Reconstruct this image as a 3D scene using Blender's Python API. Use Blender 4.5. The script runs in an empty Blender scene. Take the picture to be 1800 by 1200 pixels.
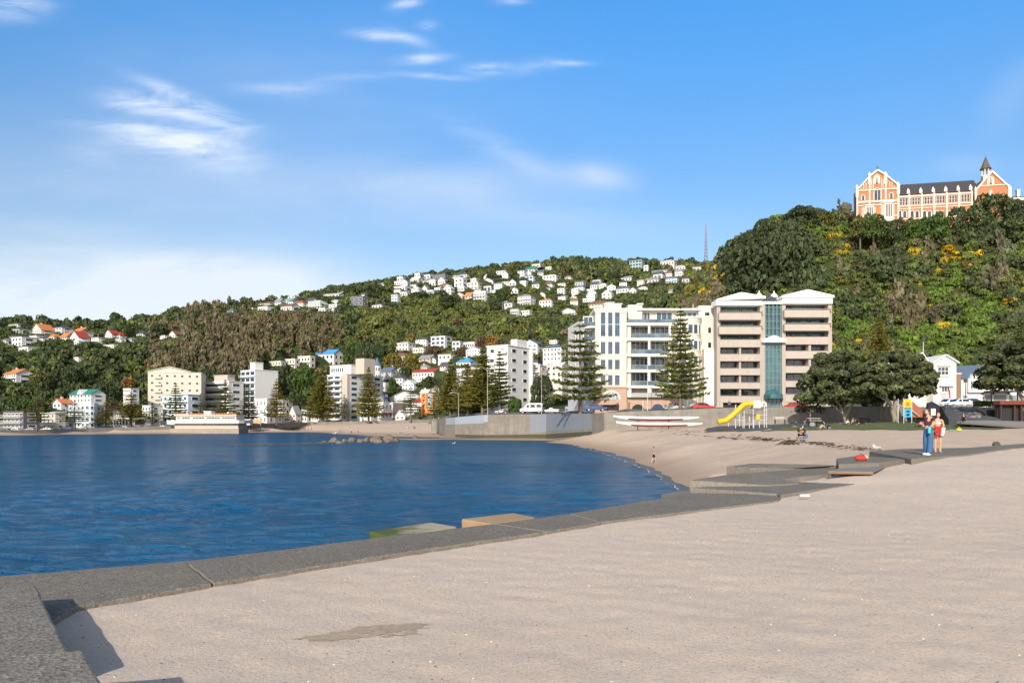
import bpy, bmesh, math, random
import numpy as np
from mathutils import Vector, Matrix, Euler
R = math.radians
SC = bpy.context.scene
COL = SC.collection
rng = np.random.default_rng(7)
random.seed(7)

# ------------------------------------------------------------------ camera model of the place
F, HZ, EYE = 1300.0, 747.0, 3.4
def W(px, py, Y):
    return Vector(((px - 900) / F * Y, Y, EYE + (HZ - py) / F * Y))
def onz(px, py, z):
    Y = F * (EYE - z) / (py - HZ)
    return Vector(((px - 900) / F * Y, Y, z))

# ------------------------------------------------------------------ object helpers
def tag(o, label=None, cat=None, group=None, kind=None):
    if label: o['label'] = label
    if cat: o['category'] = cat
    if group: o['group'] = group
    if kind: o['kind'] = kind
    return o
def thing(name, label, cat, loc=(0, 0, 0), rz=0.0, group=None):
    o = bpy.data.objects.new(name, None)
    o.empty_display_size = 0.2
    COL.objects.link(o)
    o.location = loc
    o.rotation_euler = (0, 0, rz)
    return tag(o, label, cat, group)
KIDS = {}
def link(name, me, parent=None, loc=None, rz=0.0):
    o = bpy.data.objects.new(name, me)
    COL.objects.link(o)
    if parent is not None:
        o.parent = parent
        KIDS.setdefault(parent.name, []).append(o)
    if loc is not None: o.location = loc
    if rz: o.rotation_euler = (0, 0, rz)
    return o
def dup(root, loc, rz, label=None, group=None, scale=None):
    r = root.copy(); COL.objects.link(r)
    r.location = loc; r.rotation_euler = (0, 0, rz)
    if scale is not None: r.scale = (scale, scale, scale) if not hasattr(scale, '__len__') else scale
    if label: r['label'] = label
    if group: r['group'] = group
    def rec(a, b):
        for ch in KIDS.get(a.name, []):
            c = ch.copy(); COL.objects.link(c); c.parent = b
            KIDS.setdefault(b.name, []).append(c)
            rec(ch, c)
    rec(root, r)
    return r

class MB:
    """collects shapes, builds ONE mesh object"""
    def __init__(s): s.v = []; s.f = []; s.m = []
    def add(s, vs, fs, mi=0):
        n = len(s.v); s.v += [tuple(v) for v in vs]
        for f in fs: s.f.append(tuple(i + n for i in f)); s.m.append(mi)
        return s
    def box(s, x0, x1, y0, y1, z0, z1, mi=0, top=None):
        # top = (dx, dy) inset of the upper face
        dx, dy = top or (0, 0)
        vs = [(x0, y0, z0), (x1, y0, z0), (x1, y1, z0), (x0, y1, z0),
              (x0 + dx, y0 + dy, z1), (x1 - dx, y0 + dy, z1), (x1 - dx, y1 - dy, z1), (x0 + dx, y1 - dy, z1)]
        return s.add(vs, [(3, 2, 1, 0), (4, 5, 6, 7), (0, 1, 5, 4), (1, 2, 6, 5), (2, 3, 7, 6), (3, 0, 4, 7)], mi)
    def prism(s, poly, z0, z1, mi=0):
        n = len(poly)
        a = sum(poly[i][0] * poly[(i + 1) % n][1] - poly[(i + 1) % n][0] * poly[i][1] for i in range(n))
        if a < 0: poly = poly[::-1]
        vs = [(p[0], p[1], z0) for p in poly] + [(p[0], p[1], z1) for p in poly]
        fs = [tuple(range(n - 1, -1, -1)), tuple(range(n, 2 * n))]
        fs += [(i, (i + 1) % n, n + (i + 1) % n, n + i) for i in range(n)]
        return s.add(vs, fs, mi)
    def vprism(s, poly, y0, y1, mi=0):
        """polygon in x,z extruded along y"""
        n = len(poly)
        a = sum(poly[i][0] * poly[(i + 1) % n][1] - poly[(i + 1) % n][0] * poly[i][1] for i in range(n))
        if a < 0: poly = poly[::-1]
        vs = [(p[0], y0, p[1]) for p in poly] + [(p[0], y1, p[1]) for p in poly]
        fs = [tuple(range(n)), tuple(range(2 * n - 1, n - 1, -1))]
        fs += [(i, n + i, n + (i + 1) % n, (i + 1) % n) for i in range(n)]
        return s.add(vs, fs, mi)
    def hprism(s, poly, x0, x1, mi=0):
        """polygon in y,z extruded along x"""
        n = len(poly)
        a = sum(poly[i][0] * poly[(i + 1) % n][1] - poly[(i + 1) % n][0] * poly[i][1] for i in range(n))
        if a < 0: poly = poly[::-1]
        vs = [(x0, p[0], p[1]) for p in poly] + [(x1, p[0], p[1]) for p in poly]
        fs = [tuple(range(n - 1, -1, -1)), tuple(range(n, 2 * n))]
        fs += [(i, (i + 1) % n, n + (i + 1) % n, n + i) for i in range(n)]
        return s.add(vs, fs, mi)
    def tube(s, pts, rads, n=8, mi=0, cap=True):
        pts = [Vector(p) for p in pts]
        if not hasattr(rads, '__len__'): rads = [rads] * len(pts)
        rings = []; up = None
        for i, p in enumerate(pts):
            t = (pts[min(i + 1, len(pts) - 1)] - pts[max(i - 1, 0)])
            if t.length < 1e-9: t = Vector((0, 0, 1))
            t.normalize()
            if up is None:
                up = Vector((0, 0, 1)) if abs(t.z) < 0.9 else Vector((1, 0, 0))
            a = up - t * up.dot(t)
            if a.length < 1e-6: a = t.orthogonal()
            a.normalize(); up = a; b = t.cross(a)
            rings.append([p + (a * math.cos(2 * math.pi * k / n) + b * math.sin(2 * math.pi * k / n)) * rads[i] for k in range(n)])
        vs = [v for r in rings for v in r]; fs = []
        for i in range(len(rings) - 1):
            for k in range(n):
                fs.append((i * n + k, i * n + (k + 1) % n, (i + 1) * n + (k + 1) % n, (i + 1) * n + k))
        if cap:
            fs.append(tuple(range(n - 1, -1, -1)))
            fs.append(tuple((len(rings) - 1) * n + k for k in range(n)))
        return s.add(vs, fs, mi)
    def lathe(s, prof, n=16, c=(0, 0, 0), mi=0, a0=0.0, a1=2 * math.pi):
        full = abs(a1 - a0 - 2 * math.pi) < 1e-6
        m = n if full else n + 1
        vs = []; fs = []
        for (r, z) in prof:
            for k in range(m):
                a = a0 + (a1 - a0) * k / n
                vs.append((c[0] + r * math.cos(a), c[1] + r * math.sin(a), c[2] + z))
        for i in range(len(prof) - 1):
            for k in range(n):
                k2 = (k + 1) % m
                fs.append((i * m + k, i * m + k2, (i + 1) * m + k2, (i + 1) * m + k))
        return s.add(vs, fs, mi)
    def ball(s, c, rx, ry, rz, n=10, mi=0, zmin=-1.0):
        vs = []; fs = []; rows = max(4, n // 2 + 1)
        for i in range(rows + 1):
            t = -math.pi / 2 + math.pi * i / rows
            zz = max(math.sin(t), zmin)
            for k in range(n):
                a = 2 * math.pi * k / n
                vs.append((c[0] + rx * math.cos(t) * math.cos(a), c[1] + ry * math.cos(t) * math.sin(a), c[2] + rz * zz))
        for i in range(rows):
            for k in range(n):
                fs.append((i * n + k, i * n + (k + 1) % n, (i + 1) * n + (k + 1) % n, (i + 1) * n + k))
        return s.add(vs, fs, mi)
    def xf(s, M, i0=0):
        s.v = s.v[:i0] + [tuple(M @ Vector(v)) for v in s.v[i0:]]
        return s
    def mesh(s, name, mats, smooth=False):
        me = bpy.data.meshes.new(name)
        me.from_pydata(s.v, [], s.f)
        for m in (mats if isinstance(mats, (list, tuple)) else [mats]): me.materials.append(m)
        if len(me.materials) > 1: me.polygons.foreach_set('material_index', s.m)
        if smooth: me.polygons.foreach_set('use_smooth', [True] * len(me.polygons))
        me.validate(); me.update()
        return me
    def build(s, name, mats, parent=None, smooth=False, loc=None, rz=0.0, bevel=0, seg=2):
        o = link(name, s.mesh(name, mats, smooth), parent, loc, rz)
        if bevel:
            b = o.modifiers.new('bevel', 'BEVEL'); b.width = bevel; b.segments = seg; b.limit_method = 'ANGLE'
        return o

def quads_mesh(name, V, mat, tint=None, smooth=False):
    """V (N,4,3) array of quads"""
    N = len(V); me = bpy.data.meshes.new(name)
    me.vertices.add(4 * N); me.vertices.foreach_set('co', np.ascontiguousarray(V, dtype=np.float32).ravel())
    me.loops.add(4 * N); me.loops.foreach_set('vertex_index', np.arange(4 * N, dtype=np.int32))
    me.polygons.add(N); me.polygons.foreach_set('loop_start', np.arange(0, 4 * N, 4, dtype=np.int32))
    me.update(calc_edges=True)
    me.materials.append(mat)
    if tint is not None:
        a = me.attributes.new('tint', 'FLOAT_COLOR', 'POINT')
        t = np.ones((4 * N, 4), dtype=np.float32); t[:, :3] = np.repeat(tint, 4, axis=0)
        a.data.foreach_set('color', t.ravel())
    return me
def grid_mesh(name, P, keep, mat, smooth=True):
    """P (r,c,3); keep (r-1,c-1) bool"""
    r, c, _ = P.shape
    idx = np.arange(r * c).reshape(r, c)
    q = np.stack([idx[:-1, :-1], idx[:-1, 1:], idx[1:, 1:], idx[1:, :-1]], -1)[keep]
    used = np.unique(q); remap = np.full(r * c, -1); remap[used] = np.arange(len(used))
    q = remap[q]; V = P.reshape(-1, 3)[used]; N = len(q)
    me = bpy.data.meshes.new(name)
    me.vertices.add(len(V)); me.vertices.foreach_set('co', V.astype(np.float32).ravel())
    me.loops.add(4 * N); me.loops.foreach_set('vertex_index', q.astype(np.int32).ravel())
    me.polygons.add(N); me.polygons.foreach_set('loop_start', np.arange(0, 4 * N, 4, dtype=np.int32))
    if smooth: me.polygons.foreach_set('use_smooth', np.ones(N, dtype=bool))
    me.update(calc_edges=True); me.materials.append(mat)
    return me

# ------------------------------------------------------------------ material helpers
class NT:
    def __init__(s, mat): s.t = mat.node_tree; s.n = s.t.nodes; s.l = s.t.links
    def new(s, typ, **kw):
        n = s.n.new(typ)
        for k, v in kw.items():
            if k == 'in_':
                for kk, vv in v.items(): s.set(n.inputs[kk], vv)
            else: setattr(n, k, v)
        return n
    def set(s, sock, v):
        if hasattr(v, 'is_output') or isinstance(v, bpy.types.NodeSocket): s.l.new(v, sock)
        else: sock.default_value = v
    def math(s, op, a, b=None, c=None, clamp=False):
        n = s.n.new('ShaderNodeMath'); n.operation = op; n.use_clamp = clamp
        s.set(n.inputs[0], a)
        if b is not None: s.set(n.inputs[1], b)
        if c is not None: s.set(n.inputs[2], c)
        return n.outputs[0]
    def mix(s, f, a, b, mode='MIX'):
        n = s.n.new('ShaderNodeMix'); n.data_type = 'RGBA'; n.blend_type = mode
        s.set(n.inputs[0], f); s.set(n.inputs[6], a); s.set(n.inputs[7], b)
        return n.outputs[2]
    def ramp(s, f, stops):
        n = s.n.new('ShaderNodeValToRGB'); s.set(n.inputs[0], f)
        e = n.color_ramp.elements
        while len(e) < len(stops): e.new(0.5)
        for i, (p, c) in enumerate(stops):
            e[i].position = p; e[i].color = c if len(c) == 4 else (*c, 1)
        return n.outputs[0]
    def noise(s, vec, scale, detail=4, rough=0.55, dist=0.0, out=0):
        n = s.n.new('ShaderNodeTexNoise'); s.set(n.inputs['Vector'], vec)
        n.inputs['Scale'].default_value = scale; n.inputs['Detail'].default_value = detail
        n.inputs['Roughness'].default_value = rough; n.inputs['Distortion'].default_value = dist
        return n.outputs[out]
    def mapping(s, vec, scale=(1, 1, 1), rot=(0, 0, 0), loc=(0, 0, 0)):
        n = s.n.new('ShaderNodeMapping'); s.set(n.inputs[0], vec)
        n.inputs['Location'].default_value = loc; n.inputs['Rotation'].default_value = rot; n.inputs['Scale'].default_value = scale
        return n.outputs[0]
    def bump(s, h, strength=0.3, dist=0.02, normal=None):
        n = s.n.new('ShaderNodeBump'); s.set(n.inputs['Height'], h)
        n.inputs['Strength'].default_value = strength; n.inputs['Distance'].default_value = dist
        if normal is not None: s.l.new(normal, n.inputs['Normal'])
        return n.outputs[0]
def c4(c): return (*c, 1.0) if len(c) == 3 else c
def srgb(r, g, b):
    f = lambda x: (x / 255 / 12.92) if x / 255 <= 0.04045 else ((x / 255 + 0.055) / 1.055) ** 2.4
    return (f(r), f(g), f(b))
MATS = {}
def mat_begin(name):
    m = bpy.data.materials.new(name); m.use_nodes = True
    t = NT(m); b = t.n['Principled BSDF']
    return m, t, b
def M(name, col, rough=0.75, var=0.12, scale=1.5, spec=0.3, metal=0.0, bump=0.0, bscale=30.0, streak=0.0):
    """plain surface with uneven weathering"""
    if name in MATS: return MATS[name]
    m, t, b = mat_begin(name)
    geo = t.new('ShaderNodeNewGeometry').outputs['Position']
    n1 = t.noise(geo, scale, 5, 0.6)
    f = t.math('MULTIPLY_ADD', t.math('SUBTRACT', n1, 0.5), 2 * var, 1.0)
    if streak:
        st = t.noise(t.mapping(geo, (2.2, 2.2, 0.12)), 1.0, 4, 0.65)
        f = t.math('MULTIPLY', f, t.math('SUBTRACT', 1.0, t.math('MULTIPLY', t.math('SUBTRACT', st, 0.5, clamp=True), 2 * streak)))
    col_ = t.mix(1.0, c4(col), f, 'MULTIPLY')
    t.set(b.inputs['Base Color'], col_)
    b.inputs['Roughness'].default_value = rough; b.inputs['Metallic'].default_value = metal
    b.inputs['Specular IOR Level'].default_value = spec
    if bump:
        t.set(b.inputs['Normal'], t.bump(t.noise(geo, bscale, 4, 0.6), bump, 0.02))
    MATS[name] = m
    return m

# ------------------------------------------------------------------ render settings, camera, sun, sky
SC.view_settings.view_transform = 'Standard'
SC.view_settings.look = 'None'
SC.view_settings.exposure = 0.09
SC.view_settings.gamma = 1.0
cam = bpy.data.cameras.new('camera'); co = bpy.data.objects.new('camera', cam); COL.objects.link(co)
co.location = (0, 0, EYE); co.rotation_euler = (R(90), 0, 0)
cam.sensor_width = 36.0; cam.lens = 36.0 * F / 1800.0
cam.shift_y = (HZ - 600.0) / 1800.0
cam.clip_start = 0.1; cam.clip_end = 6000
SC.camera = co

SUN_AZ, SUN_EL = R(180 + 14), R(27)
to_sun = Vector((math.sin(SUN_AZ) * math.cos(SUN_EL), math.cos(SUN_AZ) * math.cos(SUN_EL), math.sin(SUN_EL)))
sl = bpy.data.lights.new('sun', 'SUN'); sl.energy = 4.9; sl.angle = R(0.53); sl.color = (1.0, 0.91, 0.79)
so = bpy.data.objects.new('sun', sl); COL.objects.link(so)
so.rotation_euler = (-to_sun).to_track_quat('-Z', 'Y').to_euler(); so.location = (-30, -60, 60)

wd = bpy.data.worlds.new('World'); SC.world = wd; wd.use_nodes = True
class WT(NT):
    def __init__(s, w): s.t = w.node_tree; s.n = s.t.nodes; s.l = s.t.links
t = WT(wd); bg = t.n['Background']
sky = t.new('ShaderNodeTexSky'); sky.sky_type = 'NISHITA'; sky.sun_disc = False
sky.sun_elevation = SUN_EL; sky.sun_rotation = SUN_AZ; sky.air_density = 1.0; sky.dust_density = 0.6; sky.ozone_density = 2.2
skyc = t.new('ShaderNodeHueSaturation', in_={'Color': sky.outputs[0], 'Saturation': 1.18, 'Value': 1.22, 'Hue': 0.5}).outputs[0]
d = t.new('ShaderNodeTexCoord').outputs['Generated']
sx = t.new('ShaderNodeSeparateXYZ', in_={0: d})
dx, dy, dz = sx.outputs
# clear sea air: paler horizon, deeper blue above; unseen zenith warmed to neutralise shadows
gain = t.ramp(dz, [(0.0, (.86, .68, .60)), (0.19, (.76, .65, .60)), (0.31, (.66, .70, .72)), (0.48, (.50, .86, 1.0)), (0.6, (.46, .84, 1.0)), (0.85, (.95, .80, .62))])
skyc = t.mix(1.0, t.mix(1.0, skyc, gain, 'MULTIPLY'), (1.9, 1.9, 1.9, 1), 'MULTIPLY')
dyp = t.math('MAXIMUM', dy, 0.02)
U = t.math('DIVIDE', dx, dyp); V_ = t.math('DIVIDE', dz, dyp)
front = t.math('GREATER_THAN', dy, 0.02)
# cloud layer: streaky noise on the sky dome
def blob(px, py, rx, ry, ang=0.0, amp=1.0, pw=1.0):
    u0, v0 = (px - 900) / F, (HZ - py) / F
    a = t.math('SUBTRACT', U, u0); b = t.math('SUBTRACT', V_, v0)
    ca, sa = math.cos(R(ang)), math.sin(R(ang))
    x = t.math('ADD', t.math('MULTIPLY', a, ca), t.math('MULTIPLY', b, sa))
    y = t.math('SUBTRACT', t.math('MULTIPLY', b, ca), t.math('MULTIPLY', a, sa))
    x = t.math('POWER', t.math('ABSOLUTE', t.math('DIVIDE', x, rx / F)), 2.0)
    y = t.math('POWER', t.math('ABSOLUTE', t.math('DIVIDE', y, ry / F)), 2.0)
    e = t.math('EXPONENT', t.math('MULTIPLY', t.math('ADD', x, y), -1.0))
    return t.math('MULTIPLY', e, amp)
def total(bl):
    s_ = bl[0]
    for b_ in bl[1:]: s_ = t.math('ADD', s_, b_)
    return s_
cv = t.new('ShaderNodeCombineXYZ', in_={0: U, 1: V_, 2: 0.0}).outputs[0]
wisp_n = t.noise(t.mapping(cv, (4.2, 17.0, 1), (0, 0, R(7))), 2.3, 9, 0.64, 0.5)
soft_n = t.noise(t.mapping(cv, (2.0, 6.0, 1), (0, 0, R(6)), (3, 1, 0)), 1.6, 6, 0.6, 0.3)
wisps = total([blob(250, 182, 62, 20, -8, 1.15), blob(340, 178, 90, 12, -22, .95), blob(225, 222, 75, 9, -2, .9), blob(300, 250, 100, 22, -3, 1.05), blob(340, 205, 50, 10, -15, .8), blob(395, 222, 40, 12, -15, .8),
               blob(375, 265, 110, 40, -20, .5), blob(170, 275, 40, 12, -10, .4),
               blob(662, 62, 40, 9, -4, 1.0), blob(740, 104, 42, 8, 4, 1.0), blob(768, 135, 48, 5, -4, .85), blob(852, 121, 34, 10, 3, 1.0), blob(935, 118, 44, 12, 8, .45),
               blob(720, 68, 35, 10, -20, .5), blob(715, 8, 26, 10, 10, 1.0), blob(752, 44, 16, 8, 0, .6), blob(898, 4, 26, 6, 0, .8), blob(640, 133, 70, 7, 3, .3),
               blob(505, 157, 80, 13, 0, .45), blob(10, 8, 60, 24, 0, 1.35), blob(1005, 111, 34, 5, 0, .6), blob(880, 262, 100, 20, -25, .28)])
w_m = t.math('MULTIPLY', wisps, t.math('MULTIPLY_ADD', wisp_n, 2.6, -0.78, clamp=True), clamp=True)
softs = total([blob(-60, 500, 560, 62, 0, 1.3), blob(180, 452, 340, 24, -2, .45), blob(330, 560, 480, 46, 0, 1.1), blob(400, 500, 230, 44, -3, .8),
               blob(790, 325, 190, 36, -2, .55), blob(1050, 312, 58, 24, -8, .75), blob(1700, 292, 60, 20, 0, .22), blob(1775, 170, 70, 34, 52, .28),
               blob(930, 385, 300, 36, -4, .32), blob(250, 330, 520, 130, 0, .34), blob(500, 120, 420, 120, 0, .16), blob(60, 400, 200, 18, -4, .3), blob(930, 295, 70, 24, -25, .25)])
s_m = t.math('MULTIPLY', softs, t.math('MULTIPLY_ADD', soft_n, 1.5, -0.05, clamp=True), clamp=True)
# hazier, whiter sky around the sun behind the viewer, brightened to fill shadows
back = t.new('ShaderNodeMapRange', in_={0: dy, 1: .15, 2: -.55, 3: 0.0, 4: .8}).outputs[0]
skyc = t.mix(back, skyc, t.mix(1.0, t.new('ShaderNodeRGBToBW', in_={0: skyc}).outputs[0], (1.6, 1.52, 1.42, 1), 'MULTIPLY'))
skyc = t.mix(t.math('MULTIPLY', t.math('MULTIPLY', s_m, 0.85), front), skyc, (8.3, 8.9, 9.6, 1))
cl = t.math('MULTIPLY', t.math('MULTIPLY', w_m, 0.64), front)
CLOUD_V = 11.0
out = t.mix(cl, skyc, (CLOUD_V, CLOUD_V * 1.02, CLOUD_V * 1.06, 1))
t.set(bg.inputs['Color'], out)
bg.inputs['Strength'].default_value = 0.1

# ------------------------------------------------------------------ terrain control points and surfaces
class RBF:
    def __init__(s, P):
        P = np.array([(p.x, p.y, p.z) for p in P], float)
        s.c = s.cs(P[:, 0], P[:, 1]); n = len(P)
        A = np.linalg.norm(s.c[:, None] - s.c[None], axis=-1)
        B = np.c_[np.ones(n), s.c]
        K = np.zeros((n + 3, n + 3)); K[:n, :n] = A - 1e-4 * np.eye(n); K[:n, n:] = B; K[n:, :n] = B.T
        s.w = np.linalg.solve(K, np.r_[P[:, 2], 0, 0, 0])
    @staticmethod
    def cs(X, Y):
        Y = np.maximum(np.asarray(Y, float), 0.5)
        return np.stack([np.asarray(X, float) / Y, np.log(Y)], -1)
    def __call__(s, X, Y):
        X, Y = np.broadcast_arrays(np.asarray(X, float), np.asarray(Y, float))
        c = s.cs(X.ravel(), Y.ravel()); out = np.empty(len(c)); n = len(s.c)
        for i in range(0, len(c), 20000):
            q = c[i:i + 20000]
            out[i:i + 20000] = np.linalg.norm(q[:, None] - s.c[None], axis=-1) @ s.w[:n] + s.w[n] + q @ s.w[n + 1:]
        return out.reshape(X.shape)

# sea wall: px, depth, top py, bottom py
WALL = [(-500, 245, 757.5, 760.5), (-300, 255, 757, 760), (0, 262, 755.5, 759.5), (127, 285, 753.5, 758), (200, 298, 751, 755.5), (300, 312, 748.5, 754), (456, 365, 744, 751),
        (540, 398, 742, 746.5), (640, 402, 740, 744.5), (722, 392, 738, 743), (757, 372, 737, 742), (772, 240, 736, 763), (782, 220, 735, 766), (800, 205, 733, 768), (850, 190, 729, 770),
        (960, 171, 727, 768.5), (1040, 138, 726, 763), (1062, 131, 725, 757), (1160, 129, 721, 755), (1300, 126, 716, 748), (1460, 123, 714, 743),
        (1600, 117, 714, 740), (1650, 113, 716, 739)]
WEXT = [(1690, 102, 737, 737), (1900, 92, 735, 735), (2300, 85, 733, 733), (2900, 80, 733, 733)]
wall_line = [((p - 900) / F * y, y) for p, y, a, b in WALL + WEXT]
wu = np.array([(p - 900) / F for p, y, a, b in WALL + WEXT]); wy = np.array([y for p, y, a, b in WALL + WEXT], float)
def wallY(u): return np.interp(u, wu, wy)

WATERLINE = [(-500, 768), (-300, 767), (0, 765), (100, 763), (200, 762), (300, 762), (350, 762.5), (420, 760), (480, 758.5), (540, 758.5), (580, 761), (620, 765), (660, 771),
             (735, 773.5), (790, 772), (850, 773), (960, 773), (1010, 781), (1045, 790), (1080, 800), (1115, 812), (1150, 826), (1180, 842), (1212, 862), (1235, 880)]
bp = []
for p, y in WATERLINE:
    q = onz(p, y, 0); bp.append(q)
    for k, z in ((0.93, -0.35), (0.8, -1.0), (0.55, -2.0)):
        if q.y * k > 30 or p > 1100: bp.append(Vector((q.x * k, q.y * k, z if q.y > 60 else z * 0.45)))
for p, y, a, b in WALL: bp.append(W(p, b, y - 1.0))
for p, y, a, b in WALL: bp.append(W(p, b, y + 6.0))
for p, y, a, b in WEXT: bp.append(W(p, b, y))
for p, Y, py in [(1300, 22, 835), (1380, 24.5, 822), (1420, 27, 815), (1470, 29, 810), (1528, 32, 800), (1590, 35, 790.5), (1660, 38, 788), (1740, 41, 785), (1850, 46, 778), (2100, 50, 776),
                 (1250, 35, 833), (1290, 50, 800), (1380, 50, 783), (1480, 52, 777), (1600, 52, 771), (1700, 54, 767), (1900, 58, 763),
                 (1200, 66, 783), (1300, 70, 769), (1400, 72, 763), (1500, 76, 757), (1600, 80, 752), (1700, 80, 751), (1900, 80, 749),
                 (1110, 100, 775), (1200, 100, 763), (1300, 100, 755), (1400, 100, 750), (1500, 98, 748), (1600, 98, 743), (1750, 90, 743),
                 (1080, 120, 762), (1150, 118, 758), (1000, 144, 771), (620, 300, 757), (700, 300, 752), (740, 300, 749), (700, 230, 764), (760, 225, 764), (560, 380, 750), (480, 360, 753.5)]:
    bp.append(W(p, py, Y))
for p_, q_, z_ in ((1490, 818, 1.75), (1545, 808, 1.85), (1600, 797, 1.95), (1690, 790, 2.0), (1750, 787, 2.05), (1825, 780, 2.1), (1440, 826, 1.5)): bp.append(onz(p_, q_, z_ + .3) - Vector((0, 0, .3)))
for x, y in [(-14, 2), (-8, 4.5), (-4.5, 8.5), (-2, 12), (1.5, 17), (-10, 20), (-30, 40), (4, 24), (-60, 60), (-100, 100)]: bp.append(Vector((x, y, -1.6)))
beach_z = RBF(bp)

LAND = {
 -700: [(262, 745), (320, 700), (400, 640), (480, 580), (560, 570), (800, 600)],
 -300: [(275, 752), (308, 738), (335, 706), (380, 655), (470, 590), (540, 572), (800, 610)],
 0:   [(290, 752), (322, 740), (345, 708), (385, 650), (450, 592), (500, 574), (560, 566), (800, 600)],
 150: [(310, 751), (352, 738), (372, 704), (400, 650), (450, 600), (510, 586), (580, 577), (800, 605)],
 290: [(335, 747), (380, 737), (398, 700), (425, 650), (470, 603), (530, 582), (800, 600)],
 350: [(350, 745), (400, 737), (415, 692), (440, 640), (490, 580), (535, 553), (800, 580)],
 420: [(372, 744), (412, 736), (426, 688), (455, 632), (500, 575), (545, 545), (600, 543), (800, 556)],
 500: [(400, 743), (428, 735), (443, 692), (475, 640), (520, 580), (580, 540), (660, 527), (900, 540)],
 600: [(425, 741), (446, 735), (464, 700), (505, 640), (560, 580), (640, 533), (720, 514), (1000, 530)],
 700: [(418, 738), (448, 728), (468, 695), (505, 630), (570, 580), (660, 530), (750, 491), (1100, 510)],
 800: [(260, 727), (350, 722), (420, 700), (480, 630), (540, 592), (660, 530), (770, 484), (1100, 500)],
 900: [(205, 724), (260, 722), (350, 700), (440, 630), (540, 590), (660, 530), (790, 472), (1100, 490)],
 1000: [(160, 722), (215, 720), (290, 700), (380, 632), (500, 590), (640, 540), (800, 461), (1100, 480)],
 1100: [(140, 718), (180, 717), (250, 692), (350, 625), (470, 562), (640, 520), (820, 463), (1100, 480)],
 1180: [(138, 717), (180, 716), (230, 670), (320, 605), (450, 545), (640, 500), (830, 465), (1100, 480)],
 1230: [(138, 716), (175, 716), (215, 650), (265, 585), (330, 520), (400, 485), (600, 490), (840, 463)],
 1270: [(136, 716), (172, 716), (210, 635), (250, 560), (300, 480), (345, 447), (450, 470), (840, 470)],
 1320: [(135, 715), (170, 714), (207, 625), (245, 520), (285, 437), (305, 408), (400, 450)],
 1400: [(133, 715), (172, 714), (200, 640), (232, 530), (262, 422), (282, 378), (400, 420)],
 1500: [(130, 714), (172, 713), (200, 640), (235, 520), (262, 418), (278, 398), (340, 397)],
 1600: [(126, 718), (155, 712), (188, 640), (222, 530), (256, 420), (268, 399), (340, 397)],
 1700: [(112, 728), (148, 711), (183, 640), (217, 530), (250, 415), (264, 392), (340, 390)],
 1800: [(110, 728), (145, 711), (180, 640), (214, 530), (248, 408), (262, 378), (340, 380)],
 2050: [(105, 728), (140, 711), (175, 640), (210, 530), (245, 420), (262, 390), (340, 390)],
 2500: [(105, 728), (140, 711), (175, 650), (210, 560), (245, 450), (262, 420), (340, 420)],
}
lp = []
for px, rows in LAND.items():
    for Y, py in rows:
        q = W(px, py, Y)
        if Y > 200 and py < 690: q.z -= 2.5 + Y / 400
        lp.append(q)
for p, y, a, b in WALL: lp.append(W(p, a + 3.5, y + 2)); lp.append(W(p, a + 3.5, y + 9))
for p, y, a, b in WEXT: lp.append(W(p, b, y)); lp.append(W(p, b - 1, y + 6))
land_rbf = RBF(lp)
def sines(X, Y, wl, seed, n=7):
    r = np.random.default_rng(seed); s_ = 0
    for i in range(n):
        a = r.uniform(0, 2 * np.pi); k = 2 * np.pi / (wl * r.uniform(0.5, 1.6))
        s_ = s_ + np.sin(k * (X * np.cos(a) + Y * np.sin(a)) + r.uniform(0, 6.28))
    return s_ / n ** 0.5
def land_z(X, Y):
    X = np.asarray(X, float); Y = np.asarray(Y, float)
    z = land_rbf(X, Y)
    hill = np.clip((z - 10) / 25, 0, 1)
    return z + hill * (1.6 * sines(X, Y, 28, 3) + 1.0 * sines(X, Y, 11, 4))
def ray_land(px, py, y0=None, y1=1000.0):
    """first depth at which the sight line through (px, py) meets the land"""
    u = (px - 900) / F
    Y = np.linspace(y0 or float(wallY(u)) + 3, y1, 1600)
    zr = EYE + (HZ - py) / F * Y
    d_ = land_z(u * Y, Y) - zr
    i = np.argmax(d_ > 0)
    return float(Y[i]) if d_[i] > 0 else None
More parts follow.
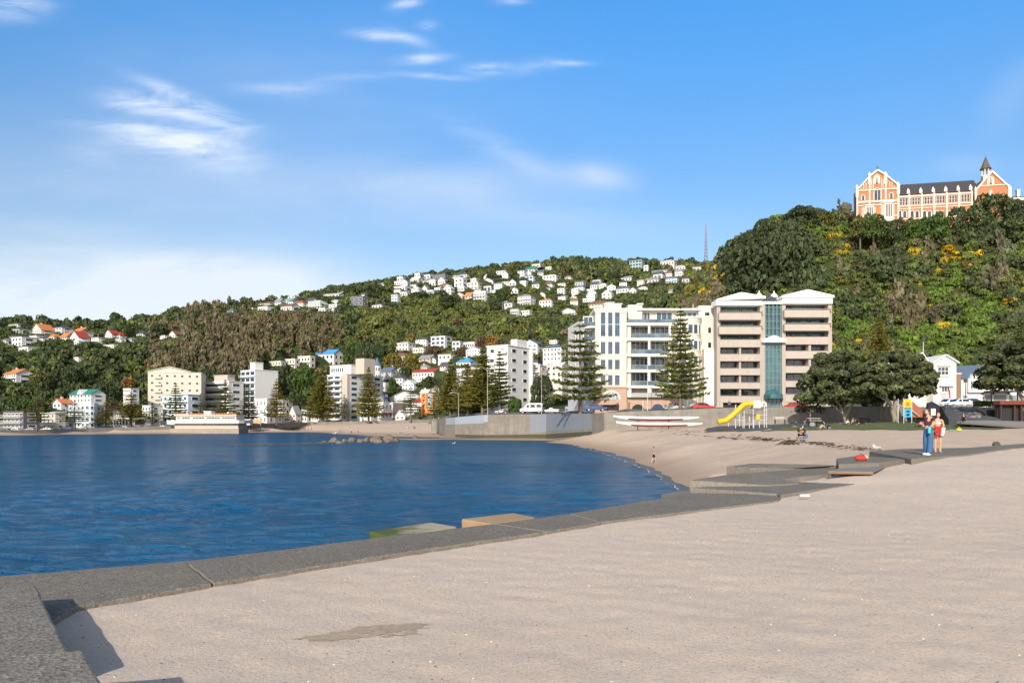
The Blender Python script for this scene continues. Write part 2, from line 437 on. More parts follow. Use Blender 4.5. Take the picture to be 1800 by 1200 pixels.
# ------------------------------------------------------------------ ground materials
def sand_mat(name, base, dark, wet=None, coarse=1.0):
    m, t, b = mat_begin(name)
    pos = t.new('ShaderNodeNewGeometry').outputs['Position']
    big = t.noise(t.mapping(pos, (0.35, 0.35, 0.35)), 1.0, 5, 0.6, 0.4)
    col = t.mix(t.math('MULTIPLY_ADD', big, 2.2, -0.6, clamp=True), c4(base), c4(tuple(x * 0.84 for x in base)))
    warm = t.noise(pos, 3.0, 6, 0.7)
    col = t.mix(t.math('MULTIPLY_ADD', warm, 2.4, -0.85, clamp=True), col, c4((base[0] * 1.06, base[1] * 0.98, base[2] * 0.90)))
    grain = t.noise(pos, 38.0 * coarse, 4, 0.85)
    col = t.mix(t.math('MULTIPLY_ADD', grain, 5.0, -2.55, clamp=True), col, c4(dark))
    g2 = t.noise(pos, 130.0 * coarse, 2, 0.9)
    col = t.mix(t.math('MULTIPLY_ADD', g2, 3.0, -1.4, clamp=True), col, c4(tuple(x * 0.74 for x in base)))
    spk = t.new('ShaderNodeTexVoronoi', in_={'Vector': pos, 'Scale': 34.0 * coarse})
    near = t.math('LESS_THAN', spk.outputs['Distance'], 0.16)
    wn = t.new('ShaderNodeSeparateColor', in_={0: spk.outputs['Color']})
    shell = t.math('MULTIPLY', near, t.math('GREATER_THAN', wn.outputs[0], 0.93))
    peb = t.math('MULTIPLY', near, t.math('LESS_THAN', wn.outputs[1], 0.10))
    col = t.mix(t.math('MULTIPLY', peb, 0.75), col, (0.10, 0.085, 0.07, 1))
    col = t.mix(t.math('MULTIPLY', shell, 0.8), col, (0.78, 0.74, 0.70, 1))
    rough = 0.9
    if wet:
        z = t.new('ShaderNodeSeparateXYZ', in_={0: pos}).outputs[2]
        wob = t.noise(t.mapping(pos, (0.08, 0.08, 0)), 1.0, 4, 0.6)
        zz = t.math('ADD', z, t.math('MULTIPLY', t.math('SUBTRACT', wob, 0.5), 0.5))
        f = t.new('ShaderNodeMapRange', in_={0: zz, 1: 0.12, 2: 0.95, 3: 1.0, 4: 0.0}).outputs[0]
        col = t.mix(t.math('MULTIPLY', f, 0.85), col, c4(wet))
        rough = t.math('MULTIPLY_ADD', f, -0.4, 0.9)
    t.set(b.inputs['Base Color'], col); t.set(b.inputs['Roughness'], rough)
    b.inputs['Specular IOR Level'].default_value = 0.25
    h1 = t.noise(pos, 4.5, 5, 0.62); h2 = t.noise(pos, 24.0 * coarse, 5, 0.85)
    foot = t.new('ShaderNodeTexVoronoi', in_={'Vector': t.mapping(pos, (1, 1, 1)), 'Scale': 3.0, 'Randomness': 1.0}, feature='SMOOTH_F1').outputs['Distance']
    h = t.math('ADD', t.math('MULTIPLY', h1, 0.36), t.math('ADD', t.math('MULTIPLY', h2, 0.8), t.math('MULTIPLY', foot, 0.55)))
    t.set(b.inputs['Normal'], t.bump(h, 0.6, 0.06))
    return m
SAND = sand_mat('near_sand', (0.71, 0.59, 0.49), (0.30, 0.24, 0.195))
BEACH = sand_mat('beach_sand', (0.58, 0.455, 0.355), (0.30, 0.235, 0.175), wet=(0.34, 0.225, 0.135), coarse=0.5)

# ------------------------------------------------------------------ near sand
SL = [(-40, -28), (-14.5, -3.2)] + [(v.x, v.y) for v in (onz(350, 1008, 1.85), onz(600, 968, 1.85), onz(915, 925, 1.85), onz(1035, 907, 1.85), onz(1285, 866, 1.87), onz(1385, 838, 2.05), onz(1490, 818, 2.2),
       onz(1600, 797, 2.36), onz(1750, 787, 2.4), onz(1825, 780, 2.45))] + [(110, 110)]
SLx = np.array([p[0] for p in SL]); SLy = np.array([p[1] for p in SL])
def slabY(X): return np.interp(X, SLx, SLy)
sp = [Vector(p) for p in [(0, 0, 1.85), (-6, 1, 1.82), (6, 2, 1.86), (-3.7, 6.2, 1.80), (-2.1, 7.9, 1.80), (0.85, 10.9, 1.80), (5.6, 15.6, 1.82), (3, 5, 1.86), (10, 5, 1.95), (20, 5, 2.1), (0, -6, 1.9), (15, -5, 2.1), (30, 15, 2.4),
      (-12, -3, 1.8), (-3, 3, 1.83), (2, 9, 1.83)]]
sp += [onz(1500, 851, 1.935), onz(1440, 861, 1.89), onz(1372, 872, 1.83), onz(1420, 843, 1.9), onz(1545, 833, 2.08), onz(1500, 836, 2.06), onz(1550, 816, 2.13), onz(1632, 804, 2.29), onz(1690, 799, 2.31), onz(1800, 783, 2.42), onz(1900, 782, 2.5), onz(1650, 860, 2.0), onz(1750, 830, 2.2)]
class RBFxy(RBF):
    @staticmethod
    def cs(X, Y): return np.stack([np.asarray(X, float), np.asarray(Y, float)], -1)
near_rbf = RBFxy(sp)
def near_z(X, Y):
    return near_rbf(X, Y) + 0.007 * sines(X, Y, 2.6, 11) + 0.004 * sines(X, Y, 0.6, 12)
us = np.linspace(-1.3, 1.3, 420); ys = np.concatenate([np.linspace(-7, 2.5, 40), np.geomspace(2.6, 75, 330)])
Yg, Ug = np.meshgrid(ys, us, indexing='ij')
Xg = Ug * (np.abs(Yg) + 3.0)
P = np.stack([Xg, Yg, near_z(Xg, Yg)], -1)
inside = Yg < slabY(Xg)
keep = inside[:-1, :-1] & inside[1:, :-1] & inside[:-1, 1:] & inside[1:, 1:]
tag(link('sand', grid_mesh('sand', P, keep, SAND)), kind='structure')

# ------------------------------------------------------------------ far beach and sea bed
us = np.linspace(-1.25, 1.35, 520); ys = np.geomspace(9, 440, 330)
Yg, Ug = np.meshgrid(ys, us, indexing='ij'); Xg = Ug * Yg
bz = beach_z(Xg, Yg)
bz = bz + np.clip(bz / 1.0, 0, 1) * (0.035 * sines(Xg, Yg, 6, 21) + 0.02 * sines(Xg, Yg, 2.5, 22))
P = np.stack([Xg, Yg, bz], -1)
ok = (Yg < wallY(Ug) + 1.6 + Yg * 0.012) & (Yg > slabY(Xg) - 0.15 + 0.9 * (Xg > 8))
keep = ok[:-1, :-1] & ok[1:, :-1] & ok[:-1, 1:] & ok[1:, 1:]
tag(link('beach', grid_mesh('beach', P, keep, BEACH)), kind='structure')

# ------------------------------------------------------------------ land: hills and flats
m, t, b = mat_begin('hill_ground')
pos = t.new('ShaderNodeNewGeometry').outputs['Position']
n1 = t.noise(pos, 0.05, 6, 0.65); n2 = t.noise(pos, 0.6, 5, 0.7)
col = t.ramp(n1, [(0.3, (0.030, 0.045, 0.018)), (0.52, (0.055, 0.075, 0.025)), (0.7, (0.10, 0.085, 0.045))])
col = t.mix(t.math('MULTIPLY_ADD', n2, 1.6, -0.4, clamp=True), col, (0.03, 0.04, 0.015, 1))
z = t.new('ShaderNodeSeparateXYZ', in_={0: pos}).outputs[2]
col = t.mix(t.new('ShaderNodeMapRange', in_={0: z, 1: 7.5, 2: 9.0, 3: 1.0, 4: 0.0}).outputs[0], col, (0.15, 0.145, 0.135, 1))
t.set(b.inputs['Base Color'], col); b.inputs['Roughness'].default_value = 0.95; b.inputs['Specular IOR Level'].default_value = 0.1
t.set(b.inputs['Normal'], t.bump(n2, 0.8, 0.5))
HILLG = m
us = np.linspace(-1.3, 1.4, 560); ys = np.geomspace(78, 1500, 300)
Yg, Ug = np.meshgrid(ys, us, indexing='ij'); Xg = Ug * Yg
P = np.stack([Xg, Yg, land_z(Xg, Yg)], -1)
ok = Yg > wallY(Ug) - 0.2
keep = ok[:-1, :-1] & ok[1:, :-1] & ok[:-1, 1:] & ok[1:, 1:]
tag(link('hills', grid_mesh('hills', P, keep, HILLG)), kind='structure')

# grass verge in front of the playground and under the trees
m, t, b = mat_begin('lawn')
pos = t.new('ShaderNodeNewGeometry').outputs['Position']
g1 = t.noise(pos, 0.5, 6, 0.7); g2 = t.noise(pos, 12, 4, 0.7)
col = t.ramp(g1, [(0.3, (0.06, 0.085, 0.02)), (0.5, (0.10, 0.125, 0.03)), (0.68, (0.20, 0.175, 0.08))])
col = t.mix(t.math('MULTIPLY_ADD', g2, 1.5, -0.4, clamp=True), col, (0.07, 0.09, 0.025, 1))
t.set(b.inputs['Base Color'], col); b.inputs['Roughness'].default_value = 0.95
t.set(b.inputs['Normal'], t.bump(g2, 0.8, 0.1))
LAWN = m
def beach_patch(name, poly_px, mat, lift=0.02, step=0.9, edge=1.2):
    """sheet lying on the beach; poly in (px, depth)"""
    poly = [((p - 900) / F * y, y) for p, y in poly_px]
    xs = [p[0] for p in poly]; yy = [p[1] for p in poly]
    gx = np.arange(min(xs), max(xs), step); gy = np.arange(min(yy), max(yy), step)
    Xg, Yg = np.meshgrid(gx, gy)
    ins = np.zeros(Xg.shape, bool); n = len(poly)
    wx = Xg + 0.5 * edge * sines(Xg, Yg, 5, 31); wy_ = Yg + 0.5 * edge * sines(Xg, Yg, 4, 32)
    for i in range(n):
        (x1, y1), (x2, y2) = poly[i], poly[(i + 1) % n]
        c = ((y1 > wy_) != (y2 > wy_)) & (wx < (x2 - x1) * (wy_ - y1) / (y2 - y1 + 1e-9) + x1)
        ins ^= c
    z = beach_z(Xg, Yg) + np.clip(beach_z(Xg, Yg), 0, 1) * (0.035 * sines(Xg, Yg, 6, 21) + 0.02 * sines(Xg, Yg, 2.5, 22)) + lift
    P = np.stack([Xg, Yg, z], -1)
    keep = ins[:-1, :-1] & ins[1:, :-1] & ins[:-1, 1:] & ins[1:, 1:]
    return link(name, grid_mesh(name, P, keep, mat))
tag(beach_patch('lawn', [(1322, 92), (1400, 88), (1470, 82), (1560, 74), (1640, 70), (1760, 72), (1900, 76), (1900, 104), (1660, 110), (1500, 120), (1420, 121), (1400, 104)], LAWN, 0.03, 0.5), kind='structure')
ASPH = M('dark_asphalt', (0.085, 0.085, 0.09), 0.9, 0.2, 0.8, bump=0.3)
tag(beach_patch('playground_surface', [(1240, 100), (1330, 93), (1372, 98), (1420, 108), (1490, 118), (1490, 121.5), (1255, 124.5), (1236, 112)], ASPH, 0.045, 0.5, 0.5), kind='structure')

# road along the sea front (behind the sea wall)
ROADM = M('road_asphalt', (0.07, 0.07, 0.073), 0.9, 0.2, 0.4, bump=0.3)
PAVE = M('pavement_concrete', (0.32, 0.30, 0.28), 0.9, 0.15, 0.5)
def strip(name, off0, off1, lift, mat):
    pts = [Vector((x, y)) for x, y in wall_line[:-1]]
    dense = []
    for a, b_ in zip(pts[:-1], pts[1:]):
        n = max(2, int((b_ - a).length / 4))
        dense += [a.lerp(b_, k / n) for k in range(n)]
    dense = [d for d in dense]
    rows = []
    for o in (off0, (off0 + off1) / 2, off1):
        r = [(p.x, p.y + o) for p in dense]
        rows.append(r)
    A = np.array(rows); z = land_z(A[..., 0], A[..., 1]) + lift
    P = np.concatenate([A, z[..., None]], -1)
    keep = np.ones((2, len(dense) - 1), bool)
    return tag(link(name, grid_mesh(name, P, keep, mat)), kind='structure')
strip('pavement', 0.9, 4.0, 0.14, PAVE)
strip('road', 4.0, 13.0, 0.03, ROADM)

# ------------------------------------------------------------------ water
m, t, b = mat_begin('sea_water')
pos = t.new('ShaderNodeNewGeometry').outputs['Position']
w1 = t.noise(t.mapping(pos, (0.30, 0.85, 1), (0, 0, R(8))), 0.55, 4, 0.55, 0.5)
w2 = t.noise(t.mapping(pos, (0.7, 1.6, 1), (0, 0, R(-10))), 1.5, 5, 0.6, 0.7)
w3 = t.noise(t.mapping(pos, (1.0, 1.8, 1), (0, 0, R(20))), 6.0, 4, 0.6, 0.3)
h = t.math('ADD', t.math('MULTIPLY', w1, .45), t.math('ADD', t.math('MULTIPLY', w2, 0.55), t.math('MULTIPLY', w3, 0.22)))
patch = t.noise(t.mapping(pos, (0.025, 0.09, 1), (0, 0, R(4))), 1.0, 4, 0.6, 0.4)
col = t.mix(t.math('MULTIPLY_ADD', patch, 2.6, -0.85, clamp=True), (0.003, 0.075, 0.19, 1), (0.008, 0.125, 0.285, 1))
# shallower water over sand towards the beach on the right
sxyz = t.new('ShaderNodeSeparateXYZ', in_={0: pos})
sh = t.new('ShaderNodeAttribute', attribute_name='shallow').outputs['Fac']
col = t.mix(sh, col, (0.10, 0.125, 0.125, 1))
t.set(b.inputs['Base Color'], col)
b.inputs['Roughness'].default_value = 0.14; b.inputs['IOR'].default_value = 1.2; b.inputs['Specular IOR Level'].default_value = 0.30
dist_ = t.new('ShaderNodeMapRange', in_={0: t.new('ShaderNodeSeparateXYZ', in_={0: pos}).outputs[1], 1: 40.0, 2: 220.0, 3: 1.0, 4: 4.0}).outputs[0]
bn = t.new('ShaderNodeBump', in_={'Height': h, 'Strength': 1.0}); t.set(bn.inputs['Distance'], dist_); t.set(b.inputs['Normal'], bn.outputs[0])
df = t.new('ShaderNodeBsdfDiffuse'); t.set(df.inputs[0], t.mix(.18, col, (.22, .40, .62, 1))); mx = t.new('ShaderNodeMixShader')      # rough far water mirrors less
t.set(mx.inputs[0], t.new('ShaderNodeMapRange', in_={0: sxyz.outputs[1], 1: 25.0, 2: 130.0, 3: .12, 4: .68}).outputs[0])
t.l.new(b.outputs[0], mx.inputs[1]); t.l.new(df.outputs[0], mx.inputs[2]); t.set(df.inputs['Normal'], bn.outputs[0]); t.l.new(mx.outputs[0], t.n['Material Output'].inputs[0])
us = np.concatenate([np.linspace(-1.35, -.74, 60), np.linspace(-.735, .34, 620), np.linspace(.345, .8, 40)]); ys = np.concatenate([[3, 4], np.geomspace(5, 190, 560), np.geomspace(192, 520, 160)])
Yg, Ug = np.meshgrid(ys, us, indexing='ij'); Xg = Ug * Yg - (Yg < 14) * 0.0
wz = np.zeros_like(Xg); rw = np.random.default_rng(31); cell = np.maximum(Yg * 0.0066, 0.02)
for k in range(44):      # short wind waves; each fades out where the mesh gets too coarse for it
    lam = 0.24 * 1.055 ** k; a_ = R(98) + rw.normal(0, .42); kk = 2 * np.pi / lam
    wz += (0.016 if lam < .9 else 0.008) * lam * rw.uniform(.6, 1.3) * np.clip(lam / (3.2 * cell) - 1, 0, 1) * np.sin(kk * (Xg * np.cos(a_) + Yg * np.sin(a_)) + rw.uniform(0, 6.28) + 1.5 * np.sin(Xg * .31 + k) + 1.1 * np.sin(Yg * .23 + 2 * k))
gust = .45 + .35 * (1 + sines(Xg, Yg, 22, 71) * .8)
wz *= np.clip(gust, .25, 1.4) * np.clip(-beach_z(Xg, Yg) / .5, .12, 1)
P = np.stack([Xg, Yg, wz], -1)
ok = (Yg > slabY(Xg) - 0.4) & (Yg < wallY(Ug) + 3)
keep = ok[:-1, :-1] & ok[1:, 1:] & ok[:-1, 1:] & ok[1:, :-1]
me = grid_mesh('water', P, keep, m)
vv = np.empty(len(me.vertices) * 3, np.float32); me.vertices.foreach_get('co', vv); vv = vv.reshape(-1, 3)
dep = -beach_z(vv[:, 0], vv[:, 1])
a = me.attributes.new('shallow', 'FLOAT', 'POINT')
a.data.foreach_set('value', (0.92 * np.clip(1 - dep / 0.55, 0, 1) ** 1.3).astype(np.float32))
tag(link('water', me), kind='structure')
# foam line along the beach edge
FOAM = M('foam_line', (0.42, 0.43, 0.44), 0.6, 0.4, 1.2)
fl = MB(); pr = None
wl = [onz(p, y, 0) for p, y in WATERLINE[17:24]]
pts = []
for a_, b_ in zip(wl[:-1], wl[1:]):
    for k in range(14): pts.append(a_.lerp(b_, k / 14))
for i in range(len(pts) - 1):
    p, q = pts[i], pts[i + 1]
    def off(v, k): return v.x + 0.14 * math.sin(v.y * 0.8) + 0.07 * math.sin(v.y * 2.1 + 1), v.y
    def wd_(v): return 0.04 + 0.10 * (0.5 + 0.5 * math.sin(v.y * 1.3)) * (v.y / 50)
    if (0.5 + 0.5 * math.sin(p.y * 0.9 + 2)) < 0.25: continue
    (x0, y0), (x1, y1) = off(p, 0), off(q, 0)
    fl.add([(x0 - wd_(p) - .5, y0, 0.012), (x0 - .5, y0, 0.012), (x1 - .5, y1, 0.012), (x1 - wd_(q) - .5, y1, 0.012)], [(0, 1, 2, 3)])
tag(fl.build('foam', FOAM), kind='stuff', label='thin broken line of white foam along the beach edge')
# ------------------------------------------------------------------ foliage material and leaf clouds
m, t, b = mat_begin('foliage')
at = t.new('ShaderNodeAttribute', attribute_name='tint').outputs['Color']
pos = t.new('ShaderNodeNewGeometry').outputs['Position']
nn = t.noise(pos, 0.9, 3, 0.6)
col = t.mix(1.0, at, t.math('MULTIPLY_ADD', nn, 0.9, 0.55), 'MULTIPLY')
t.set(b.inputs['Base Color'], col)
b.inputs['Roughness'].default_value = 0.55; b.inputs['Specular IOR Level'].default_value = 0.25
tr = t.new('ShaderNodeBsdfTranslucent'); t.set(tr.inputs[0], t.mix(1.0, col, (1.3, 1.5, 0.7, 1), 'MULTIPLY'))
ms = t.new('ShaderNodeMixShader'); ms.inputs[0].default_value = 0.32
t.l.new(b.outputs[0], ms.inputs[1]); t.l.new(tr.outputs[0], ms.inputs[2])
t.l.new(ms.outputs[0], t.n['Material Output'].inputs[0])
LEAF = m
BARK = M('bark', (0.15, 0.12, 0.09), 0.95, 0.3, 3.0, bump=0.5)
PALEBARK = M('pale_bark', (0.27, 0.24, 0.19), 0.95, 0.3, 3.0, bump=0.5)

def cards(C, Nrm, size, r, aspect=1.0, jitter=0.6):
    """one leaf-cluster quad per centre, roughly facing its normal"""
    n = len(C)
    Nn = Nrm + jitter * r.normal(size=(n, 3)); Nn /= np.linalg.norm(Nn, axis=1, keepdims=True) + 1e-9
    a = np.cross(Nn, r.normal(size=(n, 3))); a /= np.linalg.norm(a, axis=1, keepdims=True) + 1e-9
    bb = np.cross(Nn, a)
    s_ = size * r.uniform(0.6, 1.35, (n, 1))
    a = a * s_; bb = bb * s_ * aspect
    k = r.uniform(0.75, 1.25, (4, n, 1))
    return np.stack([C - a * k[0] - bb * .35, C + bb * k[1] - a * .3, C + a * k[2] + bb * .35, C - bb * k[3] + a * .3], 1)
def crown_points(n, r, lobes):
    """points on and just inside the skin of several overlapping lobes (x,y,z,rx,ry,rz)"""
    L = np.array(lobes); w = (L[:, 3] * L[:, 4] + L[:, 3] * L[:, 5]); w = w / w.sum()
    i = r.choice(len(L), n * 2, p=w)
    d_ = r.normal(size=(n * 2, 3)); d_ /= np.linalg.norm(d_, axis=1, keepdims=True)
    d_[:, 2] = np.where((d_[:, 2] < -0.35) & (r.random(n * 2) < .7), -d_[:, 2], d_[:, 2])
    rad = 1 - np.abs(r.normal(0, 0.13, (n * 2, 1)))
    C = L[i, :3] + d_ * L[i, 3:6] * rad
    # drop points buried deep in other lobes
    q = np.min(np.linalg.norm((C[:, None] - L[None, :, :3]) / L[None, :, 3:6], axis=-1), axis=1)
    k = np.argsort(-(q + r.uniform(0, .25, len(q))))[:n]
    return C[k], d_[k], i[k]
def tint_of(base, n, r, amp=0.22, warm=0.1):
    base = np.array(base)[None]
    f = np.clip(r.normal(1, amp, (n, 1)), 0.4, 1.9)
    w = r.normal(0, warm, (n, 1))
    return np.clip(base * f * (1 + w * np.array([[1.0, 0.2, -0.6]])), 0.002, 0.9)

# ------------------------------------------------------------------ hillside bush: uncountable cover
BUSH_PROTO = []
def bush_proto(n, seed, flat=0.8):
    r = np.random.default_rng(seed)
    lob = [(0, 0, .42, .62, .62, .5 * flat)]
    for k in range(7):
        a = r.uniform(0, 6.28); d_ = r.uniform(.25, .62)
        lob.append((d_ * math.cos(a), d_ * math.sin(a), r.uniform(.3, .8) * flat, r.uniform(.26, .42), r.uniform(.26, .42), r.uniform(.22, .36)))
    C, D, i = crown_points(n, r, lob)
    sh = r.uniform(.82, 1.2, len(lob))[i]
    return cards(C, D, 0.115 * (90 / n) ** .5 * 1.5, r, .85, .38), sh
for k in range(6): BUSH_PROTO.append(bush_proto(230, 100 + k))
FAR_PROTO = [bush_proto(80, 200 + k, .95) for k in range(6)]
# columnar / spindly scrub with pale bare stems
def scrub_proto(n, seed):
    r = np.random.default_rng(seed); C = []
    for k in range(9):
        a = r.uniform(0, 6.28); d_ = r.uniform(0, .7); h = r.uniform(.7, 1.2)
        z = r.uniform(.1, 1, n // 9) ** .7 * h
        C.append(np.stack([d_ * math.cos(a) + r.normal(0, .13, n // 9), d_ * math.sin(a) + r.normal(0, .13, n // 9), z], -1))
    C = np.concatenate(C); D = C * np.array([1, 1, .25]); 
    return cards(C, D, .15, r, 1.25, .8), np.ones(len(C))
SCRUB_PROTO = [scrub_proto(126, 300 + k) for k in range(5)]

def place_cover(name, pts, protos, label):
    """pts: list of (x, y, z, radius, height, (r,g,b)) -> one mesh"""
    r = np.random.default_rng(len(pts)); Vs = []; Ts = []
    for (x, y, z, rad, hh, col_) in pts:
        q, sh = protos[r.integers(len(protos))]
        a = r.uniform(0, 6.28); ca, sa = math.cos(a), math.sin(a)
        v = q.copy(); X_ = v[..., 0] * ca - v[..., 1] * sa; Y_ = v[..., 0] * sa + v[..., 1] * ca
        v[..., 0] = x + X_ * rad; v[..., 1] = y + Y_ * rad; v[..., 2] = z + v[..., 2] * hh
        Vs.append(v); n = len(v)
        f = np.clip(r.normal(1, .10, (n, 1)), .6, 1.4) * sh[:, None]
        Ts.append(np.clip(np.array(col_)[None] * f, .002, .9))
    V = np.concatenate(Vs).astype(np.float32); T = np.concatenate(Ts).astype(np.float32)
    o = link(name, quads_mesh(name, V, LEAF, T))
    return tag(o, label, None, None, 'stuff')

DARKG = (0.070, 0.092, 0.038); MIDG = (0.120, 0.152, 0.040); OLIVE = (0.140, 0.152, 0.042); BRIGHT = (0.125, 0.190, 0.032)
BROWN = (0.175, 0.145, 0.085); GREYB = (0.155, 0.142, 0.090); GORSE = (0.50, 0.35, 0.02); YGREEN = (0.21, 0.22, 0.03); PALEG = (0.16, 0.185, 0.10); RUST = (0.150, 0.108, 0.045)
GORSE_AT = [(1468, 483, 16, 14), (1478, 455, 10, 26), (1580, 423, 7, 7), (1600, 448, 9, 18), (1599, 502, 10, 10), (1617, 509, 12, 9), (1675, 462, 26, 22), (1700, 450, 30, 12), (1741, 450, 10, 8),
            (1788, 485, 9, 8), (1638, 568, 14, 16), (1660, 552, 16, 14), (1650, 580, 14, 8), (1514, 531, 10, 6), (1766, 560, 10, 12), (1437, 433, 9, 8), (1469, 426, 10, 8), (1630, 543, 8, 8), (1511, 605, 10, 5),
            (1607, 608, 6, 6), (1249, 530, 6, 10), (1273, 502, 8, 10), (1256, 478, 12, 8), (1236, 492, 8, 8), (1705, 410, 6, 8), (1655, 480, 10, 6), (1720, 470, 10, 6), (1690, 480, 8, 5), (1480, 497, 8, 5), (1762, 588, 14, 6), (1230, 520, 10, 6)]
DARK_AT = [(1330, 470, 62, 52), (1390, 450, 50, 40), (1300, 478, 26, 24), (1405, 382, 46, 20), (1338, 415, 22, 20), (1741, 414, 22, 24), (1745, 372, 48, 28), (1780, 365, 40, 22), (1410, 500, 40, 22), (1560, 480, 26, 30), (1640, 400, 30, 18)]
BRIGHT_AT = [(1660, 522, 24, 20), (1733, 548, 40, 26), (1490, 585, 26, 24), (1790, 455, 24, 14), (1600, 410, 40, 16), (1460, 420, 30, 12), (1560, 395, 40, 12), (1620, 600, 40, 18), (1700, 600, 50, 26), (1530, 590, 30, 20), (1640, 650, 60, 30)]
BROWN_AT = [(1590, 555, 40, 32), (1540, 465, 16, 18), (1640, 440, 18, 22), (1755, 500, 24, 22), (1512, 440, 16, 16), (1215, 560, 40, 20), (1260, 540, 20, 22), (1500, 520, 22, 14)]
PALE_AT = [(1440, 475, 18, 36), (1432, 520, 20, 14), (1770, 440, 14, 16), (1620, 430, 10, 14)]
def in_any(px, py, L): return any(((px - a) / c) ** 2 + ((py - b_) / d_) ** 2 < 1 for a, b_, c, d_ in L)
HOUSE_RECTS = []      # (px0, px1, py0, py1, depth) of everything the bush must not bury; filled by the house tables
# ------------------------------------------------------------------ wall, roof and glass materials
def wallm(key, col, streak=0.12, bump=0.1): return M('wall_' + key, col, 0.8, 0.07, 0.6, 0.25, bump=bump, bscale=8, streak=streak)
def roofm(key, col): return M('roof_' + key, col, 0.7, 0.2, 0.9, 0.3, bump=0.3, bscale=6)
WALLS = {k: wallm(k, c) for k, c in {
 'white': (0.63, 0.625, 0.61), 'warm': (0.60, 0.565, 0.50), 'cream': (0.53, 0.495, 0.42), 'beige': (0.46, 0.41, 0.35), 'grey': (0.42, 0.42, 0.43), 'lgrey': (0.58, 0.58, 0.58), 'dgrey': (0.12, 0.12, 0.135),
 'blue': (0.55, 0.66, 0.74), 'navy': (0.04, 0.07, 0.16), 'pink': (0.62, 0.42, 0.38), 'rose': (0.62, 0.53, 0.50), 'orange': (0.72, 0.26, 0.07), 'tan': (0.47, 0.36, 0.27), 'green': (0.36, 0.46, 0.33), 'teal': (0.28, 0.42, 0.42),
 'mauve': (0.32, 0.24, 0.22), 'brick': (0.33, 0.17, 0.11), 'black': (0.03, 0.03, 0.035)}.items()}
ROOFS = {k: roofm(k, c) for k, c in {
 'grey': (0.24, 0.25, 0.27), 'dgrey': (0.075, 0.08, 0.095), 'lgrey': (0.48, 0.49, 0.50), 'orange': (0.55, 0.19, 0.07), 'red': (0.33, 0.06, 0.04), 'brown': (0.20, 0.10, 0.07), 'blue': (0.06, 0.27, 0.55), 'slate': (0.10, 0.14, 0.20),
 'teal': (0.16, 0.34, 0.36), 'green': (0.03, 0.19, 0.14), 'pgreen': (0.42, 0.50, 0.44), 'white': (0.70, 0.70, 0.69), 'warm': (0.6, 0.56, 0.5)}.items()}
def glassm(name, col, rough=0.08):
    if name in MATS: return MATS[name]
    m, t, b = mat_begin(name)
    pos = t.new('ShaderNodeNewGeometry').outputs['Position']
    n = t.noise(t.mapping(pos, (0.5, 0.5, 0.35)), 1.0, 3, 0.6)
    t.set(b.inputs['Base Color'], t.mix(t.math('MULTIPLY_ADD', n, 2.4, -0.7, clamp=True), c4(tuple(x * 0.35 for x in col)), c4(col)))
    b.inputs['Roughness'].default_value = rough; b.inputs['Specular IOR Level'].default_value = 0.6
    t.set(b.inputs['Normal'], t.bump(t.noise(pos, 0.8, 2), 0.12, 0.3))
    MATS[name] = m; return m
GLASS = glassm('window_glass', (0.045, 0.06, 0.085)); BLUEGLASS = glassm('blue_glass', (0.042, 0.09, 0.155)); TEALGLASS = glassm('teal_glass', (0.045, 0.135, 0.16)); RAILGLASS = glassm('rail_glass', (0.13, 0.19, 0.23))
FRAME = M('white_frame', (0.70, 0.70, 0.68), 0.5, 0.04)
WINCACHE = {}
def win_mesh(w, h, frame=FRAME, glass=GLASS, mull=0, bars=0):
    key = (round(w, 1), round(h, 1), frame.name, glass.name, mull, bars)
    if key in WINCACHE: return WINCACHE[key]
    w, h = key[0], key[1]; b_ = MB(); f = min(0.12, w * .09)
    b_.box(-w / 2, w / 2, -0.03, 0.05, -h / 2, h / 2, 1)
    for x0, x1 in ((-w / 2 - .02, -w / 2 + f), (w / 2 - f, w / 2 + .02)): b_.box(x0, x1, -0.09, 0.0, -h / 2, h / 2, 0)
    for z0, z1 in ((-h / 2 - .04, -h / 2 + f), (h / 2 - f, h / 2 + .04)): b_.box(-w / 2 - .05, w / 2 + .05, -0.11, 0.0, z0, z1, 0)
    for k in range(mull):
        x = -w / 2 + w * (k + 1) / (mull + 1); b_.box(x - .04, x + .04, -0.075, 0.0, -h / 2 + f, h / 2 - f, 0)
    for k in range(bars):
        z = -h / 2 + h * (k + 1) / (bars + 1); b_.box(-w / 2 + f, w / 2 - f, -0.07, 0.0, z - .04, z + .04, 0)
    WINCACHE[key] = b_.mesh('window', [frame, glass])
    return WINCACHE[key]
def add_win(root, x, y, z, w, h, side=False, rz=None, **kw):
    o = link('window', win_mesh(w, h, **kw), root, (x, y, z), rz if rz is not None else (math.pi / 2 if side else 0.0))
    return o

